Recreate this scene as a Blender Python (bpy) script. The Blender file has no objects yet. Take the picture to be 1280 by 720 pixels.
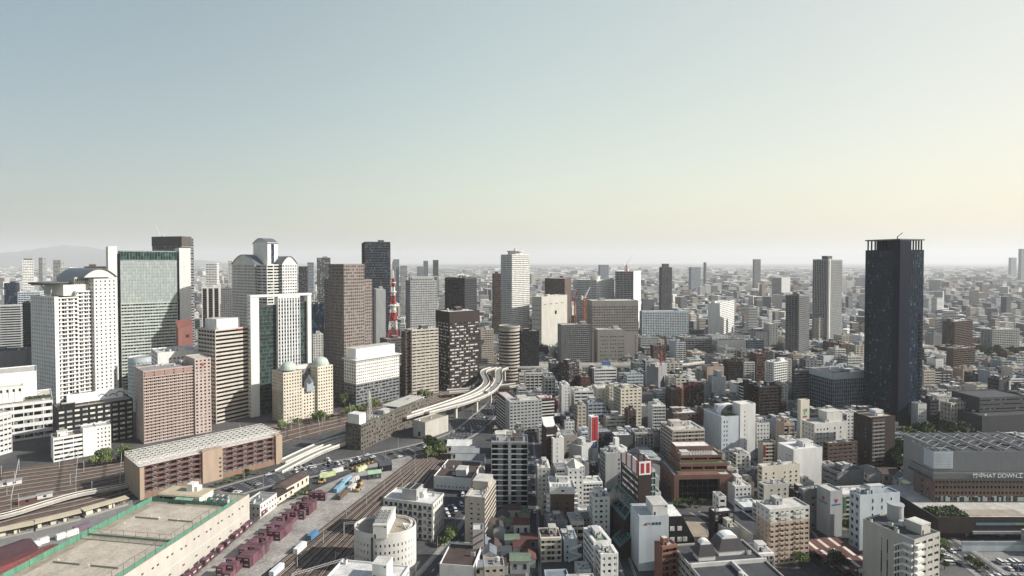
import bpy, math, random
from mathutils import Vector, Matrix
rnd = random.Random(7)
scene = bpy.context.scene
COL = scene.collection
# ---------------------------------------------------------------- camera, sky, sun, exposure
F, CX, CY, HY, H0 = 720.0, 640.0, 360.0, 327.0, 157.0      # photo focal length and horizon in its 1280 px frame, eye height in m
PITCH = math.radians(1.3)
SH = math.tan(PITCH) - (CY - HY) / F
cam = bpy.data.cameras.new('camera'); camo = bpy.data.objects.new('camera', cam); COL.objects.link(camo)
camo.location = (0, 0, H0); camo.rotation_euler = (math.pi / 2 - PITCH, 0, 0)
cam.sensor_width = 36; cam.lens = 36 * F / 1280; cam.shift_y = SH * F / 1280
cam.clip_start = 1; cam.clip_end = 80000
scene.camera = camo
SUN_EL, SUN_TH = math.radians(31), math.radians(7)         # elevation; angle from +X, negative = ahead of the viewer
to_sun = Vector((math.cos(SUN_TH) * math.cos(SUN_EL), -math.sin(SUN_TH) * math.cos(SUN_EL), math.sin(SUN_EL)))
w = bpy.data.worlds.new('World'); scene.world = w; w.use_nodes = True
nt = w.node_tree; nt.nodes.clear()
sky = nt.nodes.new('ShaderNodeTexSky'); sky.sky_type = 'NISHITA'; sky.sun_disc = False
sky.sun_elevation = SUN_EL; sky.sun_rotation = math.atan2(to_sun.x, to_sun.y)
sky.altitude = 0; sky.air_density = 1.0; sky.dust_density = 3.5; sky.ozone_density = 1.0
gm = nt.nodes.new('ShaderNodeGamma'); gm.inputs[1].default_value = 0.6
hs = nt.nodes.new('ShaderNodeHueSaturation'); hs.inputs['Saturation'].default_value = 1.1
bg = nt.nodes.new('ShaderNodeBackground'); bg.inputs['Strength'].default_value = 0.15
wo = nt.nodes.new('ShaderNodeOutputWorld')
nt.links.new(sky.outputs[0], gm.inputs[0]); nt.links.new(gm.outputs[0], hs.inputs['Color']); tn = nt.nodes.new('ShaderNodeVectorMath'); tn.operation = 'MULTIPLY'; tn.inputs[1].default_value = (1.01, 1.04, .96)
nt.links.new(hs.outputs[0], tn.inputs[0])
# hazy air scatters more light between the viewer and the sun's side; the zenith is deeper and bluer
tcw = nt.nodes.new('ShaderNodeTexCoord'); dt = nt.nodes.new('ShaderNodeVectorMath'); dt.operation = 'DOT_PRODUCT'; dt.inputs[1].default_value = Vector((to_sun.x, to_sun.y, 0)).normalized()
mr0 = nt.nodes.new('ShaderNodeMapRange'); mr0.inputs[1].default_value = -1; mr0.inputs[2].default_value = 1
rp = nt.nodes.new('ShaderNodeValToRGB'); rp.color_ramp.interpolation = 'B_SPLINE'; el = rp.color_ramp.elements
def stop(e, pos, c): e.position = pos; e.color = (*c, 1)
stop(el[0], 0, (.44, .46, .47)); stop(el[1], 1, (.5, .46, .42))
for pos, c in ((.12, (.48, .49, .49)), (.28, (.74, .70, .62)), (.44, (1.0, .92, .77)), (.62, (1.0, .89, .74)), (.80, (.89, .79, .70))): stop(el.new(pos), pos, c)
sz = nt.nodes.new('ShaderNodeSeparateXYZ'); r2 = nt.nodes.new('ShaderNodeValToRGB'); e2 = r2.color_ramp.elements
stop(e2[0], .43, (1, 1, 1)); stop(e2[1], .72, (.12, .22, .48))
m1 = nt.nodes.new('ShaderNodeVectorMath'); m1.operation = 'MULTIPLY'; m2 = nt.nodes.new('ShaderNodeVectorMath'); m2.operation = 'MULTIPLY'; m3 = nt.nodes.new('ShaderNodeVectorMath'); m3.operation = 'SCALE'; m3.inputs['Scale'].default_value = 1.92
LK = nt.links.new
LK(tcw.outputs['Generated'], dt.inputs[0]); LK(dt.outputs['Value'], mr0.inputs[0]); LK(mr0.outputs[0], rp.inputs[0]); LK(tcw.outputs['Generated'], sz.inputs[0]); LK(sz.outputs['Z'], r2.inputs[0])
LK(tn.outputs[0], m1.inputs[0]); LK(rp.outputs[0], m1.inputs[1]); LK(m1.outputs[0], m2.inputs[0]); LK(r2.outputs[0], m2.inputs[1]); LK(m2.outputs[0], m3.inputs[0]); LK(m3.outputs[0], bg.inputs[0]); nt.links.new(bg.outputs[0], wo.inputs[0])
sl = bpy.data.lights.new('sun', 'SUN'); sl.energy = 4.5; sl.angle = math.radians(0.5); sl.color = (1.0, 0.96, 0.9)
so = bpy.data.objects.new('sun', sl); COL.objects.link(so); so.rotation_euler = to_sun.to_track_quat('Z', 'Y').to_euler()
vs = scene.view_settings; vs.view_transform = 'Standard'; vs.look = 'None'; vs.exposure = 0.62; vs.gamma = 1; vs.use_curve_mapping = False
scene.render.engine = 'CYCLES'
cy = scene.cycles
cy.use_denoising = True; cy.max_bounces = 5; cy.diffuse_bounces = 3; cy.glossy_bounces = 2; cy.transmission_bounces = 2; cy.volume_bounces = 2
HAZE = 0.52e-4

# ---------------------------------------------------------------- where a pixel of the photo lies in the place
cp, sp = math.cos(PITCH), math.sin(PITCH)
def ray(px, py):
    x = (px - CX) / F; v = SH - (py - CY) / F
    return (x, cp + v * sp, -sp + v * cp)
def gp(px, py, z=0.0):                        # point at height z
    d = ray(px, py); t = (z - H0) / d[2]
    return (d[0] * t, d[1] * t)
def pix(x, y, z):
    dy, dz = y, z - H0
    c = dy * cp - dz * sp; u = dy * sp + dz * cp
    return (CX + F * x / c, CY + F * (SH - u / c))
def depth_of(yb):
    return gp(CX, yb)[1]

# ---------------------------------------------------------------- colours and materials
def lin(h, sat=.72):
    r = []
    for i in (0, 2, 4):
        c = int(h[i:i + 2], 16) / 255
        r.append(c / 12.92 if c <= 0.04045 else ((c + 0.055) / 1.055) ** 2.4)
    g = .2126 * r[0] + .7152 * r[1] + .0722 * r[2]
    return (*[g + (c - g) * sat for c in r], 1)
_M = {}
def base_mat(name):
    m = bpy.data.materials.new(name); m.use_nodes = True
    n = m.node_tree; p = n.nodes['Principled BSDF']
    return m, n, p
def mat(name, hexcol, rough=.8, var=.16, scale=.22, metal=0, spec=.3, streak=True, rand=0.0):
    if name in _M: return _M[name]
    m, n, p = base_mat(name)
    tc = n.nodes.new('ShaderNodeTexCoord'); mp = n.nodes.new('ShaderNodeMapping')
    mp.inputs['Scale'].default_value = (scale, scale, scale * (.22 if streak else 1))
    nz = n.nodes.new('ShaderNodeTexNoise'); nz.inputs['Scale'].default_value = 1; nz.inputs['Detail'].default_value = 5; nz.inputs['Roughness'].default_value = .65
    mr = n.nodes.new('ShaderNodeMapRange'); mr.inputs[1].default_value = .3; mr.inputs[2].default_value = .7
    mr.inputs[3].default_value = 1 - var; mr.inputs[4].default_value = 1 + var * .5
    mx = n.nodes.new('ShaderNodeVectorMath'); mx.operation = 'SCALE'; mx.inputs[0].default_value = lin(hexcol)[:3]
    L = n.links.new
    L(tc.outputs['Object'], mp.inputs[0]); L(mp.outputs[0], nz.inputs['Vector']); L(nz.outputs['Fac'], mr.inputs[0])
    if not streak:
        z2 = n.nodes.new('ShaderNodeTexNoise'); z2.inputs['Scale'].default_value = 7; z2.inputs['Detail'].default_value = 6; z2.inputs['Roughness'].default_value = .75
        m4 = n.nodes.new('ShaderNodeMapRange'); m4.inputs[1].default_value = .35; m4.inputs[2].default_value = .62; m4.inputs[3].default_value = 1 - var * .9; m4.inputs[4].default_value = 1 + var * .35
        mm = n.nodes.new('ShaderNodeMath'); mm.operation = 'MULTIPLY'; L(mp.outputs[0], z2.inputs['Vector']); L(z2.outputs['Fac'], m4.inputs[0]); L(m4.outputs[0], mm.inputs[0]); L(mr.outputs[0], mm.inputs[1]); mr = mm
    if rand:
        oi = n.nodes.new('ShaderNodeObjectInfo'); r2 = n.nodes.new('ShaderNodeMapRange')
        r2.inputs[3].default_value = 1 - rand; r2.inputs[4].default_value = 1 + rand
        mu = n.nodes.new('ShaderNodeMath'); mu.operation = 'MULTIPLY'
        L(oi.outputs['Random'], r2.inputs[0]); L(r2.outputs[0], mu.inputs[0]); L(mr.outputs[0], mu.inputs[1]); L(mu.outputs[0], mx.inputs['Scale'])
    else:
        L(mr.outputs[0], mx.inputs['Scale'])
    L(mx.outputs[0], p.inputs['Base Color'])
    p.inputs['Roughness'].default_value = rough; p.inputs['Metallic'].default_value = metal; p.inputs['Specular IOR Level'].default_value = spec
    _M[name] = m
    return m
def glass(name, dark='0c1218', mid='2a343c', pale='7f8785', bx=1.6, fh=3.4, palefrac=.16, rough=.12, spec=.28):
    if name in _M: return _M[name]
    m, n, p = base_mat(name); L = n.links.new
    tc = n.nodes.new('ShaderNodeTexCoord'); mp = n.nodes.new('ShaderNodeMapping')
    mp.inputs['Scale'].default_value = (1 / bx, 1 / bx, 1 / fh); mp.inputs['Location'].default_value = (.37, .41, .02)
    fl = n.nodes.new('ShaderNodeVectorMath'); fl.operation = 'FLOOR'
    wn = n.nodes.new('ShaderNodeTexWhiteNoise'); wn.noise_dimensions = '3D'
    cr = n.nodes.new('ShaderNodeValToRGB'); cr.color_ramp.interpolation = 'CONSTANT'
    e = cr.color_ramp.elements; e[0].color = lin(dark); e[1].position = .55; e[1].color = lin(mid)
    a = e.new(1 - palefrac); a.color = lin(pale)
    L(tc.outputs['Object'], mp.inputs[0]); L(mp.outputs[0], fl.inputs[0]); L(fl.outputs[0], wn.inputs['Vector']); L(wn.outputs['Value'], cr.inputs[0]); L(cr.outputs[0], p.inputs['Base Color'])
    p.inputs['Roughness'].default_value = rough; p.inputs['Specular IOR Level'].default_value = spec
    _M[name] = m
    return m
WALL = dict(white='d9d8d2', offwhite='c9c7bf', cream='cdc3ac', beige='aea394', grey='a2a4a3', midgrey='7c7e80', darkgrey='4a4c51', brown='5b483f', darkbrown='3a2e2c',
            redbrown='6b4034', tan='b39a82', pink='b9a398', navy='252b38', black='1b1b20', bluegrey='8d98a3', paleblue='b4bfc6', concrete='b0aca0', brick='8a5844', sand='bdb3a4')
def wall(k): return mat('wall_' + k, WALL[k], rand=.06)
ROOF = dict(pale='c6c2b6', grey='8f9090', dark='4b4d51', green='6f8369', brown='574640', bluegrey='77828b', white='dcdad3', red='6b3f3a', warm='a3957f')
def roofm(k): return mat('roof_' + k, ROOF[k], scale=.16, var=.28, streak=False, rand=.1)
G_DARK = glass('glass_dark'); G_BLIND = glass('glass_blinds', palefrac=.34); G_WIDE = glass('glass_wide', bx=3.2, palefrac=.2)
G_GREEN = glass('glass_green', '12302a', '1b3f37', '2f5d52', 1.5, 3.9, .25); G_SKY = glass('glass_pale_green', '96a29b', '9fa9a2', 'a9b3ab', 1.5, 3.9, .2)  # pale green cells paint the sky's reflection into the glass colour
G_BLUE = glass('glass_blue', '0d1c2b', '1a3043', '3f5b70', 1.7, 3.5, .15); G_BLACK = glass('glass_black', '07090d', '0d1117', '1d242b', 2, 3.5, .06)
G_TOWER = glass('glass_tower', '10283a', '1d4455', '3f7384', 1.6, 3.3, .07, .2, .2)  # sparse pale teal cells are window glints put into the glass colour
STEEL = mat('painted_steel', 'a9abab', .5, .1); WHITEP = mat('white_paint', 'e4e2dc', .5, .08); DARKM = mat('dark_metal', '33353a', .5, .1)
ACM = mat('unit_grey', 'b9bab6', .6, .1)

# ---------------------------------------------------------------- mesh builder
class MB:
    def __init__(s): s.v = []; s.f = []; s.m = []
    def box(s, x0, x1, y0, y1, z0, z1, m=0):
        if x1 - x0 < 1e-4 or y1 - y0 < 1e-4 or z1 - z0 < 1e-4: return
        b = len(s.v)
        s.v += [(x0, y0, z0), (x1, y0, z0), (x1, y1, z0), (x0, y1, z0), (x0, y0, z1), (x1, y0, z1), (x1, y1, z1), (x0, y1, z1)]
        s.f += [(b, b + 3, b + 2, b + 1), (b + 4, b + 5, b + 6, b + 7), (b, b + 1, b + 5, b + 4), (b + 1, b + 2, b + 6, b + 5), (b + 2, b + 3, b + 7, b + 6), (b + 3, b, b + 4, b + 7)]
        s.m += [m] * 6
    def face(s, pts, m=0):
        b = len(s.v); s.v += [tuple(p) for p in pts]; s.f.append(tuple(range(b, b + len(pts)))); s.m.append(m)
    def prism(s, pts, z0, z1, m=0, mtop=None):          # pts counter-clockwise; z0/z1 numbers or per-point lists
        n = len(pts); b = len(s.v)
        za = z0 if isinstance(z0, (list, tuple)) else [z0] * n; zb = z1 if isinstance(z1, (list, tuple)) else [z1] * n
        s.v += [(p[0], p[1], za[i]) for i, p in enumerate(pts)] + [(p[0], p[1], zb[i]) for i, p in enumerate(pts)]
        s.f.append(tuple(b + i for i in reversed(range(n)))); s.m.append(m)
        s.f.append(tuple(b + n + i for i in range(n))); s.m.append(m if mtop is None else mtop)
        for i in range(n):
            j = (i + 1) % n; s.f.append((b + i, b + j, b + n + j, b + n + i)); s.m.append(m)
    def cyl(s, cx, cy_, r, z0, z1, n=16, r2=None, m=0, mtop=None):
        r2 = r if r2 is None else r2; b = len(s.v)
        for rr, z in ((r, z0), (r2, z1)):
            s.v += [(cx + rr * math.cos(2 * math.pi * i / n), cy_ + rr * math.sin(2 * math.pi * i / n), z) for i in range(n)]
        s.f += [tuple(b + i for i in reversed(range(n))), tuple(b + n + i for i in range(n))]; s.m += [m, m if mtop is None else mtop]
        for i in range(n):
            j = (i + 1) % n; s.f.append((b + i, b + j, b + n + j, b + n + i)); s.m.append(m)
    def tube(s, p, q, r, n=6, m=0, r2=None):
        p, q = Vector(p), Vector(q); d = q - p
        if d.length < 1e-6: return
        u = d.orthogonal().normalized(); v = d.normalized().cross(u); b = len(s.v); r2 = r if r2 is None else r2
        for c, rr in ((p, r), (q, r2)):
            for i in range(n):
                a = 2 * math.pi * i / n; s.v.append(tuple(c + u * (rr * math.cos(a)) + v * (rr * math.sin(a))))
        s.f += [tuple(b + i for i in reversed(range(n))), tuple(b + n + i for i in range(n))]; s.m += [m, m]
        for i in range(n):
            j = (i + 1) % n; s.f.append((b + i, b + j, b + n + j, b + n + i)); s.m.append(m)
    def extrude_y(s, prof, y0, y1, m=0):                 # prof: list of (x, z) counter-clockwise seen from -y
        n = len(prof); b = len(s.v)
        s.v += [(p[0], y0, p[1]) for p in prof] + [(p[0], y1, p[1]) for p in prof]
        s.f += [tuple(b + i for i in range(n)), tuple(b + n + i for i in reversed(range(n)))]; s.m += [m, m]
        for i in range(n):
            j = (i + 1) % n; s.f.append((b + i, b + n + i, b + n + j, b + j)); s.m.append(m)
    def build_each(s, name, mats, parent=None, cap=100):     # one object per box
        for i in range(0, min(len(s.v) // 8, cap)):
            q = MB(); q.v = s.v[i * 8:i * 8 + 8]; q.f = [tuple(k - i * 8 for k in f) for f in s.f[i * 6:i * 6 + 6]]; q.m = s.m[i * 6:i * 6 + 6]; q.build(name, mats, parent)
    def build(s, name, mats, parent=None, loc=None, rz=None, smooth=False):
        me = bpy.data.meshes.new(name); me.from_pydata(s.v, [], s.f)
        mats = mats if isinstance(mats, (list, tuple)) else [mats]
        for k in mats: me.materials.append(k)
        if len(mats) > 1: me.polygons.foreach_set('material_index', s.m)
        if smooth: me.polygons.foreach_set('use_smooth', [True] * len(s.f))
        me.update()
        o = bpy.data.objects.new(name, me); COL.objects.link(o)
        if parent: o.parent = parent
        if loc: o.location = loc
        if rz is not None: o.rotation_euler = (0, 0, rz)
        return o
def tag(o, label=None, cat=None, group=None, kind=None):
    if label: o['label'] = label
    if cat: o['category'] = cat
    if group: o['group'] = group
    if kind: o['kind'] = kind
    return o
def empty(name, loc, rz=0.0, label=None, cat=None, group=None):
    o = bpy.data.objects.new(name, None); COL.objects.link(o); o.location = loc; o.rotation_euler = (0, 0, rz); o.empty_display_size = .5
    return tag(o, label, cat, group)
def kids(o): return [c for c in KIDS.get(o.name, [])]
KIDS = {}
def dup(o, loc=None, rz=None, label=None, group=None, scale=None, tree=None):
    c = o.copy(); COL.objects.link(c)
    if loc is not None: c.location = loc
    if rz is not None: c.rotation_euler = (0, 0, rz)
    if scale is not None: c.scale = scale if isinstance(scale, (tuple, list)) else (scale,) * 3
    if label: c['label'] = label
    if group: c['group'] = group
    for ch in (tree if tree is not None else o.children):
        d = ch.copy(); COL.objects.link(d); d.parent = c
    return c

# ---------------------------------------------------------------- facades: real slabs, piers, balconies in front of a glazed core
def thick(st): return {'grid': .4, 'band': .45, 'balc': 1.5, 'curt': .14, 'fin': .6, 'blank': .3, 'louv': .35}[st[0]]
def fbox(mb, side, R, s0, s1, d0, d1, z0, z1, m=0):
    x0, x1, y0, y1 = R
    if side == 'F': mb.box(x0 + s0, x0 + s1, y0 - d1, y0 - d0, z0, z1, m)
    elif side == 'B': mb.box(x0 + s0, x0 + s1, y1 + d0, y1 + d1, z0, z1, m)
    elif side == 'L': mb.box(x0 - d1, x0 - d0, y0 + s0, y0 + s1, z0, z1, m)
    else: mb.box(x1 + d0, x1 + d1, y0 + s0, y0 + s1, z0, z1, m)
def facade(mb, side, R, z0, z1, st, e0=0., e1=0., m=0, m2=0, wins=None):
    x0, x1, y0, y1 = R
    S0, S1 = e0, ((x1 - x0) if side in 'FB' else (y1 - y0)) - e1
    W = S1 - S0; k = st[0]; t = thick(st); par = 1.0
    if W < .5: return
    if k == 'blank':
        fbox(mb, side, R, S0, S1, -t, 0, z0, z1, m)
        if len(st) > 1:                                   # columns of small recess-framed windows: ('blank', [fractions], fh, w, h)
            fh, ww, wh = st[2], st[3], st[4]; nf = max(1, int((z1 - z0 - 2) / fh))
            for fr in st[1]:
                c = S0 + fr * W
                for i in range(nf):
                    zb = z0 + i * fh + 1.6
                    fbox(mb, side, R, c - ww / 2, c + ww / 2, 0.0, .05, zb, zb + wh, 3)
                    fbox(mb, side, R, c - ww / 2 - .1, c + ww / 2 + .1, 0.0, .16, zb - .14, zb - .02, m)
        return
    bay, fh = st[1], st[2]
    H = z1 - z0 - par; nf = max(1, round(H / fh)); fh = H / nf; nb = max(1, round(W / bay)); bay = W / nb
    if k == 'grid':
        ww, wh = st[3], st[4]; pw = bay * (1 - ww) / 2; a = fh * (1 - wh) * .6; hw = fh * wh
        fbox(mb, side, R, S0, S1, -t, -.03, z0, z0 + a, m)
        for i in range(nf):
            zb = z0 + i * fh + a + hw; zt = z0 + (i + 1) * fh + a if i < nf - 1 else z1
            fbox(mb, side, R, S0, S1, -t, -.03, zb, zt, m)
        for j in range(nb + 1):
            c = S0 + j * bay; fbox(mb, side, R, max(S0, c - pw), min(S1, c + pw), -t - .01, 0, z0, z1 + .01, m)
        if wins is not None:
            for i in range(nf):
                for j in range(nb): wins.append((side, S0 + (j + .5) * bay, z0 + i * fh + a, bay - 2 * pw, hw))
    elif k == 'band':
        wh = st[3]; a = fh * (1 - wh) * .6; hw = fh * wh
        fbox(mb, side, R, S0, S1, -t, 0, z0, z0 + a, m)
        for i in range(nf):
            zb = z0 + i * fh + a + hw; zt = z0 + (i + 1) * fh + a if i < nf - 1 else z1
            fbox(mb, side, R, S0, S1, -t, 0, zb, zt, m)
        pw = st[4] if len(st) > 4 else .35
        for j in range(nb + 1):
            c = S0 + j * bay; edge = j in (0, nb); q = max(pw, .5) if edge else pw
            fbox(mb, side, R, max(S0, c - q), min(S1, c + q), -t - .01, .012 if edge else -.15, z0, z1 + (.01 if edge else -.01), m)
    elif k == 'balc':
        solid = st[3] if len(st) > 3 else 1.0               # parapet height
        for i in range(nf):
            zf = z0 + i * fh
            fbox(mb, side, R, S0, S1, -t, -.121, zf - .0, zf + .2, m)
            fbox(mb, side, R, S0 + .3, S1 - .3, -.12, 0, zf - .05, zf + solid + .15, m2)
        fbox(mb, side, R, S0, S1, -t, .02, z1 - par - .35, z1, m)
        for j in range(nb + 1):
            c = S0 + j * bay; q = .3 if j in (0, nb) else .1
            fbox(mb, side, R, max(S0, c - q), min(S1, c + q), -t - .01, .01 if j in (0, nb) else -.125, z0, z1 - .01, m)
        for j in range(nb):                                 # wall piers at the back of each balcony
            c = S0 + (j + .5) * bay; fbox(mb, side, R, c - bay * .14, c + bay * .14, -t - .02, -t + .12, z0, z1 - .5, m)
        fbox(mb, side, R, S0 + .3, S1 - .3, -t - .02, -t + .1, z1 - par - .9, z1 - .4, m)
    elif k == 'curt':
        mw = st[3] if len(st) > 3 else .12; tw = st[4] if len(st) > 4 else .3
        for j in range(nb + 1):
            c = S0 + j * bay; fbox(mb, side, R, max(S0, c - mw), min(S1, c + mw), -t, .06, z0, z1, m)
        for i in range(nf + 1):
            zc = z0 + i * fh; fbox(mb, side, R, S0, S1, -t, 0, max(z0, zc - tw), min(z1, zc + tw), m)
        fbox(mb, side, R, S0, S1, -t, .01, z1 - par, z1, m)
    elif k == 'fin':
        fw = st[3]; hw = st[4] if len(st) > 4 else .55
        for j in range(nb + 1):
            c = S0 + j * bay; fbox(mb, side, R, max(S0, c - fw / 2), min(S1, c + fw / 2), -t - .01, 0, z0, z1, m)
        a = fh * (1 - hw)
        for i in range(nf + 1):
            zc = z0 + i * fh; fbox(mb, side, R, S0, S1, -t, -.3, zc, min(z1 - .02, zc + a), m2)
        fbox(mb, side, R, S0, S1, -t - .01, .02, z1 - par - 1.2, z1 + .01, m)
    elif k == 'louv':
        fbox(mb, side, R, S0, S1, -t, -.2, z0, z1, m)
        for i in range(nf): fbox(mb, side, R, S0, S1, -.2, 0, z0 + (i + .35) * fh, z0 + (i + .75) * fh, m)
        fbox(mb, side, R, S0, S1, -.2, .01, z1 - par, z1, m)
def mass(root, R, z0, z1, Fs, Ls, Rs=None, Bs=None, wl='grey', gl=None, rf='pale', wl2=None, single=None, wins=False, mb_wall=None, label=None):
    Rs = Rs or Ls; Bs = Bs or Fs; gl = gl or G_DARK
    tf, tl, tr, tb = thick(Fs), thick(Ls), thick(Rs), thick(Bs)
    x0, x1, y0, y1 = R
    mb = single or MB(); wl_ = [] if wins else None
    facade(mb, 'F', R, z0, z1, Fs, 0, 0, 0, 4 if wl2 else 0, wl_); facade(mb, 'B', R, z0, z1, Bs, 0, 0, 0, 4 if wl2 else 0)
    facade(mb, 'L', R, z0, z1, Ls, tf, tb, 0, 4 if wl2 else 0, wl_); facade(mb, 'R', R, z0, z1, Rs, tf, tb, 0, 4 if wl2 else 0, wl_)
    c = .02
    g = mb if single else MB()
    g.box(x0 + tl - c, x1 - tr + c, y0 + tf - c, y1 - tb + c, z0, z1 - 1.1, 1 if single else 0)
    r = mb if single else MB()
    q = .28
    r.box(x0 + q, x1 - q, y0 + q, y1 - q, z1 - 1.09, z1 - .8, 2 if single else 0)
    wm = wall(wl) if isinstance(wl, str) else wl
    w2 = (wall(wl2) if isinstance(wl2, str) else wl2) or wm
    if single: return [wm, gl, roofm(rf), G_DARK, w2]
    a = mb.build('wall', [wm, gl, roofm(rf), G_DARK, w2], root)
    if label: a['label'] = label
    b = g.build('glazing', mat('room_dark', '2a2b2d') if wins else gl, root); r.build('roof', roofm(rf), root)
    if wins: put_windows(root, R, wl_, gl)
    return a
def put_windows(root, R, ws, gl, cap=100):
    protos = {}
    for side, s, z, ww, hh in ws[:cap]:
        key = (side in 'FB', round(ww, 2), round(hh, 2))
        if key not in protos:
            mb = MB(); h = ww / 2
            def bx(a, b, d0, d1, za, zb, m):
                if key[0]: mb.box(a, b, d0, d1, za, zb, m)
                else: mb.box(d0, d1, a, b, za, zb, m)
            bx(-h, h, -.04, .04, 0, hh, 1)
            for a, b_, za, zb in ((-h, -h + .09, 0, hh), (h - .09, h, 0, hh), (-h + .09, h - .09, 0, .09), (-h + .09, h - .09, hh - .09, hh), (-.04, .04, .09, hh - .09)):
                bx(a, b_, -.08, .08, za, zb, 0)
            o = mb.build('window', [STEEL, glass('pane_' + gl.name, bx=100, fh=100) if False else G_PANE], root); protos[key] = o; used = False
        else: used = True
        o = protos[key] if not used else protos[key].copy()
        if used: COL.objects.link(o); o.parent = root
        x0, x1, y0, y1 = R; d = .26
        o.location = {'F': (x0 + s, y0 + d, z), 'B': (x0 + s, y1 - d, z), 'L': (x0 + d, y0 + s, z), 'R': (x1 - d, y0 + s, z)}[side]
def pane_mat():
    m, n, p = base_mat('window_pane'); L = n.links.new
    oi = n.nodes.new('ShaderNodeObjectInfo'); cr = n.nodes.new('ShaderNodeValToRGB'); cr.color_ramp.interpolation = 'CONSTANT'
    e = cr.color_ramp.elements; e[0].color = lin('0c1118'); e[1].position = .6; e[1].color = lin('2b333a'); a = e.new(.85); a.color = lin('8b8f8a')
    L(oi.outputs['Random'], cr.inputs[0]); L(cr.outputs[0], p.inputs['Base Color']); p.inputs['Roughness'].default_value = .12
    return m
G_PANE = pane_mat()
def ac_mesh():
    mb = MB(); mb.box(-.8, .8, -.5, .5, 0.12, 1.7); mb.box(-.7, -.55, -.45, .45, 0, .12); mb.box(.55, .7, -.45, .45, 0, .12)
    mb.cyl(-.35, 0, .32, 1.7, 1.82, 12, m=1); mb.cyl(.4, 0, .32, 1.7, 1.82, 12, m=1)
    return mb
AC = None
def ac(root, x, y, z, s=1.0, rz=0):
    global AC
    if AC is None: AC = ac_mesh().build('air_conditioner', [ACM, DARKM], root); o = AC
    else: o = AC.copy(); COL.objects.link(o); o.parent = root
    o.location = (x, y, z); o.scale = (s, s, s); o.rotation_euler = (0, 0, rz); return o
def penthouse(root, x0, x1, y0, y1, z0, h, wl='white', rf='pale', name='penthouse'):
    mb = MB(); mb.box(x0, x1, y0, y1, z0, z0 + h, 0); mb.box(x0 - .15, x1 + .15, y0 - .15, y1 + .15, z0 + h, z0 + h + .3, 0)
    mb.box(x0 + .25, x1 - .25, y0 + .25, y1 - .25, z0 + h + .3, z0 + h + .34, 1)
    if x1 - x0 > 2.5 and h > 2.4: mb.box(x0 + .6, x0 + 1.5, y0 - .06, y0, z0, z0 + 2.1, 2); mb.box(x1 - 1.4, x1 - .5, y0 - .05, y0, z0 + h - 1.1, z0 + h - .5, 2)
    return mb.build(name, [wall(wl) if isinstance(wl, str) else wl, roofm(rf), DARKM], root)
def tank(root, x, y, z, r=1.2, h=2.2):
    mb = MB(); mb.cyl(x, y, r, z + .6, z + .6 + h, 14); mb.cyl(x, y, r * .98, z + .6 + h, z + .75 + h, 14, r * .3)
    for a in range(4): mb.tube((x + r * .7 * math.cos(a * 1.57), y + r * .7 * math.sin(a * 1.57), z), (x + r * .7 * math.cos(a * 1.57), y + r * .7 * math.sin(a * 1.57), z + .6), .08)
    return mb.build('water_tank', ACM, root)
def roofkit(root, R, z, seed, wl='white', n=4, big=True):
    r = random.Random(seed); x0, x1, y0, y1 = R; W, D = x1 - x0, y1 - y0; z -= .8
    if big and min(W, D) > 7:
        pw, pd = min(W * .35, 9), min(D * .4, 7); px = x0 + 1.5 + r.random() * (W - pw - 3); py = y0 + 1.5 + r.random() * (D - pd - 3)
        penthouse(root, px, px + pw, py, py + pd, z, 2.6 + r.random() * 1.8, wl)
    for _ in range(n):
        ac(root, x0 + 1.4 + r.random() * (W - 2.8), y0 + 1.2 + r.random() * (D - 2.4), z, .8 + r.random() * .5, r.choice((0, 1.57)))
    if n > 2 and r.random() < .5: tank(root, x0 + 2 + r.random() * (W - 4), y0 + 2 + r.random() * (D - 4), z)

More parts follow.
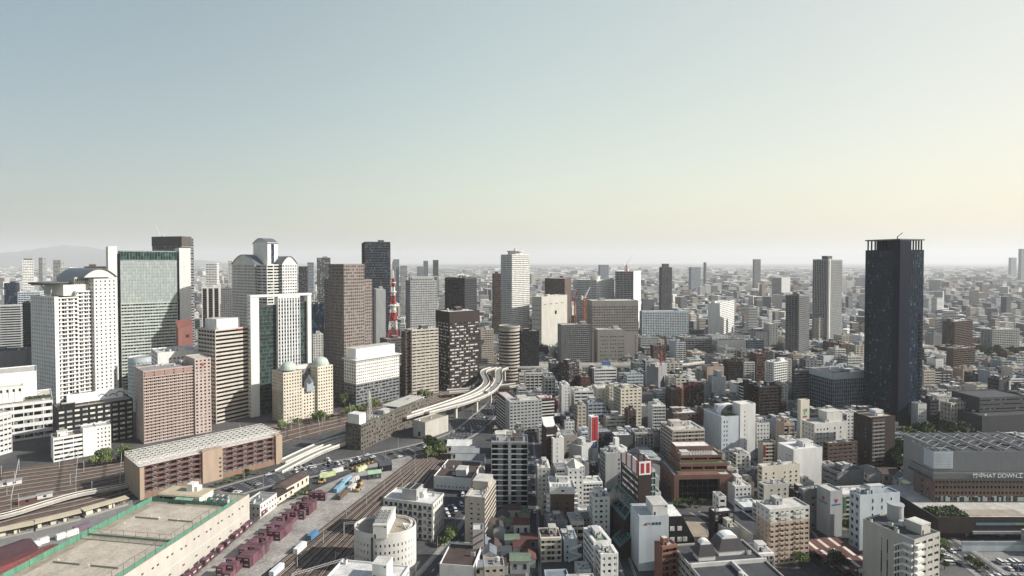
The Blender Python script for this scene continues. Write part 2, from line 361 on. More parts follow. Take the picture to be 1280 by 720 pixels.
# ---------------------------------------------------------------- buildings placed from their outline in the photo
OCC = []          # footprints (cx, cy, hx, hy, a)
HERO = []         # (short, xl, xr, ytop, ybottom seen, depth)
class Bd: pass
def solve(xl, xc, xr, yt, D, a, wx=None, wy=None):
    d = ray(xc, yt); t = D / d[1]; X = d[0] * t; z = H0 + d[2] * t; dc = D * cp - (z - H0) * sp
    ca, sa = math.cos(a), math.sin(a)
    if wx is None: k = (xr - CX) / F; wx = (k * dc - X) / (ca - k * sa * cp)
    if wy is None: k = (xl - CX) / F; wy = (k * dc - X) / (-sa - k * ca * cp)
    if not 3 < wy < 110: wy = max(10, min(26, abs(wx) * .8))
    if not 3 < wx < 150: wx = max(10, min(26, wy))
    return X, z, wx, wy
def bld(name, label, cat, short, xl, xc, xr, yt, yb, adeg, wx=None, wy=None, yv=None, Fs=None, Ls=None, Rs=None, Bs=None, wl='grey', gl=None, rf='pale', wl2=None, wins=False, kit=3, pent=None, group=None, zmin=0, keep=True, H=None):
    a = math.radians(adeg); D = depth_of(yb)
    X, z, wx, wy = solve(xl, xc, xr, yt, D, a, wx, wy)
    if H: z = H
    ca, sa = math.cos(a), math.sin(a)
    cx_ = X + wx / 2 * ca - wy / 2 * sa; cy_ = D + wx / 2 * sa + wy / 2 * ca
    b = Bd(); b.root = empty(name, (cx_, cy_, 0), a, label, cat, group); b.wx, b.wy, b.H = wx, wy, z; b.R = (-wx / 2, wx / 2, -wy / 2, wy / 2); b.a = a; b.D = D
    if keep: OCC.append((cx_, cy_, wx / 2, wy / 2, a))
    HERO.append((short, min(xl, xc), max(xr, xc), yt, yv or yb, D))
    if Fs: mass(b.root, b.R, zmin, z, Fs, Ls or Fs, Rs, Bs, wl, gl, rf, wl2, wins=wins)
    if pent:
        for (fx0, fx1, fy0, fy1, h, pw) in pent: penthouse(b.root, -wx / 2 + fx0 * wx, -wx / 2 + fx1 * wx, -wy / 2 + fy0 * wy, -wy / 2 + fy1 * wy, z - .8, h + .8, pw)
    if kit: roofkit(b.root, b.R, z, hash_(name + label), wl if isinstance(wl, str) else 'grey', kit, not pent)
    if not (3 < wx < 150 and 3 < wy < 150): print('ODD', short, round(wx, 1), round(wy, 1), round(z, 1))
    return b
def hash_(s): return sum((i + 1) * ord(c) for i, c in enumerate(s)) % 100003
def text(body, size, loc, rot, m, parent, name='lettering', ext=.03, align='CENTER'):
    c = bpy.data.curves.new(name, 'FONT'); c.body = body; c.size = size; c.extrude = ext; c.align_x = align; c.align_y = 'CENTER'; c.materials.append(m)
    tmp = bpy.data.objects.new(name, c); me = bpy.data.meshes.new_from_object(tmp); bpy.data.objects.remove(tmp)
    o = bpy.data.objects.new(name, me); COL.objects.link(o); o.location = loc; o.rotation_euler = rot; o.parent = parent; return o
# ---------------------------------------------------------------- setting: ground, haze, yards, railway beds, roads
def ground_mat():
    m, n, p = base_mat('city_ground'); L = n.links.new
    tc = n.nodes.new('ShaderNodeTexCoord')
    n1 = n.nodes.new('ShaderNodeTexNoise'); n1.inputs['Scale'].default_value = .02; n1.inputs['Detail'].default_value = 8
    n2 = n.nodes.new('ShaderNodeTexNoise'); n2.inputs['Scale'].default_value = .35; n2.inputs['Detail'].default_value = 4
    cr = n.nodes.new('ShaderNodeValToRGB'); e = cr.color_ramp.elements
    e[0].position = .35; e[0].color = lin('36383c'); e[1].position = .7; e[1].color = lin('5f5e5a')
    ad = n.nodes.new('ShaderNodeMath'); ad.operation = 'ADD'; mu = n.nodes.new('ShaderNodeMath'); mu.operation = 'MULTIPLY_ADD'; mu.inputs[1].default_value = .5; mu.inputs[2].default_value = -.25
    L(tc.outputs['Object'], n1.inputs['Vector']); L(tc.outputs['Object'], n2.inputs['Vector']); L(n2.outputs['Fac'], mu.inputs[0]); L(n1.outputs['Fac'], ad.inputs[0]); L(mu.outputs[0], ad.inputs[1])
    L(ad.outputs[0], cr.inputs[0]); L(cr.outputs[0], p.inputs['Base Color']); p.inputs['Roughness'].default_value = .9
    return m
mb = MB(); mb.face([(-60000, -3000, 0), (60000, -3000, 0), (60000, 62000, 0), (-60000, 62000, 0)])
tag(mb.build('ground', ground_mat()), kind='structure')
mb = MB(); mb.box(-60500, 60500, -3500, 62500, -1, 1100)
hm = bpy.data.materials.new('haze_air'); hm.use_nodes = True; hn = hm.node_tree; hn.nodes.clear()
pv = hn.nodes.new('ShaderNodeVolumePrincipled'); pv.inputs['Color'].default_value = (.955, .975, .985, 1); pv.inputs['Density'].default_value = HAZE; pv.inputs['Anisotropy'].default_value = 0.12
ho = hn.nodes.new('ShaderNodeOutputMaterial'); hn.links.new(pv.outputs[0], ho.inputs['Volume'])
tag(mb.build('haze', hm), kind='stuff')

ASPH = mat('asphalt', '4b4c4f', .9, .25, .12, streak=False); ASPH_L = mat('old_asphalt', '84837e', .9, .22, .1, streak=False)
YARD = mat('yard_concrete', 'a49e93', .9, .42, .07, streak=False); PAVE = mat('pavement', '97948c', .9, .2, .3, streak=False)
BALL = mat('brown_ballast', '705d50', .95, .45, .25, streak=False); LINE = mat('road_paint', 'd2d0c8', .7, .15); RAILM = mat('rail_steel', 'b9ab9c', .5, .2, metal=.4)
SLEEP = mat('sleepers', '5a463a', .9, .3); CONC = mat('viaduct_concrete', 'cbc6b8', .8, .2, .1); SOIL = mat('sandy_soil', 'a39176', .95, .25, .2, streak=False)
BALL2 = mat('dark_ballast', '3e312a', .95, .4, .3, streak=False)
GRASS = mat('grass_green', '5c6b35', .95, .4, .4, streak=False)
def offs(pts, d):
    out = []
    for i, p in enumerate(pts):
        a = Vector(pts[max(0, i - 1)][:2]); b = Vector(pts[min(len(pts) - 1, i + 1)][:2]); t = (b - a).normalized()
        out.append((p[0] - t.y * d, p[1] + t.x * d, p[2] if len(p) > 2 else 0))
    return out
def smooth(pts, n=6):                                       # Catmull-Rom through the points
    r = []
    for i in range(len(pts) - 1):
        p0, p1, p2, p3 = (Vector(pts[max(0, i - 1)]), Vector(pts[i]), Vector(pts[i + 1]), Vector(pts[min(len(pts) - 1, i + 2)]))
        for k in range(n):
            t = k / n; r.append(tuple(.5 * ((2 * p1) + (p2 - p0) * t + (2 * p0 - 5 * p1 + 4 * p2 - p3) * t * t + (3 * p1 - p0 - 3 * p2 + p3) * t ** 3)))
    r.append(tuple(pts[-1])); return r
def strip(mb, pts, d0, d1, z0, z1, m=0):                     # solid strip between offsets d0..d1 along pts (z of points added)
    A, B = offs(pts, d0), offs(pts, d1); n = len(pts); b = len(mb.v)
    for i in range(n):
        za = pts[i][2] if len(pts[i]) > 2 else 0
        mb.v += [(A[i][0], A[i][1], za + z0), (B[i][0], B[i][1], za + z0), (B[i][0], B[i][1], za + z1), (A[i][0], A[i][1], za + z1)]
    for i in range(n - 1):
        o, q = b + 4 * i, b + 4 * i + 4
        for j in range(4):
            k = (j + 1) % 4; mb.f.append((o + j, o + k, q + k, q + j)); mb.m.append(m)
    mb.f += [(b, b + 3, b + 2, b + 1), (b + 4 * n - 4, b + 4 * n - 3, b + 4 * n - 2, b + 4 * n - 1)]; mb.m += [m, m]
def seglen(pts):
    return sum((Vector(pts[i + 1][:2]) - Vector(pts[i][:2])).length for i in range(len(pts) - 1))
def along(pts, step, start=0.0):                             # (x, y, z, angle) each step metres
    out = []; acc = -start
    for i in range(len(pts) - 1):
        a, b = Vector(pts[i]), Vector(pts[i + 1]); L = (b - a).length; s = -acc if acc < 0 else (step - acc % step if acc % step > 1e-6 else 0)
        while s < L:
            p = a + (b - a) * (s / L); out.append((p.x, p.y, p.z if len(p) > 2 else 0, math.atan2(b.y - a.y, b.x - a.x))); s += step
        acc += L
    return out
def reserve(pts, wd):
    for i in range(len(pts) - 1):
        a, b = Vector(pts[i][:2]), Vector(pts[i + 1][:2]); c = (a + b) / 2
        OCC.append((c.x, c.y, (b - a).length / 2 + .5, wd / 2, math.atan2(b.y - a.y, b.x - a.x)))
def dashes(mb, pts, d, z, dash=3, gap=5, m=1, wd=.16):
    for x, y, zz, a in along(pts, dash + gap):
        t = Vector((math.cos(a), math.sin(a))); nn = Vector((-t.y, t.x)); c = Vector((x, y)) + nn * d
        p = [c + nn * wd, c - nn * wd, c - nn * wd + t * dash, c + nn * wd + t * dash]
        mb.face([(q.x, q.y, z) for q in (p[1], p[2], p[3], p[0])], m)
LEVEL = [0.02]
def road(px, width, lanes=2, m=None, sidewalk=2.0, raw=False, sm=True):
    pts = px if raw else [(*gp(*p), 0) for p in px]
    if sm and len(pts) > 2: pts = smooth(pts)
    LEVEL[0] += .006; z = LEVEL[0]; mb = MB()
    strip(mb, pts, -width / 2, width / 2, 0, z, 0)
    lw = width / lanes
    for k in range(1, lanes): dashes(mb, pts, -width / 2 + k * lw, z + .005, m=1)
    for s in (-1, 1): strip(mb, pts, s * (width / 2 - .45) - .09, s * (width / 2 - .45) + .09, z + .001, z + .006, 1)
    tag(mb.build('road', [m or ASPH, LINE]), kind='structure')
    if sidewalk:
        mb = MB(); strip(mb, pts, width / 2, width / 2 + sidewalk, 0, .15); strip(mb, pts, -width / 2 - sidewalk, -width / 2, 0, .15)
        tag(mb.build('pavement', PAVE), kind='structure')
    reserve(pts, width + 2 * sidewalk); return pts
def poly(name, px, z, m, res=False):
    p = [gp(*q) for q in px]
    area = sum(p[i][0] * p[(i + 1) % len(p)][1] - p[(i + 1) % len(p)][0] * p[i][1] for i in range(len(p)))
    if area < 0: p.reverse()
    mb = MB(); mb.face([(x, y, z) for x, y in p]); tag(mb.build(name, m), kind='structure'); return p
poly('yard', [(120, 800), (262, 690), (330, 640), (420, 600), (520, 556), (545, 551), (480, 600), (380, 677), (225, 800)], .012, YARD)
poly('railway_bed', [(225, 800), (380, 677), (480, 600), (540, 556), (576, 556), (515, 640), (470, 800)], .016, BALL)
poly('railway_bed', [(-80, 603), (0, 588), (166, 566), (350, 528), (430, 513), (520, 498), (606, 474), (690, 460), (690, 466), (606, 487), (520, 512), (440, 532), (352, 556), (170, 604), (160, 628), (60, 660), (-80, 690)], .018, BALL)
poly('service_road', [(-80, 690), (60, 660), (165, 625), (170, 640), (120, 668), (-20, 735), (-120, 760)], .014, ASPH_L)
def lerp_line(A, B, t): return [(a[0] + (b[0] - a[0]) * t, a[1] + (b[1] - a[1]) * t) for a, b in zip(A, B)]
def track(wp):
    wp = smooth([(*p, 0) for p in wp], 8); mb = MB()
    strip(mb, wp, -1.75, 1.75, .02, .09, 2); strip(mb, wp, -1.2, 1.2, .09, .14, 1)
    for s in (-.6, .6): strip(mb, wp, s - .11, s + .11, .14, .32, 0)
    tag(mb.build('railway_track', [RAILM, SLEEP, BALL2]), kind='structure'); return wp
LT = []; RT = []
A = [gp(*q) for q in [(-80, 606), (0, 592), (166, 569), (350, 531), (430, 516), (520, 501), (606, 476), (690, 461)]]
B = [gp(*q) for q in [(-80, 684), (20, 655), (150, 622), (352, 553), (440, 529), (520, 509), (606, 484), (690, 465)]]
for k in range(13): LT.append(track(lerp_line(A, B, k / 12) if k in (0, 3, 6, 9, 12) else lerp_line(A[:4], B[:4], k / 12)))
A = [gp(*q) for q in [(245, 790), (338, 715), (392, 672), (485, 600), (545, 556)]]; B = [gp(*q) for q in [(455, 790), (470, 715), (492, 672), (535, 600), (572, 556)]]
for k in range(9): RT.append(track(lerp_line(A, B, k / 8)))
A = [gp(*q) for q in [(195, 745), (252, 697), (300, 662), (345, 632)]]
YT = track(A)
for c in ((120, 800), (262, 690)): pass
OCC.append((*gp(380, 660), 60, 150, math.radians(-11)))
for q in ((30, 640, 90, 60, 20), (160, 600, 60, 60, 40), (300, 555, 60, 40, 45), (430, 525, 45, 25, 45), (520, 506, 45, 18, 40), (600, 480, 50, 16, 40), (540, 565, 40, 60, -20)):
    OCC.append((*gp(q[0], q[1]), q[2], q[3], math.radians(q[4])))
AVENUE = road([(262, 622), (300, 610), (345, 598), (430, 581), (520, 562), (575, 544), (606, 520), (630, 498), (655, 482)], 22, 6)
CENTRE_ST = road([(668, 760), (664, 600), (662, 545)], 6.5, 1, sidewalk=.8)
EAST_ST = road([(800, 760), (768, 660), (757, 600), (752, 566)], 6, 1, sidewalk=.8)
BRIDGE_ST = road([(500, 760), (548, 705), (585, 660), (606, 625)], 9, 2, sidewalk=2.5)
SE_ROAD = road([(1300, 765), (1215, 700), (1178, 675), (1130, 640), (1090, 610)], 13, 4, sidewalk=2.5)
SHED_ST = road([(1085, 740), (1045, 705), (1010, 668), (975, 625), (930, 570)], 7, 2, sidewalk=1)
WEST_ST = road([(910, 740), (890, 660), (868, 640)], 6, 1, sidewalk=.8)
# low hills at the far edge of the plain
def hills(name, x0, x1, y, hmax, seed):
    r = random.Random(seed); n = 60; mb = MB(); ph = [r.random() * 6 for _ in range(5)]
    rows = []
    for j in range(6):
        row = []
        for i in range(n + 1):
            u = i / n; h = sum(math.sin(u * (3 + 5 * k) + ph[k]) / (1.5 + k) for k in range(5)) * .28 + .6
            env = max(0, math.sin(math.pi * min(1, u * .96 + .02))) ** .7
            prof = [0, .45, .8, 1, .7, 0][j]
            row.append((x0 + (x1 - x0) * u, y + j * 700 + r.random() * 150, hmax * max(.05, h) * env * prof * (1 + .08 * r.random())))
        rows.append(row)
    b = 0
    for row in rows: mb.v += row
    for j in range(5):
        for i in range(n):
            o = j * (n + 1) + i; mb.f.append((o, o + 1, o + n + 2, o + n + 1)); mb.m.append(0)
    tag(mb.build(name, mat('far_forest', '4d5a4a', .95, .3, .004, streak=False), smooth=True), kind='structure')
hills('hills', -24500, -11500, 21500, 960, 3)
# ---------------------------------------------------------------- buildings one can tell apart
BK = ('blank',)
def G(b=3, f=3.2, w=.5, h=.5): return ('grid', b, f, w, h)
def BD(f=3.6, h=.45, b=6, pw=.2): return ('band', b, f, h, pw)
def BC(b=5, f=3.0, p=1.0): return ('balc', b, f, p)
def CU(b=1.6, f=3.6, mw=.08, tw=.25): return ('curt', b, f, mw, tw)
def FN(b=2.4, f=3.6, fw=.6, h=.6): return ('fin', b, f, fw, h)
AP, OF, TW, HT, SH_ = 'apartment_block', 'office_building', 'office_tower', 'hotel', 'shop_building'
REG = {}
def reg(short, b): REG[short] = b; return b
def panel(b, name, side, s0, s1, z0, z1, m, d=.1, off=.0):
    mb = MB(); fbox(mb, side, b.R, s0, s1, off, off + d, z0, z1); return mb.build(name, m, b.root)
def extra(b, R, z0, z1, Fs, Ls, wl, gl=None, rf='pale', wl2=None, Rs=None, Bs=None): return mass(b.root, R, z0, z1, Fs, Ls, Rs, Bs, wl, gl, rf, wl2)
def arch_roof(b, x0, x1, y0, y1, z, rise, m, name='curved_roof', over=.8, n=14, th=.5, axis='x'):
    if axis == 'y': x0, x1, y0, y1 = y0, y1, -x1, -x0           # vault turned a quarter, built in its own frame
    mb = MB(); pts = []
    for i in range(n + 1):
        u = i / n; pts.append((x0 - over + (x1 - x0 + 2 * over) * u, z + rise * math.sin(math.pi * (.08 + .84 * u)) - rise * math.sin(math.pi * .08)))
    prof = pts + [(p[0], p[1] - th) for p in reversed(pts)]
    mb.extrude_y(prof[::-1], y0 - over, y1 + over)
    inner = [(x0, z - .3)] + [(p[0], p[1] - th - .02) for p in pts if x0 < p[0] < x1] + [(x1, z - .3)]    # solid gable walls under the vault
    m2 = MB(); m2.extrude_y(inner[::-1], y0 + .3, y1 - .3); rz = math.pi / 2 if axis == 'y' else None
    m2.build('gable_wall', wall('offwhite'), b.root, None, rz); return mb.build(name, m, b.root, None, rz)
ZINC = mat('zinc_roof', '6d757d', .45, .15, metal=.3); GLOW = None
REDP = mat('red_paint', 'b0202c', .5, .1); WHITEL = mat('white_lettering', 'ecebe6', .6, .02); BLUEP = mat('blue_paint', '2f6fae', .5, .1); GREENP = mat('green_copper', 'aebbb0', .6, .15)

# ---- station quarter on the far side of the tracks
b = bld('hotel', 'pink tiled slab hotel with rows of balconies beside the railway tracks', 'hotel', 'pink hotel', 169, 179, 262, 464, 555, 45, Fs=BC(3.2, 2.75, 1.0), Ls=G(3.4, 2.75, .4, .4), wl='pink', gl=G_DARK, rf='grey', kit=5)
tw = b.wx * .74
extra(b, (b.wx / 2 - 13, b.wx / 2 + .6, -b.wy / 2 - 1.5, b.wy / 2), 0, b.H + 6, G(3.2, 3.1, .5, .5), BK, 'pink')
for i in range(5): panel(b, 'roof_panel', 'F', 1 + i * (b.wx - 15) / 5, (i + .86) * (b.wx - 15) / 5 + 1, b.H - 5.2, b.H - .6, mat('pink_tile', '9a7a70'), .3)
mb = MB(); s = (b.wx / 2 - 6.5); mb.prism([(s - 1.6, 0), (s - .5, 0), (s - .5, .1), (s - 1.6, .1)], b.H + 2, b.H + 2.6)
for dx, dz, ww, hh in ((-1.7, 2.2, 1.4, .7), (.3, 2.2, 1.4, .7), (-.8, 1.2, 1.6, .8), (-.7, 3, 1.4, .9)): mb.box(s + dx, s + dx + ww, -b.wy / 2 - 1.7, -b.wy / 2 - 1.5, b.H + dz - 2.5, b.H + dz + hh - 2.5)
mb.build('emblem', REDP, b.root); reg('pink hotel', b)
b = bld(TW, 'brown and cream striped office tower with white rooftop box beside pink hotel', 'office tower', 'striped tower', 247, 269, 311, 412, 530, 57, Fs=BD(3.9, .5, 40, .2), Ls=BD(3.9, .5, 5.5, .4), wl='sand', wl2=None, gl=G_BLACK, kit=4, pent=[(.12, .8, .15, .8, 9, 'white')])
text('ORBIS', 2.2, (b.wx / 2 - 9, -b.wy / 2 - .1, b.H - 1.4), (math.pi / 2, 0, 0), REDP, b.root) if False else None
mb = MB(); 
for i in range(10):
    a0, a1 = i * .628, (i + 1) * .628; x, z = b.wx / 2 - 13, b.H - 2
    mb.tube((x + 1.1 * math.cos(a0), -b.wy / 2 - .15, z + .9 * math.sin(a0)), (x + 1.1 * math.cos(a1), -b.wy / 2 - .15, z + .9 * math.sin(a1)), .22)
for i in range(5): mb.box(x + 2 + i * 1.5, x + 3.1 + i * 1.5, -b.wy / 2 - .2, -b.wy / 2 - .02, z - .5, z + .6)
mb.build('emblem', REDP, b.root); reg('striped tower', b)
b = bld(TW, 'tall white framed tower with green glass bays and vertical white fins', 'office tower', 'green glass tower', 309, 313, 389, 372, 522, 45, Fs=None, wl='white', kit=0)
x0, x1, y0, y1 = b.R; W = b.wx
extra(b, (x0, x0 + .13 * W, y0, y1), 0, b.H, BK, ('blank', [.3, .7], 3.9, 1.4, 1.4), 'white')
extra(b, (x0 + .13 * W, x0 + .43 * W, y0 + 4, y1), 0, b.H - 9, CU(1.5, 3.9, .1, .5), BK, 'darkgrey', G_GREEN)
extra(b, (x0 + .43 * W, x0 + .80 * W, y0 - .4, y1), 0, b.H, FN(3.0, 3.9, 1.15, .55), BK, 'white', G_DARK, wl2='bluegrey')
extra(b, (x0 + .80 * W, x0 + .935 * W, y0 + 3, y1), 0, b.H - 7, CU(1.5, 3.9, .1, .5), BK, 'darkgrey', G_GREEN)
extra(b, (x0 + .935 * W, x1, y0, y1), 0, b.H, BK, BK, 'white')
mb = MB(); mb.box(x0 - .3, x1 + .3, y0 - .6, y1 + .3, b.H, b.H + 2.2); mb.build('roof_frame', wall('white'), b.root); reg('green glass tower', b)
# domed hotel
b = bld(HT, 'cream hotel with two pale green domes and a deep notch between its towers', 'hotel', 'domed hotel', 340, 354, 416, 466, 530, 48, Fs=None, wl='cream', kit=0)
x0, x1, y0, y1 = b.R; W = b.wx; H = b.H
extra(b, (x0, x1, y0 + 3, y1), 0, H * .62, G(3.1, 3.3, .48, .46), G(3.1, 3.3, .45, .42), 'cream')
extra(b, (x0, x0 + .36 * W, y0, y1), 0, H, G(2.9, 3.3, .5, .46), G(3.1, 3.3, .45, .42), 'cream')
extra(b, (x0 + .68 * W, x1, y0 + .01, y1 - .01), 0, H + 1, G(2.9, 3.3, .5, .46), G(3.1, 3.3, .45, .42), 'cream')
extra(b, (x0 + .36 * W, x0 + .68 * W, y0 + 14, y1 - .02), H * .6, H - 2, G(3.1, 3.3, .5, .46), BK, 'midgrey')
for fx, r in ((.18, 7.2), (.84, 7.8)):
    mb = MB(); prof = 6; cx_ = x0 + fx * W; cy_ = y0 + 9
    mb.cyl(cx_, cy_, r + .6, H + .9, H + 2.6, 20)
    for i in range(prof):
        a0, a1 = math.pi / 2 * i / prof, math.pi / 2 * (i + 1) / prof
        mb.cyl(cx_, cy_, r * math.cos(a0), H + 2.6 + r * .85 * math.sin(a0), H + 2.6 + r * .85 * math.sin(a1), 20, max(.1, r * math.cos(a1)))
    mb.build('dome', GREENP, b.root)
mb = MB(); c = x0 + .53 * W; zb = H * .62
mb.box(c - 3.5, c + 3.5, y0 + .5, y0 + 6, zb - 4, zb + 5); mb.build('bay', wall('bluegrey'), b.root)
mb = MB(); mb.cyl(c, y0 + 3.2, 5.2, zb + 5, zb + 13, 4, .05); mb.build('spire_roof', ZINC, b.root)
mb = MB(); mb.box(x0 + .1 * W, x1 - .1 * W, y0 + 15, y1 - 3, H - 2, H + 2); mb.build('roof_block', wall('offwhite'), b.root); reg('domed hotel', b)
# brown stepped tower
b = bld(TW, 'tall brown stepped tower with a grid of square windows behind cream domed hotel', 'office tower', 'brown stepped tower', 404, 429, 465, 350, 500, 50, Fs=None, kit=0)
x0, x1, y0, y1 = b.R; W, D_, H = b.wx, b.wy, b.H; st = G(2.7, 3.7, .58, .55)
BR = mat('wall_brown_stone', '887b72', rand=.05)
extra(b, (x0 + 1.5, x1, y0, y1), 0, H, st, st, BR)
extra(b, (x0, x0 + .70 * W, y0 - 1.2, y0 + .72 * D_), 0, H + 18, st, st, BR)
extra(b, (x0 + .2 * W, x0 + .8 * W, y0 + .3 * D_, y0 + .9 * D_), H, H + 9, BK, BK, BR); ac(b.root, 0, 0, H + 8.2, 2); reg('brown stepped tower', b)
b = bld(OF, 'pale office block with white penthouse and darker lower floors beside the tracks', 'office building', 'pale office block', 430, 445, 499, 451, 510, 50, Fs=None, kit=0)
H = b.H
mass(b.root, b.R, 0, H * .5, BD(3.6, .55, 5, .35), BD(3.6, .5, 5, .6), None, None, 'midgrey', G_DARK)
mass(b.root, b.R, H * .5 - .0, H, G(2.6, 3.5, .55, .35), G(4, 3.5, .5, .5), None, None, 'white', G_DARK)
mb = MB(); mb.box(b.R[0] - 2, b.R[1] + 2, b.R[2] - 2, b.R[3] + 2, H, H + .8); mb.build('eave', wall('white'), b.root)
penthouse(b.root, b.R[0] + 2, b.R[1] - 4, b.R[2] + 3, b.R[3] - 2, H + .8, 11, 'white'); reg('pale office block', b)
b = bld(OF, 'beige banded office block with a chamfered corner and dark roof plant', 'office building', 'beige banded office', 501, 509, 548, 413, 497, 38, Fs=None, kit=0)
x0, x1, y0, y1 = b.R; H = b.H
extra(b, (x0 + 6, x1, y0, y1), 0, H, BD(3.6, .42, 6, .3), BD(3.6, .42, 6, .3), 'beige')
extra(b, (x0, x0 + 7, y0 + 4, y1 - 1), 0, H - 1.5, BD(3.6, .42, 6, .3), BD(3.6, .42, 6, .3), 'brown')
roofkit(b.root, (x0 + 6, x1, y0, y1), H, 5, 'darkgrey', 7); reg('beige banded office', b)
b = bld(TW, 'dark brown tower with light window bands beside the curving expressway', 'office tower', 'dark brown tower', 545, 562, 599, 390, 489, 38, Fs=BD(3.9, .42, 7, .3), Ls=BD(3.9, .42, 7, .5), wl='darkbrown', gl=glass('glass_bright_blinds', '2a2f33', '8f938f', 'c9c8bf', 3.4, 3.9, .45), rf='pale', kit=4)
extra(b, (b.R[0] - .3, b.R[1] + .3, b.R[2] - .3, b.R[3] + .3), b.H - 14, b.H + .2, BK, BK, 'darkbrown')
reg('dark brown tower', b)
# round tower with expressway passing through
def ring(mb, rx, ry, z0, z1, t, n=48, m=0, arc=(0, 1)):
    b0 = len(mb.v); k0, k1 = int(arc[0] * n), int(arc[1] * n)
    for i in range(k0, k1 + 1):
        a = 2 * math.pi * i / n; c, s_ = math.cos(a), math.sin(a)
        mb.v += [(rx * c, ry * s_, z0), ((rx - t) * c, (ry - t) * s_, z0), ((rx - t) * c, (ry - t) * s_, z1), (rx * c, ry * s_, z1)]
    for i in range(k1 - k0):
        o = b0 + 4 * i; q = o + 4
        for j in range(4): mb.f.append((o + j, q + j, q + (j + 1) % 4, o + (j + 1) % 4)); mb.m.append(m)
def round_building(b, rx, ry, H, fh, wh, wl, gl, top, piers=0, pw=.6):
    mb = MB(); nf = round((H - top) / fh); fh = (H - top) / nf
    for i in range(nf): ring(mb, rx, ry, i * fh, i * fh + fh * (1 - wh), .5)
    ring(mb, rx, ry, H - top, H, .5)
    for k in range(piers):
        a = 2 * math.pi * (k + .5) / piers; c = Vector((rx * math.cos(a), ry * math.sin(a))); t = Vector((-rx * math.sin(a), ry * math.cos(a))).normalized() * pw; n_ = Vector((t.y, -t.x)).normalized() * .45
        p = [c - t - n_, c + t - n_, c + t - n_ * .02, c - t - n_ * .02]
        if (p[1] - p[0]).cross(p[2] - p[1]) < 0: p.reverse()
        mb.prism([(q.x, q.y) for q in p], 0, H - top + .1)
    mb.build('wall', wall(wl), b.root)
    g = MB(); s = len(g.v); n = 48
    pts = [((rx - .45) * math.cos(2 * math.pi * i / n), (ry - .45) * math.sin(2 * math.pi * i / n)) for i in range(n)]
    g.prism(pts, 0, H - 1.6); g.build('glazing', gl, b.root)
    r = MB(); r.prism([(x * .99, y * .99) for x, y in pts], H - 1.6, H - 1.5); r.build('roof', roofm('warm'), b.root)
D = 756; b = Bd(); X, Y = (636.5 - 640) / F * D, D + 13; b.root = empty(TW, (X, Y, 0), 0, 'round cylindrical brown office tower with an expressway running through its lower floors', 'office tower')
round_building(b, 14, 14, 72, 4.2, .5, 'beige', G_BLACK, 7, 0); OCC.append((X, Y, 15, 15, 0)); HERO.append(('round tower', 622, 651, 408, 475, D)); b.R = (-14, 14, -14, 14); reg('round tower', b)
mb = MB(); mb.cyl(0, 0, 15.2, 69.5, 70.6, 40); mb.build('roof_rim', wall('midgrey'), b.root)
# white tower at the left with balconies, curved roof and saucer
b = bld(TW, 'big white high-rise hotel with curved grey roof, balcony stacks and a saucer helipad', 'hotel', 'white balcony high-rise', 38, 68, 145, 371, 512, 61, Fs=None, kit=0)
x0, x1, y0, y1 = b.R; W, D_, H = b.wx, b.wy, b.H
wp = G(5.2, 4.3, .38, .42)
extra(b, (x0, x0 + .06 * W, y0, y1), 0, H, BK, wp, 'white')
extra(b, (x0 + .06 * W, x0 + .36 * W, y0 + .6, y1), 0, H - 1, BC(6, 4.3, 1.3), wp, 'white')
extra(b, (x0 + .36 * W, x0 + .62 * W, y0 + 4, y1 - .02), 0, H + 5, BC(6, 4.3, 1.3), wp, 'white')
extra(b, (x0 + .62 * W, x1, y0 - .5, y1 + 6), 0, H + 18, G(4.4, 4.3, .36, .42), wp, 'white')
extra(b, (x0 + .2 * W, x0 + .62 * W, y0 + 9, y1 - 1), H, H + 12, BK, BK, 'offwhite')
extra(b, (x0 + .4 * W, x0 + .63 * W, y0 + 12, y1 - 2), H, H + 20, G(2, 5, .6, .4), BK, 'grey')
arch_roof(b, x0 + .48 * W, x1, y0 + 1, y1 + 5, H + 20, 13, ZINC, over=1.5)
mb = MB(); mb.cyl(x0 + .14 * W, y0 + D_ * .55, 16, H + 12, H + 14, 32, 18.5); mb.cyl(x0 + .14 * W, y0 + D_ * .55, 18.5, H + 14, H + 15, 32); mb.build('helipad', mat('saucer_grey', '5d6264', .6), b.root)
mb = MB()
for a in range(3): mb.tube((x0 + .14 * W + 3 * math.cos(a * 2.1), y0 + D_ * .5 + 3 * math.sin(a * 2.1), H - 1), (x0 + .14 * W + 8 * math.cos(a * 2.1 + .3), y0 + D_ * .55 + 8 * math.sin(a * 2.1 + .3), H + 12.2), .7)
mb.build('helipad_strut', STEEL, b.root); reg('white balcony high-rise', b)
b = bld(TW, 'tall pale green glass office tower between two white slabs', 'office tower', 'pale green glass tower', 150, 150, 221, 313, 486, 38, wy=40, Fs=None, kit=0)
x0, x1, y0, y1 = b.R; W, D_, H = b.wx, b.wy, b.H
mass(b.root, b.R, 0, H * .62, BD(3.9, .5, 3, .14), BD(3.9, .5, 3, .14), None, None, mat('spandrel_green', 'b4bfb4'), G_DARK)
mass(b.root, b.R, H * .62, H - 12, CU(3, 3.9, .06, .2), CU(3, 3.9, .06, .2), None, None, 'bluegrey', G_SKY)
mass(b.root, (x0 + .4, x1 - .4, y0 + .4, y1 - .4), H - 12, H, CU(3, 11, .1, .4), CU(3, 6, .1, .3), None, None, 'bluegrey', G_GREEN)
extra(b, (x0 - 12, x0 - 3, y0 + 3, y1 + 3), 0, H + 5, BK, BK, 'white'); extra(b, (x1 + 3, x1 + 16, y0 + 2, y1), 0, H + 4, BK, BK, 'white')
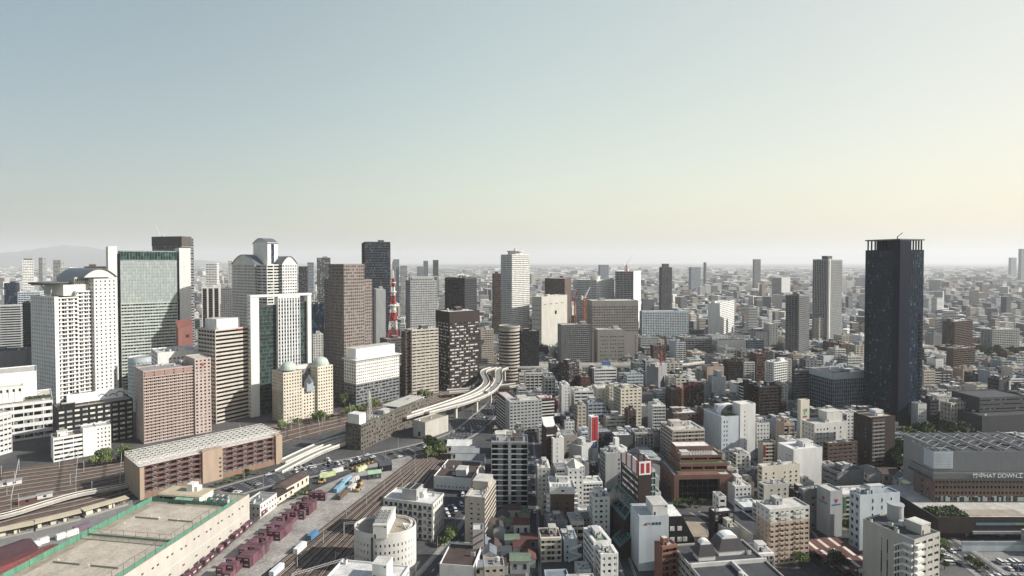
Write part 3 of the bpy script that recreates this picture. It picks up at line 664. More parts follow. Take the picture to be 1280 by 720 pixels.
extra(b, (x0 - 3.2, x0 - .01, y0 + 5, y1 - 3), 0, H - 4, CU(2, 3.9), CU(2, 3.9), 'darkgrey', G_BLUE); extra(b, (x1 + .01, x1 + 3.2, y0 + 5, y1 - 3), 0, H - 4, CU(2, 3.9), CU(2, 3.9), 'darkgrey', G_BLUE)
reg('pale green glass tower', b)
b = bld(TW, 'tallest brown grey tower with rounded dark crown behind pale green glass tower', 'office tower', 'tall brown grey tower', 190, 227, 242, 297, 462, 72, Fs=BD(4, .5, 4, .1), Ls=BD(4, .5, 4, .1), wl='midgrey', gl=G_WIDE, kit=0)
mb = MB(); mb.box(b.R[0] - .4, b.R[1] - 4, b.R[2] - .4, b.R[3] + .4, b.H - 12, b.H + 2); mb.build('crown', mat('crown_brown', '57504c', .5), b.root); reg('tall brown grey tower', b)
# twin-vault hotel tower
b = bld(HT, 'white high-rise hotel with three vaulted grey roofs and a tall central shaft', 'hotel', 'vaulted hotel tower', 290, 334, 371, 330, 487, 55, Fs=None, kit=0)
x0, x1, y0, y1 = b.R; W, D_, H = b.wx, b.wy, b.H; st = G(3.3, 3.7, .62, .5); bs = BD(3.7, .55, 9, .6)
extra(b, (x0, x0 + .5 * W, y0 + .34 * D_, y1), 0, H, st, st, 'offwhite'); extra(b, (x0 + .5 * W, x1, y0, y0 + .66 * D_), 0, H, st, bs, 'white')
extra(b, (x0 + .06 * W, x0 + .5 * W, y0 + .06 * D_, y0 + .34 * D_), 0, H - .5, bs, bs, 'offwhite')
extra(b, (x0 + .28 * W, x0 + .62 * W, y0 + .22 * D_, y0 + .62 * D_), H - 1, H + 27, BK, BK, 'white')
arch_roof(b, x0, x0 + .5 * W, y0 + .34 * D_, y1, H, 16, ZINC, axis='y'); arch_roof(b, x0 + .5 * W, x1, y0, y0 + .66 * D_, H, 13, ZINC); arch_roof(b, x0 + .28 * W, x0 + .62 * W, y0 + .22 * D_, y0 + .62 * D_, H + 26, 9, ZINC, axis='y')
panel(b, 'glass_strip', 'F', .40 * W, .50 * W, H, H + 25, G_BLUE, .12, -.22 * D_ - .0); reg('vaulted hotel tower', b)
# towers further back
def simple(*a, **k): return reg(a[3], bld(*a, **k))
simple(TW, 'dark glass slab tower with a bright reflection at its top corner', 'office tower', 'tall dark slab', 452, 456, 488, 302, 451, 18, Fs=CU(2.4, 4, .12, .6), Ls=CU(2.4, 4, .12, .6), wl='darkgrey', gl=G_BLUE, kit=2)
simple(TW, 'slim white residential tower rising alone above the far plain, octagonal cap', 'apartment tower', 'slim white tower', 626, 640, 662, 318, 441, 45, Fs=BD(3.3, .48, 3.4, .35), Ls=BD(3.3, .48, 3.4, .5), wl='white', gl=G_DARK, kit=0)
b = REG['slim white tower']; mb = MB(); mb.cyl(0, 0, 13, b.H, b.H + 5, 8); mb.cyl(0, 0, 15, b.H + 5, b.H + 6.5, 16); mb.cyl(0, 0, 2, b.H + 6.5, b.H + 11, 8); mb.build('roof_crown', wall('offwhite'), b.root)
simple(TW, 'grey office tower with an open frame crown beside the red and white mast', 'office tower', 'framed grey office', 507, 513, 547, 351, 450, 25, Fs=G(2.8, 3.7, .62, .5), Ls=BD(3.7, .5, 4, .3), wl='grey', gl=G_DARK, kit=4)
b = REG['framed grey office']; mb = MB(); x0, x1, y0, y1 = b.R
for i in range(7): mb.box(x0 + i * (b.wx - .8) / 6, x0 + i * (b.wx - .8) / 6 + .8, y0, y0 + .8, b.H - .5, b.H + 6)
mb.box(x0, x1, y0 - .01, y0 + .9, b.H + 6, b.H + 7.2); mb.box(x0, x0 + .9, y0 + .9, y1, b.H + 6, b.H + 7.2); mb.box(x0 + 4, x1 - 4, y0 + 5, y1 - 3, b.H - .8, b.H + 5); mb.build('crown_frame', wall('grey'), b.root)
simple(TW, 'black office slab with grey ribbed right half behind dark brown tower', 'office tower', 'black ribbed slab', 556, 581, 596, 347, 446, 62, Fs=FN(2.4, 3.8, .9, .7), Ls=FN(5, 3.8, .4, .8), wl='darkgrey', gl=G_BLACK, kit=5)
simple(TW, 'narrow dark brown tower close behind the slim white tower', 'office tower', 'narrow brown tower', 616, 617, 627, 342, 430, 10, Fs=BD(3.6, .4, 4), Ls=BD(3.6, .4, 4), wl='brown', kit=1, wy=18)
simple(OF, 'broad white windowless block with one square dark opening', 'broadcast building', 'white windowless block', 665, 677, 709, 371, 443, 52, Fs=BK, Ls=('blank', [.2, .5, .8], 8, 4, 1), wl='concrete', kit=3)
b = REG['white windowless block']; panel(b, 'opening', 'F', b.wx * .5, b.wx * .5 + 6, b.H - 32, b.H - 26, G_BLACK, .1)
for i in range(4): panel(b, 'louvre', 'F', b.wx * (.08 + .22 * i), b.wx * (.08 + .22 * i) + 8, b.H - 14, b.H - 13, DARKM, .08)
simple(OF, 'dark brown block with a beige end wall above white windowless block', 'office building', 'dark brown block', 681, 706, 714, 348, 422, 75, Fs=BK, Ls=BD(3.8, .3, 8), wl='brown', kit=3)
simple(OF, 'wide pale office with a round drum on its roof far behind grey gridded office', 'office building', 'drum roofed office', 720, 746, 768, 350, 415, 45, Fs=G(5, 4, .6, .4), Ls=BD(4, .4, 8), wl='white', kit=1)
b = REG['drum roofed office']; mb = MB(); mb.cyl(2, 2, 11, b.H - 1, b.H + 8, 24, 12.5); mb.build('roof_drum', wall('offwhite'), b.root)
simple(TW, 'blue glass tower under construction with white stair shaft', 'office tower', 'blue tower under construction', 769, 792, 801, 339, 417, 70, Fs=BK, Ls=CU(3, 4, .2, .3), wl='white', gl=G_BLUE, kit=1)
simple(TW, 'slender dark apartment tower standing alone with a stepped cap', 'apartment tower', 'slender dark tower', 824, 827, 840, 334, 420, 16, Fs=BD(3.2, .4, 3, .5), Ls=BD(3.2, .4, 3, .5), wl='darkgrey', kit=0, pent=[(.2, .75, .2, .8, 7, 'darkgrey')])
simple(AP, 'long pale apartment slab with vertical ribs', 'apartment block', 'long ribbed slab', 801, 803, 861, 389, 427, 8, Fs=FN(5, 3.2, 1, .5), Ls=BC(5, 3.1), wl='paleblue', kit=3, wy=16)
simple(OF, 'white office block with bright gridded right face and plain left face', 'office building', 'white gridded office', 885, 900, 918, 379, 426, 55, Fs=BD(3.8, .45, 3, .4), Ls=BK, wl='white', kit=3)
simple(TW, 'grey twin-slab apartment tower with dark vertical recesses', 'apartment tower', 'grey twin-slab tower', 1016, 1034, 1053, 324, 432, 40, Fs=FN(3.2, 3.2, 1.1, .7), Ls=FN(3.2, 3.2, .8, .7), wl='grey', gl=G_BLACK, wl2='midgrey', kit=0, pent=[(.3, .6, .3, .7, 6, 'darkgrey')])
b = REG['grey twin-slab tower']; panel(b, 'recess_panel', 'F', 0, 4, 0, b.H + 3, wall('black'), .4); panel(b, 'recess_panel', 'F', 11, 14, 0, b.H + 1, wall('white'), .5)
simple(TW, 'pair of dark slab towers joined by a black central shaft', 'apartment tower', 'dark slab pair', 982, 997, 1012, 369, 455, 40, Fs=FN(4, 3.2, 1.4, .7), Ls=FN(4, 3.2, .8, .7), wl='midgrey', gl=G_BLACK, kit=1)
b = REG['dark slab pair']; panel(b, 'shaft', 'F', -1.5, 4, 0, b.H + 2, wall('black'), 1)
simple(OF, 'pale blue slab block at the foot of grey twin-slab tower', 'office building', 'pale blue slab', 1035, 1036, 1053, 392, 424, 8, Fs=BK, Ls=BK, wl='paleblue', kit=1, wy=14)
simple(AP, 'beige apartment block between dark slab pair and pale blue slab', 'apartment block', 'beige mid block', 1017, 1024, 1038, 398, 432, 20, Fs=BD(3, .4, 4), Ls=BC(4), wl='beige', kit=2)
simple(OF, 'distant dark grey tower far out on the plain', 'office tower', 'far grey tower', 941, 943, 951, 324, 362, 12, Fs=BD(4, .4, 5), Ls=BD(4, .4, 5), wl='midgrey', kit=0)
simple(OF, 'distant grey and white paired blocks far out on the plain', 'office building', 'far paired blocks', 965, 977, 988, 347, 377, 45, Fs=BK, Ls=BD(4, .5, 5), wl='grey', kit=0)
simple(TW, 'far blue grey tower with flat top above the drum roofed office', 'office tower', 'far blue grey tower', 748, 750, 761, 331, 372, 12, Fs=BD(4, .4, 5), Ls=BD(4, .4, 5), wl='bluegrey', kit=0)
for i, (x0, x1, y, yb, wl_, lb) in enumerate([(520, 529, 333, 380, 'bluegrey', 'short blue grey tower in the haze above framed grey office'), (528, 535, 326, 378, 'midgrey', 'thin grey tower in the haze, nearer the red mast than its dark twin'), (540, 548, 325, 378, 'darkgrey', 'thin dark tower in the haze, the further of two dark ones'), (490, 499, 324, 385, 'bluegrey', 'broad blue grey tower with dark cap in the haze above the red mast'), (499, 509, 332, 385, 'grey', 'pale grey tower in the haze beside a broad blue grey tower'),
        (382, 392, 328, 400, 'bluegrey', 'slab tower of blue grey glass behind the vaulted hotel tower'), (371, 384, 333, 430, 'darkgrey', 'narrow dark ribbed tower touching the vaulted hotel tower'), (413, 421, 330, 390, 'white', 'thin white tower rising behind the brown stepped tower'), (283, 290, 326, 392, 'offwhite', 'thin white tower in the haze close to the vaulted hotel tower'), (255, 271, 329, 410, 'white', 'white office slab standing clear above the blocks behind the striped tower'),
        (46, 53, 322, 388, 'grey', 'thin pale tower in the haze beyond the white balcony high-rise'), (64, 76, 325, 392, 'grey', 'pale grey tower in the haze with a stepped top'), (73, 87, 334, 400, 'white', 'white framed block in the haze behind the curved roof'), (862, 876, 334, 366, 'bluegrey', 'low grey twin block far out beside a thin chimney-like tower'), (880, 883, 328, 360, 'midgrey', 'pencil-thin tower standing far out on the plain'), (1262, 1271, 322, 348, 'bluegrey', 'rounded hazy tower far away near the edge of the bay'), (1275, 1290, 311, 352, 'bluegrey', 'tall hazy slab far away at the edge of the bay')]):
    simple(TW, lb, 'office tower', 'haze tower %d' % i, x0, x0 + 2, x1, y, yb, 15, Fs=BD(4, .45, 6), Ls=BD(4, .45, 6), wl=wl_, kit=0, wy=22)
    HERO[-1] = ('',) + HERO[-1][1:]
simple(TW, 'white and grey tower with a flat dark cap below the hazy hills', 'office tower', 'capped white tower', 19, 28, 42, 325, 412, 40, Fs=BD(3.8, .45, 4), Ls=BD(3.8, .45, 4), wl='white', kit=0, pent=[(.1, .9, .1, .9, 3, 'darkgrey')])
simple(TW, 'grey gridded tower with open top between vaulted hotel and brown stepped tower', 'office tower', 'grey gridded tower', 392, 396, 413, 322, 424, 18, Fs=CU(3, 4, .3, .5), Ls=CU(3, 4, .3, .5), wl='midgrey', gl=G_WIDE, kit=1)
simple(OF, 'brown and white striped block with three pale piers behind striped tower', 'office building', 'three-pier block', 247, 252, 274, 359, 441, 25, Fs=FN(9, 3.8, 2.6, .7), Ls=BD(3.8, .4, 6), wl='offwhite', gl=G_BLACK, wl2='brown', kit=2)
simple(OF, 'small grey office between three-pier block and vaulted hotel tower', 'office building', 'small grey office', 274, 276, 292, 360, 446, 18, Fs=G(3, 3.6, .6, .5), Ls=G(3, 3.6, .6, .5), wl='midgrey', kit=2)
simple(OF, 'low navy glass block behind the green glass tower', 'office building', 'navy block', 388, 390, 405, 380, 476, 30, Fs=CU(2, 3.6), Ls=CU(2, 3.6), wl='navy', gl=G_BLUE, kit=2)
simple(OF, 'pale grey slab close against the tall dark slab', 'office building', 'pale grey slab', 467, 470, 482, 362, 458, 18, Fs=BK, Ls=BK, wl='grey', kit=1)
simple(OF, 'grey horizontally striped office at the frame edge beside white balcony high-rise', 'office building', 'grey striped office', -30, -26, 26, 383, 462, 30, Fs=BD(3.6, .5, 30), Ls=BD(3.6, .5, 30), wl='grey', gl=G_BLACK, kit=3)
simple(OF, 'navy glass slab wedged against the white balcony high-rise', 'office building', 'navy slab', 26, 28, 39, 378, 468, 30, Fs=CU(2, 3.6), Ls=CU(2, 3.6), wl='navy', gl=G_BLACK, kit=1)
simple(OF, 'dark blue low office beyond the grey striped office', 'office building', 'dark blue office', 3, 5, 21, 354, 424, 25, Fs=CU(3, 4), Ls=CU(3, 4), wl='navy', gl=G_BLUE, kit=1)
simple(OF, 'pale blue glazed office below the capped white tower', 'office building', 'pale glazed office', 19, 22, 50, 365, 432, 25, Fs=BD(3.8, .5, 4), Ls=BD(3.8, .5, 4), wl='paleblue', kit=2)
simple(OF, 'brown topped block peeping out behind the curved grey roof', 'office building', 'brown topped block', 103, 105, 134, 333, 440, 25, Fs=BD(3.8, .45, 4), Ls=BD(3.8, .45, 4), wl='brown', kit=2)
# grey gridded office, two blocks
b = bld(OF, 'massive grey office with a dense grid of small windows beyond the expressway', 'office building', 'grey gridded office', 738, 740, 798, 376, 455, 6, Fs=None, kit=0, wy=40); x0, x1, y0, y1 = b.R; GS = mat('wall_warm_grey', '8b857c')
mass(b.root, b.R, 0, b.H * .50, ('blank', [.3, .62, .94], 4, 2, 1.2), BK, None, None, GS); mass(b.root, (x0 + .02, x1 - .02, y0 + .02, y1), b.H * .5, b.H - 7, G(2.6, 3.9, .55, .55), G(2.6, 3.9, .5, .5), None, None, GS); mass(b.root, b.R, b.H - 7, b.H, BK, BK, None, None, GS)
roofkit(b.root, b.R, b.H, 3, 'grey', 3); reg('grey gridded office', b)
b = bld(OF, 'lower grey block with tiny windows standing in front of the gridded office', 'office building', 'lower grey block', 745, 747, 781, 412, 460, 6, Fs=('blank', [.12, .2, .28, .36, .5, .58, .66, .78, .86, .94], 5.5, 1.8, 1.3), Ls=BK, wl=GS, kit=3, wy=22); reg('lower grey block', b)
simple(AP, 'dark grey apartment slab beside lower grey block, dense balconies', 'apartment block', 'dark apartment slab', 697, 702, 738, 406, 462, 12, Fs=BC(3.2, 2.9), Ls=BK, wl='midgrey', kit=3)
simple(OF, 'black block with rows of small lit windows beside the round tower', 'office building', 'black speckled block', 649, 651, 674, 414, 474, 10, Fs=G(2.6, 3.6, .4, .3), Ls=BK, wl='black', gl=G_BLIND, kit=3)
simple(AP, 'beige apartment tower between dark brown tower and round tower', 'apartment block', 'beige slot tower', 598, 601, 617, 412, 470, 14, Fs=BD(3, .4, 3), Ls=BC(4), wl='beige', kit=2)
# red and white lattice mast on its block
b = bld(OF, 'low black telecom block carrying a red and white lattice mast', 'office building', 'mast block', 475, 484, 508, 424, 466, 40, Fs=BD(4, .3, 8), Ls=BD(4, .3, 8), wl='darkgrey', kit=2)
x, y = b.root.location.x, b.root.location.y; zb = b.H; Y = y; zt = H0 - (340 - 327) * Y / F
t = empty('radio_mast', (x, y, zb - .8), 0, 'red and white banded lattice radio mast with dish platforms', 'radio mast'); RW = [mat('mast_red', 'b3302a', .6), mat('mast_white', 'dcdad5', .6)]
hh = zt - zb + 16
def rr(u): return 7.5 * (1 - u) ** 1.6 + 1.3 if u < .8 else .45
for k in range(9):
    u0, u1 = k / 9, (k + 1) / 9; mb = MB()
    for a in range(4):
        a0 = math.pi / 4 + a * math.pi / 2; p = lambda u, a_: (rr(u) * math.cos(a_), rr(u) * math.sin(a_), u * hh)
        mb.tube(p(u0, a0), p(u1, a0), .55 if u0 < .75 else .3); mb.tube(p(u0, a0), p(u1, a0 + math.pi / 2), .3); mb.tube(p(u1, a0), p(u0, a0 + math.pi / 2), .3); mb.tube(p(u1, a0), p(u1, a0 + math.pi / 2), .3)
    if 2 <= k < 7: mb.cyl(0, 0, rr(u0) * .62, u0 * hh, u1 * hh, 10)
    mb.build('mast_section', RW[k % 2], t)
for u in (.42, .6, .72):
    mb = MB(); mb.cyl(0, 0, rr(u) + 2.2, u * hh, u * hh + 1, 16); mb.build('platform', RW[1], t)

# ---- white podium buildings at the left edge
simple(SH_, 'black office with rows of bright windows and a billboard on its roof', 'office building', 'black windowed office', 69, 72, 166, 512, 566, 46, Fs=G(5.5, 4.2, .72, .42), Ls=BK, wl='black', gl=glass('glass_pale_panes', '8f958f', 'b7b8ae', 'cfcdc0', 5, 4.2, .4), rf='warm', kit=4, wy=26)  # pane tones vary at random among pale greys
b = REG['black windowed office']; t = empty('billboard', b.root.matrix_basis @ Vector((0, b.R[2] + 9, b.H - .8)), b.a, 'long white billboard with blue brush strokes on the black windowed office', 'billboard')
mb = MB(); mb.box(-b.wx * .36, b.wx * .40, -.2, .2, 2, 10); mb.build('panel', mat('billboard_white', 'd9dcdc', .5, .1), t)
mb = MB()
for i in range(9): mb.tube((-b.wx * .36 + .4 + i * b.wx * .093, 1.2, 0), (-b.wx * .36 + .4 + i * b.wx * .093, .3, 9), .15)
mb.build('frame', STEEL, t); mb = MB(); r = random.Random(2)
for q in ((.05, 5), (.2, 4), (.30, 5.5)):
    for i in range(6): x = b.wx * q[0] + i * 1.1; z = q[1] + 1.2 * math.sin(i * .8); mb.prism([(x, -.26), (x + 1.2, -.26), (x + 1.2, -.2), (x, -.2)], [z, z + .4, z + .4, z], [z + .9, z + 1.5, z + 1.5, z + .9])
mb.build('brush_stroke', mat('stroke_blue', '4a6f8f', .6), t)
b = bld(OF, 'small white striped office with a plain white stair tower beside the tracks', 'office building', 'small white office', 65, 66.5, 104, 548, 578, 44, Fs=BD(3.4, .45, 6), Ls=BK, wl='white', rf='warm', kit=2, wy=17); x0, x1, y0, y1 = b.R
extra(b, (x1 - .2, x1 + 9, y0 - .5, y1 - 4), 0, b.H + 4, BK, BK, 'white'); extra(b, (x1 + 9, x1 + 19, y0 + 3, y1), 0, b.H + 3, G(2.6, 3.4, .4, .4), BK, 'white'); reg('small white office', b)
b = bld('shopping_centre', 'white station shopping centre in stepped terraces with a planted roof', 'shopping centre', 'white stepped mall', -40, -36, 66, 512, 560, 40, Fs=None, kit=0, wy=60); x0, x1, y0, y1 = b.R; H = b.H
extra(b, (x0, x1, y0, y1), 0, H, BD(6, .5, 7, .3), BK, 'white', G_BLIND); extra(b, (x0, x0 + .62 * b.wx, y0 + 10, y1), H, H + 14, FN(4, 12, 2.6, .3), BK, 'white'); extra(b, (x0, x0 + .8 * b.wx, y0 + 26, y1 + 4), H, H + 24, BK, BK, 'white'); roofkit(b.root, b.R, H, 5, 'white', 3, False)
mb = MB(); mb.box(x0 + .64 * b.wx, x1 - 2, y0 + 12, y0 + 17, H - .8, H + .6); mb.build('planter', mat('planter', '6f6a60'), b.root)
mb = MB(); r = random.Random(5)
for i in range(300):
    c = Vector((x0 + .65 * b.wx + r.random() * (b.wx * .33), y0 + 12.3 + r.random() * 4.4, H + .5 + r.random() * 1.8)); u = Vector((r.gauss(0, 1), r.gauss(0, 1), r.gauss(0, 1))).normalized() * .7; v = u.orthogonal().normalized() * .7
    mb.face([c - u - v, c + u - v, c + u + v, c - u + v])
mb.build('roof_hedge', mat('hedge_leaf', '45523a', .9, .4), b.root); reg('white stepped mall', b)
simple(SH_, 'grey curved blank block above the white stepped mall', 'department store', 'grey blank block', -40, -38, 33, 441, 500, 25, Fs=BK, Ls=BK, wl='midgrey', rf='dark', kit=3, wy=30)
simple(OF, 'tall narrow pale hall at the frame edge with a ribbed street front', 'office building', 'ribbed hall', -60, -58, 11, 530, 586, 75, Fs=FN(3, 4, .8, .4), Ls=FN(3, 4, .8, .4), wl='offwhite', kit=1, wx=40)
# cream drum and white block behind pink hotel
D = 600; b = Bd(); X, Y = (167 - 640) / F * D, D + 12; b.root = empty('office_building', (X, Y, 0), 0, 'pale cylindrical glass drum building behind the pink hotel', 'office building'); round_building(b, 13, 13, H0 - 121 * D / F, 4, .5, 'paleblue', G_SKY, 5, 24, .25); OCC.append((X, Y, 13, 13, 0)); HERO.append(('pale drum', 151, 183, 448, 500, D))
simple(OF, 'white windowless office with roof plant behind the pink hotel', 'office building', 'white plant block', 189, 197, 248, 441, 530, 40, Fs=('blank', [.3, .4, .5, .6, .7, .8, .9], 4, 2, 1.2), Ls=BD(4, .4, 6), wl='white', kit=8)
b = bld('exhaust_tower', 'rust red slanted ventilation tower beside the white slab', 'ventilation tower', 'red slanted tower', 223, 226, 241, 402, 500, 40, Fs=None, kit=0, wy=14); mb = MB(); x0, x1, y0, y1 = b.R
mb.prism([(x0 - 3, y0 - 2), (x1, y0), (x1, y1), (x0 - 3, y1)], 0, [b.H - 8, b.H - 4, b.H + 2, b.H]); mb.build('shell', mat('rust_red', '8c5448', .7), b.root); mb = MB(); mb.box(x0 + 5, x0 + 8, y0 - 1.4, y0 + 2, b.H - 18, b.H - 15); mb.build('opening', DARKM, b.root)
simple(AP, 'cluster of small pale blocks seen between green glass tower and brown stepped tower', 'apartment block', 'small pale blocks', 389, 391, 404, 418, 480, 20, Fs=G(), Ls=G(), wl='offwhite', kit=3)
# ---- right of the tracks: middle distance
simple(OF, 'dark glass office with a pale panelled crown beside the tall dark tower', 'office building', 'pale-crowned glass office', 1012, 1041, 1086, 467, 522, 14, Fs=CU(2.6, 3.8, .35, .3), Ls=CU(2.6, 3.8, .2, .3), wl='bluegrey', gl=G_BLUE, rf='dark', kit=6)
b = REG['pale-crowned glass office']; mb = MB(); x0, x1, y0, y1 = b.R
for s, L_ in (('F', b.wx), ('L', b.wy), ('R', b.wy), ('B', b.wx)):
    n = int(L_ / 3)
    for i in range(n): fbox(mb, s, b.R, i * L_ / n + .15, (i + 1) * L_ / n - .15, .07, .5, b.H - 6, b.H + .8)
mb.build('crown_panel', wall('paleblue'), b.root)
# the tall dark tower
b = bld(TW, 'tall black glass apartment tower with flat roof canopy, dominating the plain', 'apartment tower', 'tall black tower', 1082, 1125, 1155, 312, 535, 20, Fs=None, kit=0); x0, x1, y0, y1 = b.R; H = b.H
NV = mat('tower_navy', '0b1530', .6, .15, spec=.1)
mass(b.root, b.R, 0, H, CU(2.4, 3.3, .2, .45), CU(2.4, 3.3, .2, .45), None, None, NV, G_TOWER, 'dark')
mb = MB(); mb.box(x0 - .6, x0 + 13, y0 - .7, y0 + 6, 0, H + 8.8)
for i in range(int((H + 6) / 3.3)): mb.box(x0 + .5, x0 + 6, y0 - .85, y0 - .7, i * 3.3 + 1, i * 3.3 + 1.35); mb.box(x0 + 7, x0 + 12.5, y0 - .85, y0 - .7, i * 3.3 + 1, i * 3.3 + 1.35)
mb.build('dark_recess_panel', NV, b.root)  # proud dark panel paints the shade of a recessed strip
for s0, s1, sd in ((.06, .16, 'L'), (.86, .96, 'L'), (.84, .97, 'F')):
    L_ = b.wy if sd == 'L' else b.wx; mb = MB()
    for i in range(int(H / 3.3)): fbox(mb, sd, b.R, s0 * L_, s1 * L_, .07, 1.1, i * 3.3 + .2, i * 3.3 + 1.3)
    mb.build_each('balcony', NV, b.root, 33)
mb = MB()
for i in range(9): mb.box(x0 + 1 + i * (b.wx - 3) / 8, x0 + 2 + i * (b.wx - 3) / 8, y0 + 1, y0 + 2, H - .5, H + 9); mb.box(x0 + 1, x0 + 2, y0 + 3 + i * (b.wy - 5) / 8, y0 + 4 + i * (b.wy - 5) / 8, H - .5, H + 9)
mb.box(x0 + 7, x1 - 7, y0 + 8, y1 - 6, H - .8, H + 9); mb.build('roof_colonnade', NV, b.root)
mb = MB(); mb.box(x0 - .4, x1 + .4, y0 - .4, y1 + .4, H + 9, H + 10.2); mb.build('roof_canopy', mat('canopy_grey', '62656b', .6), b.root)
mb = MB(); mb.tube((x1 - 12, 0, H + 10.4), (x1 - 12, 0, H + 13), .5); mb.tube((x1 - 12, 0, H + 13), (x1 - 5, 0, H + 17), .35); mb.build('roof_crane', DARKM, b.root); reg('tall black tower', b)
simple(AP, 'dark brown apartment block with a central balcony stack and white roof hut', 'apartment block', 'dark brown flats', 1067, 1089, 1120, 522, 586, 14, Fs=None, kit=0)
b = REG['dark brown flats']; x0, x1, y0, y1 = b.R; H = b.H
mass(b.root, (x0, x1, y0 + .6, y1), 0, H, BK, ('blank', [.25, .75], 3, 1, 1.2), None, None, 'darkbrown', rf='warm'); mass(b.root, (x0 + .25, x0 + .52 * b.wx, y0 - 1, y0 + .55), 0, H - .8, BC(4, 2.95), BK, None, None, 'brown', wl2='midgrey')
penthouse(b.root, -2, 5, -3, 3, H - .8, 4, 'white'); mb = MB(); mb.box(-2.3, 5.3, -3.3, 3.3, H + 1.2, H + 1.7); mb.build('hut_band', wall('bluegrey'), b.root)
simple(OF, 'white clinic block with small square windows below the green-logo tower', 'clinic', 'white clinic', 1002, 1018, 1059, 530, 575, 16, Fs=('blank', [.1, .2, .3, .4, .62, .8], 3.6, 1.3, 1.3), Ls=G(3, 3.6, .35, .4), wl='offwhite', kit=6, pent=[(.5, .98, .3, .95, 7, 'offwhite')])
simple('sign_tower', 'cream windowless tower with a green and red logo panel above the white clinic', 'sign tower', 'green-logo tower', 997, 1001, 1012, 500, 560, 14, Fs=BK, Ls=BK, wl='cream', kit=0)
b = REG['green-logo tower']; mb = MB(); c = b.wx / 2; z = b.H - 10
mb.cyl(0, 0, 1, 0, .1, 4); mb = MB()
for pts in ([(-2.4, 1.2), (-.2, -1), (-.2, 2.2)], [(.3, 2.6), (2.4, 2.2), (1.9, -.2), (.3, -.6)], [(-1.8, -1.2), (0, -2.6), (.3, -1)]):
    mb.face([(p[0], b.R[2] - .06, z + p[1]) for p in pts])
mb.build('logo', mat('logo_green', '2f9a6a', .5), b.root); mb = MB(); mb.box(-2, 2, b.R[2] - .08, b.R[2] - .02, z - 5, z - 3.6); mb.build('logo_text', mat('logo_red', 'a5564a', .5), b.root)
simple(AP, 'low brown flats with roof terrace in front of the white clinic', 'apartment block', 'low brown flats', 1029, 1035, 1072, 554, 590, 12, Fs=BD(3, .4, 4, .5), Ls=BC(4, 2.9), wl='brown', kit=4)
simple(AP, 'stepped dark grey flats with a grey penthouse beside pale-crowned glass office', 'apartment block', 'stepped grey flats', 990, 993, 1012, 463, 512, 10, Fs=BC(5, 3), Ls=BC(5, 3), wl='darkgrey', wl2='midgrey', kit=3)
simple(AP, 'white apartment block with two stepped wings behind the dark stepped flats', 'apartment block', 'white winged flats', 956, 968, 984, 453, 488, 30, Fs=BC(4, 3), Ls=BC(4, 3), wl='white', kit=3)
simple(AP, 'dark brown flats with ribbon balconies beside the garden-roof office', 'apartment block', 'ribbon balcony flats', 937, 949, 977, 484, 532, 12, Fs=BC(5, 3), Ls=BC(5, 3), wl='darkbrown', rf='bluegrey', kit=4)
simple(AP, 'narrow brown and white striped flats against the ribbon balcony flats', 'apartment block', 'brown striped flats', 924, 930, 946, 480, 528, 12, Fs=BK, Ls=BC(4, 3), wl='darkbrown', wl2='white', kit=2)
b = bld(OF, 'pale blue office with louvred side, arched roof garden and white windowless tower', 'office building', 'garden-roof office', 880, 902, 944, 521, 577, 14, Fs=None, kit=0); x0, x1, y0, y1 = b.R; H = b.H
extra(b, (x0, x0 + .54 * b.wx, y0, y1), 0, H, ('blank', [.15, .3], 3.6, .9, 1.5), ('louv', 3, 3.6), 'paleblue', rf='pale'); extra(b, (x0 + .54 * b.wx, x1, y0 - .4, y0 + .4 * b.wy), 0, H + 9, ('blank', [.3], 3.6, .7, 1), BK, 'white', rf='white')
extra(b, (x0 + .54 * b.wx, x1, y0 + .4 * b.wy, y1), 0, H + 2, BK, BK, 'midgrey', rf='pale')
mb = MB(); mb.box(x0 + 6, x0 + .52 * b.wx, y0 + 2, y0 + 10, H - .8, H - .3); mb.build('roof_garden', GRASS, b.root)
mb = MB()
for k in range(12):
    a0, a1 = math.pi * k / 12, math.pi * (k + 1) / 12; c = x0 + 15; R_ = 9
    for yy in (y0 + 11, y0 + 16): mb.tube((c - R_ * math.cos(a0), yy, H - 1 + 7 * math.sin(a0)), (c - R_ * math.cos(a1), yy, H - 1 + 7 * math.sin(a1)), .5)
    mb.face([(c - R_ * math.cos(a0), y0 + 11.5, H - 1 + 6.8 * math.sin(a0)), (c - R_ * math.cos(a1), y0 + 11.5, H - 1 + 6.8 * math.sin(a1)), (c - R_ * math.cos(a1), y0 + 16, H - 1 + 6.8 * math.sin(a1)), (c - R_ * math.cos(a0), y0 + 16, H - 1 + 6.8 * math.sin(a0))])
mb.build('roof_arch', WHITEP, b.root); penthouse(b.root, x0 + 8, x0 + 22, y1 - 8, y1 - 2, H - .8, 5, 'paleblue'); reg('garden-roof office', b)
simple(OF, 'small white office squeezed beside the white windowless tower of the garden-roof office', 'office building', 'small white annex', 944, 946, 962, 529, 560, 8, Fs=G(2.8, 3.2, .45, .4), Ls=BK, wl='white', kit=2, wy=12)
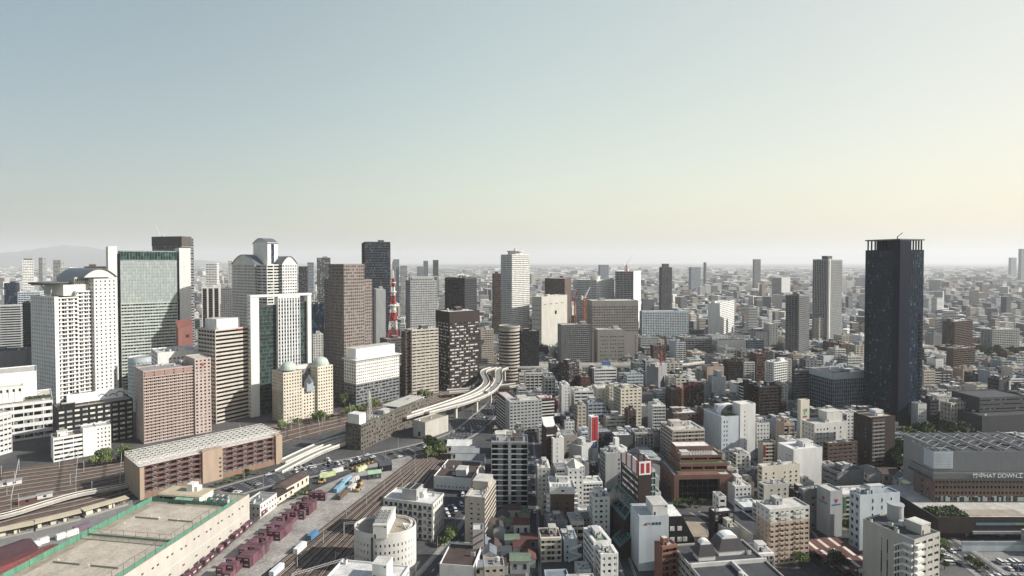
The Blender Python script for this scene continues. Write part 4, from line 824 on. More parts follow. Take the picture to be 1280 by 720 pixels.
# scaffold wrapped building
b = bld('scaffold_tower', 'building wrapped in stepped grey scaffold netting beside the orange wall', 'scaffolding', 'scaffolded block', 892, 893, 905, 480, 507, 8, Fs=None, kit=0, wy=9); NET = mat('scaffold_net', '8e959b', .9, .35, .8); x0, x1, y0, y1 = b.R
for k, (e, za, zb) in enumerate(((0, 0, b.H), (3, b.H * .62, b.H + 8), (-3.4, b.H + 8, b.H + 14))):
    mb = MB(); X0, X1 = (x0 - e, x1 + e * .6); mb.box(X0, X1, y0 - (.5 if k == 1 else 0), y1, za, zb)
    for i in range(int((X1 - X0) / 1.8) + 1): mb.box(X0 + i * 1.8 - .07, X0 + i * 1.8 + .07, y0 - .75, y0 - .55, za, zb + .5)
    for i in range(int((zb - za) / 1.9) + 1): mb.box(X0, X1, y0 - .8, y0 - .56, za + i * 1.9, za + i * 1.9 + .16)
    mb.build('netting', NET, b.root)
reg('scaffolded block', b)
for a in [
 (OF, 'blank orange tan wall of a narrow block behind the scaffolded block', 'office building', 'orange wall block', 882, 884, 905, 458, 484, 6, BK, BK, 'tan', 'dark', 2, 14),
 (OF, 'white school-like block with a bright green roof near the expressway end', 'office building', 'green-roofed block', 861, 862, 877, 449, 468, 6, BD(3.4, .45, 5), BK, 'white', 'green', 1, 14),
 (OF, 'dark mesh-clad block with pale blue end beneath a red crane', 'office building', 'mesh-clad block', 808, 823, 834, 459, 493, 60, BK, BK, 'midgrey', 'pale', 2, None),
 (OF, 'red brown framed office with wide glazing behind the orange crane', 'office building', 'red framed office', 854, 860, 880, 481, 517, 8, CU(3, 3.6, .3, .4), BK, 'redbrown', 'dark', 3, None),
 (AP, 'plain brown flats left beside the orange crane mast', 'apartment block', 'plain brown flats', 837, 839, 853, 487, 520, 8, ('blank', [.3, .7], 3, 1, 1), BK, 'brown', 'grey', 2, 14),
 (AP, 'white balcony flats in front of the plain brown flats', 'apartment block', 'white ladder flats', 815, 816, 832, 507, 548, 4, BC(4, 2.9), BK, 'white', 'white', 3, 14),
 (AP, 'brown tiled apartment block with twin roof huts behind the beige stepped flats', 'apartment block', 'brown tiled flats', 832, 842, 874, 517, 566, 12, G(4, 3, .4, .35), BK, 'brown', 'white', 4, None),
 (AP, 'beige flats with stepped upper terraces behind the brick office', 'apartment block', 'beige stepped flats', 837, 841, 881, 538, 592, 8, BC(5, 2.9), BC(4, 2.9), 'sand', 'pale', 5, 24),
 (AP, 'tall cream apartment block with balcony stack on its side', 'apartment block', 'tall cream flats', 767, 776, 802, 486, 541, 14, G(4.4, 3, .6, .4), BC(4, 3), 'cream', 'dark', 5, None),
 (AP, 'narrow brown flats leaning against the tall cream flats', 'apartment block', 'narrow brown flats', 783, 785, 795, 513, 547, 8, G(4, 3, .5, .4), BK, 'brown', 'dark', 1, 10),
 (OF, 'low cream office with a white roof hut before the tall cream flats', 'office building', 'low cream office', 756, 758, 783, 521, 545, 6, BD(3.4, .35, 9, .4), BK, 'concrete', 'pale', 2, 13),
 (OF, 'blue grey office with stepped ribbon windows behind the red parking tower', 'office building', 'blue stepped office', 733, 735, 757, 504, 541, 8, BD(3.3, .45, 4, .3), BK, 'bluegrey', 'bluegrey', 4, 16),
 (AP, 'thin beige flats between red parking tower and white ladder wall', 'apartment block', 'thin beige flats', 717, 722, 733, 507, 547, 14, G(3.4, 3, .55, .4), BC(4), 'beige', 'pale', 2, None),
 (OF, 'white ribbon-windowed office above thin beige flats', 'office building', 'white ribbon office', 716, 718, 742, 489, 526, 6, BD(3.4, .5, 6), BK, 'white', 'pale', 3, 15),
 (AP, 'tall thin white wall block with tiny windows behind the thin beige flats', 'apartment block', 'thin white block', 701, 702, 712, 481, 526, 6, ('blank', [.55, .85], 3, .8, .9), BC(4), 'white', 'pale', 1, 14),
 (OF, 'tiny white corner office below the thin white block', 'office building', 'tiny white office', 706, 707, 718, 527, 549, 6, G(3, 3.2, .5, .45), BK, 'white', 'grey', 1, 8),
 (OF, 'dark brown twin block near the end of the grey expressway', 'office building', 'brown twin block', 698, 711, 724, 455, 493, 45, BD(3.5, .4, 4), BD(3.5, .4, 4), 'darkbrown', 'grey', 2, None),
 (OF, 'small red brown office beside the white-banded office', 'office building', 'small red office', 725, 726, 738, 471, 493, 6, G(3, 3.4, .5, .4), BK, 'redbrown', 'pale', 1, 12),
 (OF, 'grey low shed-roofed office beyond the west end of the red sheds', 'office building', 'grey roof-deck office', 1027, 1047, 1080, 590, 626, 16, BK, BD(4, .3, 8), 'midgrey', 'dark', 3, None),
 (AP, 'beige office with tall pilasters beside the tall black tower', 'office building', 'beige pilaster office', 1175, 1189, 1208, 504, 543, 18, G(3.6, 4, .45, .6), G(3, 4, .4, .55), 'beige', 'pale', 3, None),
 (AP, 'cream terrace block with bays next to the beige pilaster office', 'apartment block', 'cream terrace block', 1208, 1209, 1229, 506, 541, 8, BC(4, 3.2), BK, 'cream', 'pale', 3, 16),
 (AP, 'beige corner flats close against the tall black tower', 'apartment block', 'beige corner flats', 1153, 1155, 1169, 463, 492, 8, BD(3.2, .35, 4), BK, 'beige', 'pale', 1, 14),
 (AP, 'broad brown apartment slab with red rooftop sign beyond the tall black tower', 'apartment block', 'broad brown slab', 1178, 1194, 1216, 402, 440, 30, BC(4, 3), BC(4, 3), 'brown', 'pale', 3, None),
 (AP, 'brown and cream twin slab in front of the park trees', 'apartment block', 'brown cream twin slab', 1183, 1192, 1219, 436, 466, 20, BC(4, 3), BK, 'brown', 'pale', 3, None),
 (AP, 'stepped grey terrace flats by the park at the frame edge', 'apartment block', 'grey terrace flats', 1238, 1241, 1275, 412, 446, 14, BC(5, 3), BC(5, 3), 'grey', 'pale', 3, 20),
]:
    simple(a[0], a[1], a[2], a[3], *a[4:10], Fs=a[10], Ls=a[11], wl=a[12], rf=a[13], kit=a[14], wy=a[15])
b = bld(OF, 'white-banded office with a blue rooftop sign facing the expressway', 'office building', 'white-banded office', 740, 743, 771, 461, 489, 8, Fs=BD(3.6, .45, 12), Ls=BD(3.6, .45, 6), wl='white', kit=2); reg('white-banded office', b)
mb = MB(); mb.box(-4, 7, b.R[2] + 3, b.R[2] + 3.6, b.H + 3, b.H + 8); mb.build('sign_board', BLUEP, b.root); mb = MB(); mb.box(-3, 6, b.R[2] + 3.7, b.R[2] + 9, b.H - .8, b.H + 3); mb.build('sign_base', wall('grey'), b.root)
# red-walled U-shaped flats
b = bld(AP, 'grey apartment block with dark red end bays beside the avenue', 'apartment block', 'red-ended flats', 620, 637, 694, 502, 543, 18, Fs=None, kit=0); x0, x1, y0, y1 = b.R; H = b.H
extra(b, (x0, x0 + .70 * b.wx, y0, y0 + 14), 0, H, G(3.6, 2.9, .68, .45), ('blank', [.3, .7], 2.9, 1, 1.3), 'grey'); extra(b, (x0 + .70 * b.wx + .02, x1, y0 + 1.5, y0 + 20), 0, H, BC(6, 2.9), BK, mat('wall_dark_red', '6a2a26'), wl2='offwhite')
extra(b, (x0 - .1, x0 + 13, y0 + 14, y1), 0, H - .4, BK, BC(6, 2.9), mat('wall_dark_red', '6a2a26'), wl2='offwhite'); roofkit(b.root, (x0, x1, y0, y0 + 14), H, 3, 'offwhite', 5); reg('red-ended flats', b)
b = bld(AP, 'slab of flats with dark glass floors between pale steel balcony rails', 'apartment block', 'dark glass flats', 614, 614, 660, 553, 640, 0, wy=17, Fs=None, kit=0); x0, x1, y0, y1 = b.R; H = b.H
mass(b.root, b.R, 0, H, BC(b.wx / 2, 3.4, .45), G(3, 3.4, .3, .4), None, None, 'midgrey', G_BLACK, 'grey', wl2='paleblue'); panel(b, 'centre_pier', 'F', b.wx / 2 - 1, b.wx / 2 + 1, 3, H + .5, wall('grey'), .3, .03)
for s in (0, .47, .53, 1): panel(b, 'post', 'F', max(.05, min(b.wx - .35, s * b.wx - .15)), max(.05, min(b.wx - .35, s * b.wx - .15)) + .3, 0, H - .4, wall('bluegrey'), .35, .02)
penthouse(b.root, x0 + 3, x0 + 9, y0 + 6, y1 - 3, H - .8, 4, 'white'); penthouse(b.root, x0 + 13, x1 - 3, y0 + 5, y1 - 4, H - .8, 2.6, 'midgrey', 'brown'); [ac(b.root, x0 + 11 + (i % 2) * .1, y0 + 3 + i * 2.2, H - .8) for i in range(4)]; reg('dark glass flats', b)
b = bld(AP, 'narrow beige flats with dark landings stacked on its sunny side', 'apartment block', 'narrow beige flats', 581, 606, 620, 622, 679, 78, Fs=BC(4, 2.8), Ls=('blank', [.25, .72], 2.8, 1.3, .8), wl='beige', kit=5, pent=[(.45, .9, .1, .9, 4, 'beige')]); reg('narrow beige flats', b)
b = bld(AP, 'brown tiled apartment tower with white cap and white balconies on both sides', 'apartment block', 'brown white-capped flats', 688, 688, 718, 609, 663, 0, wy=17, Fs=None, kit=0); x0, x1, y0, y1 = b.R; H = b.H
mass(b.root, (x0, x1, y0, y1), 0, H - 4, ('blank', [.28, .7], 2.8, .9, .9), BC(5, 2.8), None, None, 'brown', wl2='white'); mass(b.root, (x0 - .3, x1 + .3, y0 - .15, y1), H - 4, H, BK, BK, None, None, 'white', rf='white')
mb = MB()
for sx in (-1, 1):
    for i in range(int((H - 5) / 2.8)): xx = (x0 - 2.2, x0 - .05) if sx < 0 else (x1 + .05, x1 + 2.2); mb.box(*xx, y0 + .6, y0 + 4, i * 2.8 + 2.5, i * 2.8 + 3.7)
mb.build_each('balcony', wall('white'), b.root); penthouse(b.root, -3, 4, 1, 6, H - .8, 3, 'white'); [ac(b.root, x0 + 2 + i * 2, y0 + 2.2, H - .8, .9) for i in range(5)]; panel(b, 'cap_window', 'F', b.wx * .45, b.wx * .58, H - 2.6, H - 1.6, DARKM, .1, .16); reg('brown white-capped flats', b)
b = bld(AP, 'white block with a pyramid skylight behind the brown white-capped flats', 'apartment block', 'pyramid-topped block', 709, 710, 729, 586, 652, 4, wy=12, Fs=G(3, 3, .35, .4), Ls=BK, wl='white', kit=0); mb = MB(); mb.cyl(0, 0, 6.5, b.H - .5, b.H + 4, 4, .3); mb.build('pyramid_roof', roofm('pale'), b.root); reg('pyramid-topped block', b)
simple(OF, 'cluttered off-white roof block beside the narrow street of parked cars', 'office building', 'cluttered roof block', 671, 672, 688, 585, 632, 2, Fs=G(3, 3, .4, .4), Ls=BC(4), wl='offwhite', kit=7, wy=16)
# hospital-like block with separate windows
b = bld('hospital', 'white five-storey hospital block with balconied windows beside the railway bed', 'hospital', 'white hospital', 479, 541, 555, 630, 677, 74, Fs=G(2.5, 3.9, .45, .5), Ls=G(3.0, 3.9, .66, .52), wl='offwhite', gl=G_DARK, wins=True, kit=3, rf='white')
x0, x1, y0, y1 = b.R; n = max(1, round(b.wy / 3.0)); bay = (b.wy - .8) / n
for i in range(5):
    for j in range(0, n, 2):
        mb = MB(); fbox(mb, 'L', b.R, .4 + j * bay + .3, .4 + (j + 1) * bay - .3, 0.02, .9, i * (b.H - 1) / 5 + .4, i * (b.H - 1) / 5 + 1.5); mb.build('balcony', mat('rail_grey', '70757a', .6), b.root)
penthouse(b.root, -5, 4, -4, 5, b.H - .8, 6, 'grey'); mb = MB()
for i in range(3):
    for j in range(2): mb.box(-4.6 + i * 2.8, -2.2 + i * 2.8, -3.4 + j * 4, -.2 + j * 4, b.H + 5.55, b.H + 5.75)
mb.build('solar_panel', DARKM, b.root); reg('white hospital', b)
# oval building
D = 297; b = Bd(); X, Y = (479.5 - 640) / F * D, D + 1; b.root = empty(OF, (X, Y, 0), 0, 'oval white office drum split by a rooftop plant block', 'office building'); OCC.append((X, Y, 17, 12, 0)); HERO.append(('oval drum', 440, 519, 645, 720, 286))
round_building(b, 16, 11.5, 20, 3.4, .42, 'offwhite', G_DARK, 5.5, 44, .72); b.R = (-16, 16, -11.5, 11.5); reg('oval drum', b)
penthouse(b.root, -3.6, 3.4, -11.8, 10, 18, 6.5, 'offwhite'); [ac(b.root, -2.2 + 2.2 * (i % 3), -9 + 3.2 * (i // 3), 24.9, 1.1) for i in range(12)]
mb = MB(); mb.box(-4.6, -3.7, -11.75, -11, 0, 18.2); mb.build('slot', DARKM, b.root)
mb = MB()
for k in range(5):
    a = -.9 + k * .35
    mb.tube((9 + 5 * math.cos(a), 5 * math.sin(a), 18.5), (9 + 5 * math.cos(a + .5), 5 * math.sin(a + .5), 21), .2); mb.tube((9 + 5 * math.cos(a), 5 * math.sin(a), 18.5), (9, 0, 20.5), .15)
mb.build('roof_truss', WHITEP, b.root)
def world_box(name, label, cat, short, cx_, cy_, wx, wy, adeg, H, Fs, Ls, wl, rf, kit=3, vis=None, gl=None, Rs=None):
    b = Bd(); a = math.radians(adeg); b.root = empty(name, (cx_, cy_, 0), a, label, cat); b.R = (-wx / 2, wx / 2, -wy / 2, wy / 2); b.H, b.wx, b.wy, b.a = H, wx, wy, a
    OCC.append((cx_, cy_, wx / 2, wy / 2, a)); mass(b.root, b.R, 0, H, Fs, Ls, Rs, None, wl, gl, rf); roofkit(b.root, b.R, H, hash_(label), wl, kit, False) if kit else None
    if vis: HERO.append((short, *vis, cy_ - wy / 2))
    return reg(short, b)
b = world_box('warehouse', 'flat white-roofed depot in front of the oval drum with three round tanks', 'depot', 'white-roofed depot', -68, 258, 34, 30, -10, 13, BD(4, .3, 6), BD(4, .3, 6), 'white', 'white', 2, (385, 512, 695, 760))
penthouse(b.root, 4, 11, 2, 9, 12.2, 7, 'white')
for i in range(3):
    mb = MB(); 
    mb.tube((5 + i * 2.2, -3.4, 13.4), (5 + i * 2.2, 1, 13.4), 1.0, 14); mb.build('tank', ACM, b.root)
simple('warehouse', 'long low white depot with a brown flat roof behind the white hospital', 'depot', 'long low depot', 542, 590, 604, 598, 614, 80, Fs=G(3, 3.6, .4, .35), Ls=('blank', [.1, .2, .3, .4, .5, .6, .7, .8, .9], 4, 1, .8), wl='white', rf='brown', kit=4)
b = world_box('warehouse', 'white-walled hall with a big brown flat roof at the street corner', 'hall', 'brown-roofed hall', *gp(577, 692, 9), 17, 22, -8, 9, BK, BK, 'white', 'brown', 1, (552, 605, 668, 720))
simple('stair_tower', 'grey lift tower with a red external stair behind the brown-roofed hall', 'stair tower', 'red-stair tower', 590, 591, 604, 662, 706, 2, Fs=BK, Ls=BK, wl='grey', kit=0, wy=7); b = REG['red-stair tower']; mb = MB(); x0, x1, y0, y1 = b.R
for i in range(4): mb.prism([(x0, y0 - .9), (x1, y0 - .9), (x1, y0 - .1), (x0, y0 - .1)], [i * 4 + 2, i * 4 + 5, i * 4 + 5, i * 4 + 2], [i * 4 + 2.5, i * 4 + 5.5, i * 4 + 5.5, i * 4 + 2.5])
mb.build('stair', mat('stair_red', '8c2f35', .5), b.root)
simple(AP, 'low cream flats with three balcony tiers on the narrow street', 'apartment block', 'low cream flats', 674, 676, 702, 673, 703, 4, Fs=BC(4.5, 2.9), Ls=G(3, 2.9, .4, .4), wl='cream', rf='brown', kit=6, wy=12)
simple(AP, 'white house block with an outside zigzag stair beside low cream flats', 'apartment block', 'zigzag stair block', 703, 705, 722, 674, 702, 4, Fs=('blank', [.25], 2.9, .9, .9), Ls=BK, wl='paleblue', kit=2, wy=12); b = REG['zigzag stair block']; mb = MB(); x0, x1, y0, y1 = b.R
for i in range(3): mb.prism([(x1 - 5, y0 - 1.1), (x1 + 2, y0 - 1.1), (x1 + 2, y0 - .1), (x1 - 5, y0 - .1)], [i * 2.9 + (0, 2.6)[i % 2], i * 2.9 + (2.6, 0)[i % 2]] * 1 + [i * 2.9 + (2.6, 0)[i % 2], i * 2.9 + (0, 2.6)[i % 2]], [i * 2.9 + 1 + (0, 2.6)[i % 2], i * 2.9 + 1 + (2.6, 0)[i % 2], i * 2.9 + 1 + (2.6, 0)[i % 2], i * 2.9 + 1 + (0, 2.6)[i % 2]])
mb.build('stair', wall('white'), b.root)
simple(AP, 'white apartment block with a pale green roof deck', 'apartment block', 'green-roofed flats', 729, 742, 764, 677, 724, 12, Fs=G(3.2, 3, .45, .4), Ls=BC(4, 3), wl='white', rf='green', kit=3)
simple(AP, 'white corner flats with arched balconies at the foot of the green-roofed flats', 'apartment block', 'white corner flats', 748, 751, 773, 693, 735, 8, Fs=G(3, 2.9, .5, .45), Ls=BC(4, 2.9), wl='white', kit=2, wy=9)
b = bld('parking_tower', 'parking tower with red lettered front panel and a blue P sign', 'parking tower', 'red parking tower', 735, 739, 748, 521, 579, 20, Fs=BK, Ls=BK, wl='white', rf='white', kit=0); x0, x1, y0, y1 = b.R; H = b.H; z0, z1 = H * .48, H - .6
panel(b, 'sign_panel', 'F', .5, b.wx - .3, z0, z1, REDP, .12)
mb = MB(); r = random.Random(3); zz = z1 - 1.2
while zz > z0 + 1.2: hh = .5 + r.random() * .5; mb.box(-.35, .1 + r.random() * .45, y0 - .18, y0 - .12, zz - hh, zz - .12); mb.box(-.1, .5, y0 - .18, y0 - .12, zz - hh * .6, zz - hh * .35); zz -= hh + .25
mb.build('lettering', mat('sign_dark', '3c1018'), b.root)
text('P', 4, (-.2, y0 - .16, z0 - 3.6), (math.pi / 2, 0, 0), WHITEL, b.root, ext=.05); panel(b, 'parking_sign', 'F', b.wx / 2 - 2.3, b.wx / 2 + 2.0, z0 - 6, z0 - 1.2, BLUEP, .1)
mb = MB(); mb.box(x0 - .12, x0 - .02, y0 + 1, y0 + 2.4, H * .5, H - 2); mb.build('side_stripe', REDP, b.root); reg('red parking tower', b)
for a in [
 (OF, 'low grey garage block joined to the foot of the red parking tower', 'garage', 'low grey garage', 711, 727, 741, 558, 586, 50, BK, BK, 'grey', 'pale', 1, None),
 (AP, 'near-black tower block with a slanted white roof panel', 'apartment block', 'slant-roofed black block', 677, 683, 697, 535, 592, 14, BK, BK, 'darkbrown', 'dark', 0, None),
 (AP, 'pale balcony block leaning against the slant-roofed black block', 'apartment block', 'pale leaning block', 687, 691, 705, 548, 594, 14, ('blank', [.4], 3, .7, .7), BC(4, 2.8), 'white', 'white', 1, None),
 (AP, 'low white house with a tall white chimney stair beside the red parking tower', 'apartment block', 'chimney-stair house', 755, 762, 784, 562, 592, 20, BK, BC(4, 2.9), 'white', 'pale', 1, None),
 (AP, 'grey stepped flats between red parking tower and teal sloped office', 'apartment block', 'grey stepped flats', 750, 757, 778, 567, 612, 10, ('blank', [.8], 3, 1, 1.2), BC(4, 2.9), 'grey', 'pale', 3, None),
 (OF, 'white plain office with a red-marked company name and a white roof hut', 'office building', 'white lettered office', 797, 799, 836, 645, 714, 5, BK, BK, 'paleblue', 'white', 0, 15),
 (OF, 'brown brick flats with balcony rails at the foot of the white lettered office', 'apartment block', 'brick balcony flats', 818, 828, 847, 684, 732, 18, BC(5, 3), BK, 'brick', 'pale', 2, None),
 (OF, 'tall slotted cream block with zigzag balconies and a round roof drum', 'apartment block', 'slotted cream block', 1079, 1143, 1175, 675, 762, 24, G(4.5, 3.4, .7, .4), ('blank', [.12, .28, .33, .5, .62], 30, .5, 25), 'concrete', 'dark', 5, None),
 (OF, 'bluish office with dark window strips beside the slotted cream block', 'office building', 'bluish slit office', 1062, 1075, 1125, 619, 688, 10, ('blank', [.32, .55, .78], 4, .8, 2), G(3, 4, .5, .5), 'paleblue', 'bluegrey', 4, None),
 (OF, 'grey windowless store block with a red heart and blue lettering on two sides', 'storage building', 'grey heart-sign block', 1021, 1038, 1053, 614, 672, 14, BK, BK, 'grey', 'pale', 0, None),
 (OF, 'grey office with a slanted glazed roof beside grey heart-sign block', 'office building', 'slant-glazed office', 998, 1004, 1022, 612, 662, 12, ('blank', [.7], 4, 1.6, 1.2), BK, 'midgrey', 'pale', 1, None),
 (OF, 'tall white windowless block stepped down on its sunny side', 'office building', 'white stepped block', 972, 992, 1028, 562, 612, 14, BK, ('blank', [.2, .4], 3.4, .8, .8), 'white', 'white', 3, None),
 (AP, 'cream apartment block with small windows before the white stepped block', 'apartment block', 'cream small-window flats', 947, 953, 1000, 583, 624, 12, ('blank', [.1, .3, .6, .75, .9], 2.9, 1.3, 1.1), BC(4, 2.9), 'cream', 'pale', 4, None),
 (AP, 'low concrete flats at the foot of cream small-window flats', 'apartment block', 'low concrete flats', 948, 955, 986, 606, 642, 12, ('blank', [.3, .6, .85], 3, 1.3, 1.2), BC(4, 2.9), 'concrete', 'pale', 3, None),
 (AP, 'white four-storey flats beside the brick office', 'apartment block', 'white brick-side flats', 916, 919, 939, 608, 634, 8, G(3, 3, .5, .45), BK, 'white', 'pale', 2, 14),
 (OF, 'dark glazed house with a white roof deck and brown side wall', 'office building', 'dark glazed house', 886, 893, 918, 640, 682, 12, CU(3, 3.2, .15, .3), BK, 'darkbrown', 'white', 2, None),
 (OF, 'low cream wedge of shops between the vacant lot and black-roofed hall', 'office building', 'low wedge shop', 906, 908, 926, 662, 690, 14, BK, BK, 'cream', 'pale', 1, 10),
]:
    simple(a[0], a[1], a[2], a[3], *a[4:10], Fs=a[10], Ls=a[11], wl=a[12], rf=a[13], kit=a[14], wy=a[15])
b = REG['slant-roofed black block']; x0, x1, y0, y1 = b.R; mb = MB(); mb.prism([(x0, y0 - .2), (x1 + .2, y0 - .2), (x1 + .2, y1), (x0, y1)], [b.H - 6, b.H - 6, b.H, b.H], [b.H - 5.4, b.H - 5.4, b.H + 5, b.H + 5]); mb.build('roof_panel', wall('white'), b.root)
b = REG['chimney-stair house']; mb = MB(); mb.box(-3, .4, b.R[2] - .4, b.R[2] + 3, 0, b.H + 8); mb.build('chimney', wall('white'), b.root)
b = REG['white lettered office']; penthouse(b.root, b.R[0] + .48 * b.wx, b.R[1] - .2, b.R[2] + 1, b.R[3] - 3, b.H - .8, 5.5, 'white'); text('大', 1.5, (-2.4, b.R[2] - .06, b.H - 4.2), (math.pi / 2, 0, 0), mat('letter_dark', '3b4048'), b.root); mb = MB(); [(mb.box(-1 + i * 1.7, .25 + i * 1.7, b.R[2] - .1, b.R[2] - .02, b.H - 4.8 + k * .36, b.H - 4.6 + k * .36), mb.box(-1 + i * 1.7 + k * .32, -.85 + i * 1.7 + k * .32, b.R[2] - .12, b.R[2] - .1, b.H - 4.8, b.H - 3.5)) for i in range(3) for k in range(4)]; mb.build('lettering', mat('letter_dark', '3b4048'), b.root); mb = MB()
mb.prism([(b.R[0] + 2.6, b.R[2] - .12), (b.R[0] + 4.2, b.R[2] - .12), (b.R[0] + 4.2, b.R[2] - .02), (b.R[0] + 2.6, b.R[2] - .02)], [b.H - 4.9] * 4, [b.H - 4.2, b.H - 3.4, b.H - 3.4, b.H - 4.2]); mb.build('emblem', REDP, b.root)
b = REG['grey heart-sign block']
for sd in 'FL':
    x0, x1, y0, y1 = b.R; mb = MB(); mt = MB(); L_ = b.wx if sd == 'F' else b.wy; c = L_ * .5; z = b.H - 6
    for dx in (-.55, .55): fbox(mb, sd, b.R, c + dx - .5, c + dx + .5, .02, .1, z, z + 1)
    fbox(mb, sd, b.R, c - .6, c + .6, .1, .16, z - .6, z + .4); fbox(mb, sd, b.R, c - .25, c + .25, .02, .1, z - 1.1, z - .6)
    for i in range(6): fbox(mt, sd, b.R, c - 3 + i * 1.02, c - 2.15 + i * 1.02, .02, .08, z - 2.6, z - 1.7)
    mb.build('emblem', REDP, b.root); mt.build('lettering', BLUEP, b.root)
b = REG['slotted cream block']; x0, x1, y0, y1 = b.R; mb = MB(); H = b.H
for i in range(int((H - 2) / 3.2)):
    z = H - 3.4 - i * 3.2
    fbox(mb, 'L', b.R, .2, 4.2, .02, 1.5, z, z + 1.15); fbox(mb, 'F', b.R, .0, 4.6, .05, 1.6, z, z + 1.15)
    for k in range(2): mb.prism([(x0 - 1.3, y0 + 4.4 + k * 2), (x0 - .05, y0 + 4.4 + k * 2), (x0 - .05, y0 + 6.3 + k * 2), (x0 - 1.3, y0 + 6.3 + k * 2)], [z - k * 1.5, z - k * 1.5, z - 1.5 - k * 1.5, z - 1.5 - k * 1.5], [z + .9 - k * 1.5, z + .9 - k * 1.5, z - .6 - k * 1.5, z - .6 - k * 1.5])
mb.build('balcony', wall('white'), b.root); mb = MB(); mb.cyl(x1 - 4, y1 - 6, 3.4, H - .8, H + 6.5, 24); mb.cyl(x1 - 4, y1 - 6, 3.7, H + 6.5, H + 7.2, 24); mb.build('roof_drum', wall('grey'), b.root)
b = REG['slant-glazed office']; x0, x1, y0, y1 = b.R; mb = MB(); mb.prism([(x0 - 5, y0 + 2), (x0 - .02, y0 + 2), (x0 - .02, y1 - 2), (x0 - 5, y1 - 2)], 0, [b.H - 9, b.H - 2, b.H - 2, b.H - 9]); mb.build('slanted_wing', wall('grey'), b.root); mb = MB(); mb.prism([(x0 - 4.4, y0 + 3.5), (x0 - .8, y0 + 3.5), (x0 - .8, y1 - 3.5), (x0 - 4.4, y1 - 3.5)], [b.H - 8.1, b.H - 3.05, b.H - 3.05, b.H - 8.1], [b.H - 7.9, b.H - 2.9, b.H - 2.9, b.H - 7.9]); mb.build('skylight', G_BLACK, b.root)
# tan apartment block: white upper floors, tan below, windows as parts
b = bld(AP, 'tan and white eleven-storey apartment block with balcony front near the red sheds', 'apartment block', 'tan white-topped flats', 945, 962, 1012, 637, 707, 12, Fs=None, kit=0); H = b.H; x0, x1, y0, y1 = b.R
mass(b.root, (x0, x1, y0, y1), 0, H * .76, G(3.1, 2.66, .64, .48), G(4, 2.66, .3, .42), None, None, 'tan', G_DARK, wins=True); mass(b.root, (x0, x1, y0, y1), H * .76, H, G(3.1, 2.66, .64, .48), G(4, 2.66, .3, .42), None, None, 'offwhite', G_DARK, 'pale', wins=True)
nb = round(b.wx / 3.1); bay = b.wx / nb; mb = MB(); mw = MB()
for i in range(11):
    for j in range(nb):
        if j % 3 == 1: continue
        (mw if i > 7 else mb).__class__; q = mw if i * H / 11 > H * .75 else mb; fbox(q, 'F', b.R, j * bay + .35, (j + 1) * bay - .35, .02, .55, i * (H - .8) / 11 + .15, i * (H - .8) / 11 + 1.15)
mb.build_each('balcony', wall('tan'), b.root); mw.build_each('balcony', wall('offwhite'), b.root); penthouse(b.root, -4, 0, 0, 5, H - .8, 3.2, 'grey'); [ac(b.root, -5.5 - 1.6 * i, 2 + i, H - .8, .8) for i in range(3)]; reg('tan white-topped flats', b)
# brick office with large glazed recess and roof terraces
b = bld(OF, 'orange brick office with dark glazed front, stepped terraces and ribbed roof vents', 'office building', 'brick office', 842, 843, 916, 594, 628, 3, Fs=None, kit=0, wy=30); x0, x1, y0, y1 = b.R; H = b.H; W = b.wx; BRK = mat('wall_orange_brick', '7f5848', rand=.03)
extra(b, (x0, x0 + 3, y0, y1), 0, H, BK, ('blank', [.3, .6], 4, 1, 1.4), BRK); extra(b, (x0 + .78 * W, x1, y0, y1 - 2), 0, H, ('blank', [.4], 4, .9, 1.4), ('blank', [.4], 4, .9, 1.4), BRK)
extra(b, (x0 + 3, x0 + .78 * W, y0 + 3, y1), 0, H - 3, CU(3.4, 4, .1, .15), BK, 'darkgrey', G_BLACK); mb = MB(); mb.box(x0 + 3, x0 + .78 * W, y0 + .05, y1, H - 3, H - .02); mb.build('lintel', BRK, b.root)
extra(b, (x0 + 6, x1 - 1, y0 + 6, y1), H, H + 5, BD(4.2, .5, 9, .5), BK, BRK, G_BLACK); extra(b, (x0 + 7, x1 - 3, y0 + 10, y1), H + 5, H + 9.5, BD(4, .45, 9, .5), BK, BRK, G_BLACK); extra(b, (x0 + 7, x1 - 6, y0 + 18, y1 - .1), H + 9.5, H + 13, BK, BK, BRK, rf='white')
mb = MB(); mb.box(x0 + 3.2, x0 + 5.8, y0 + 2, y1 - 6, H, H + .4); mb.box(x0 + 6.5, x1 - 1.5, y0 + 6.4, y0 + 8.5, H + 5, H + 5.25); mb.build('roof_garden', GRASS, b.root)
for i in range(9):
    mb = MB(); mb.extrude_y([(0, 0), (1.1, 0), (1.1, 1.6), (.55, 2.2), (0, 1.6)], 0, 4.5); o = mb.build('roof_vent', WHITEP, b.root, (x0 + 15 + i * 1.75, y0 + 11.5, H + 8.7))
penthouse(b.root, x0 + 8.5, x0 + 13.5, y0 + 11.3, y0 + 16, H + 8.7, 2.4, 'white'); reg('brick office', b)
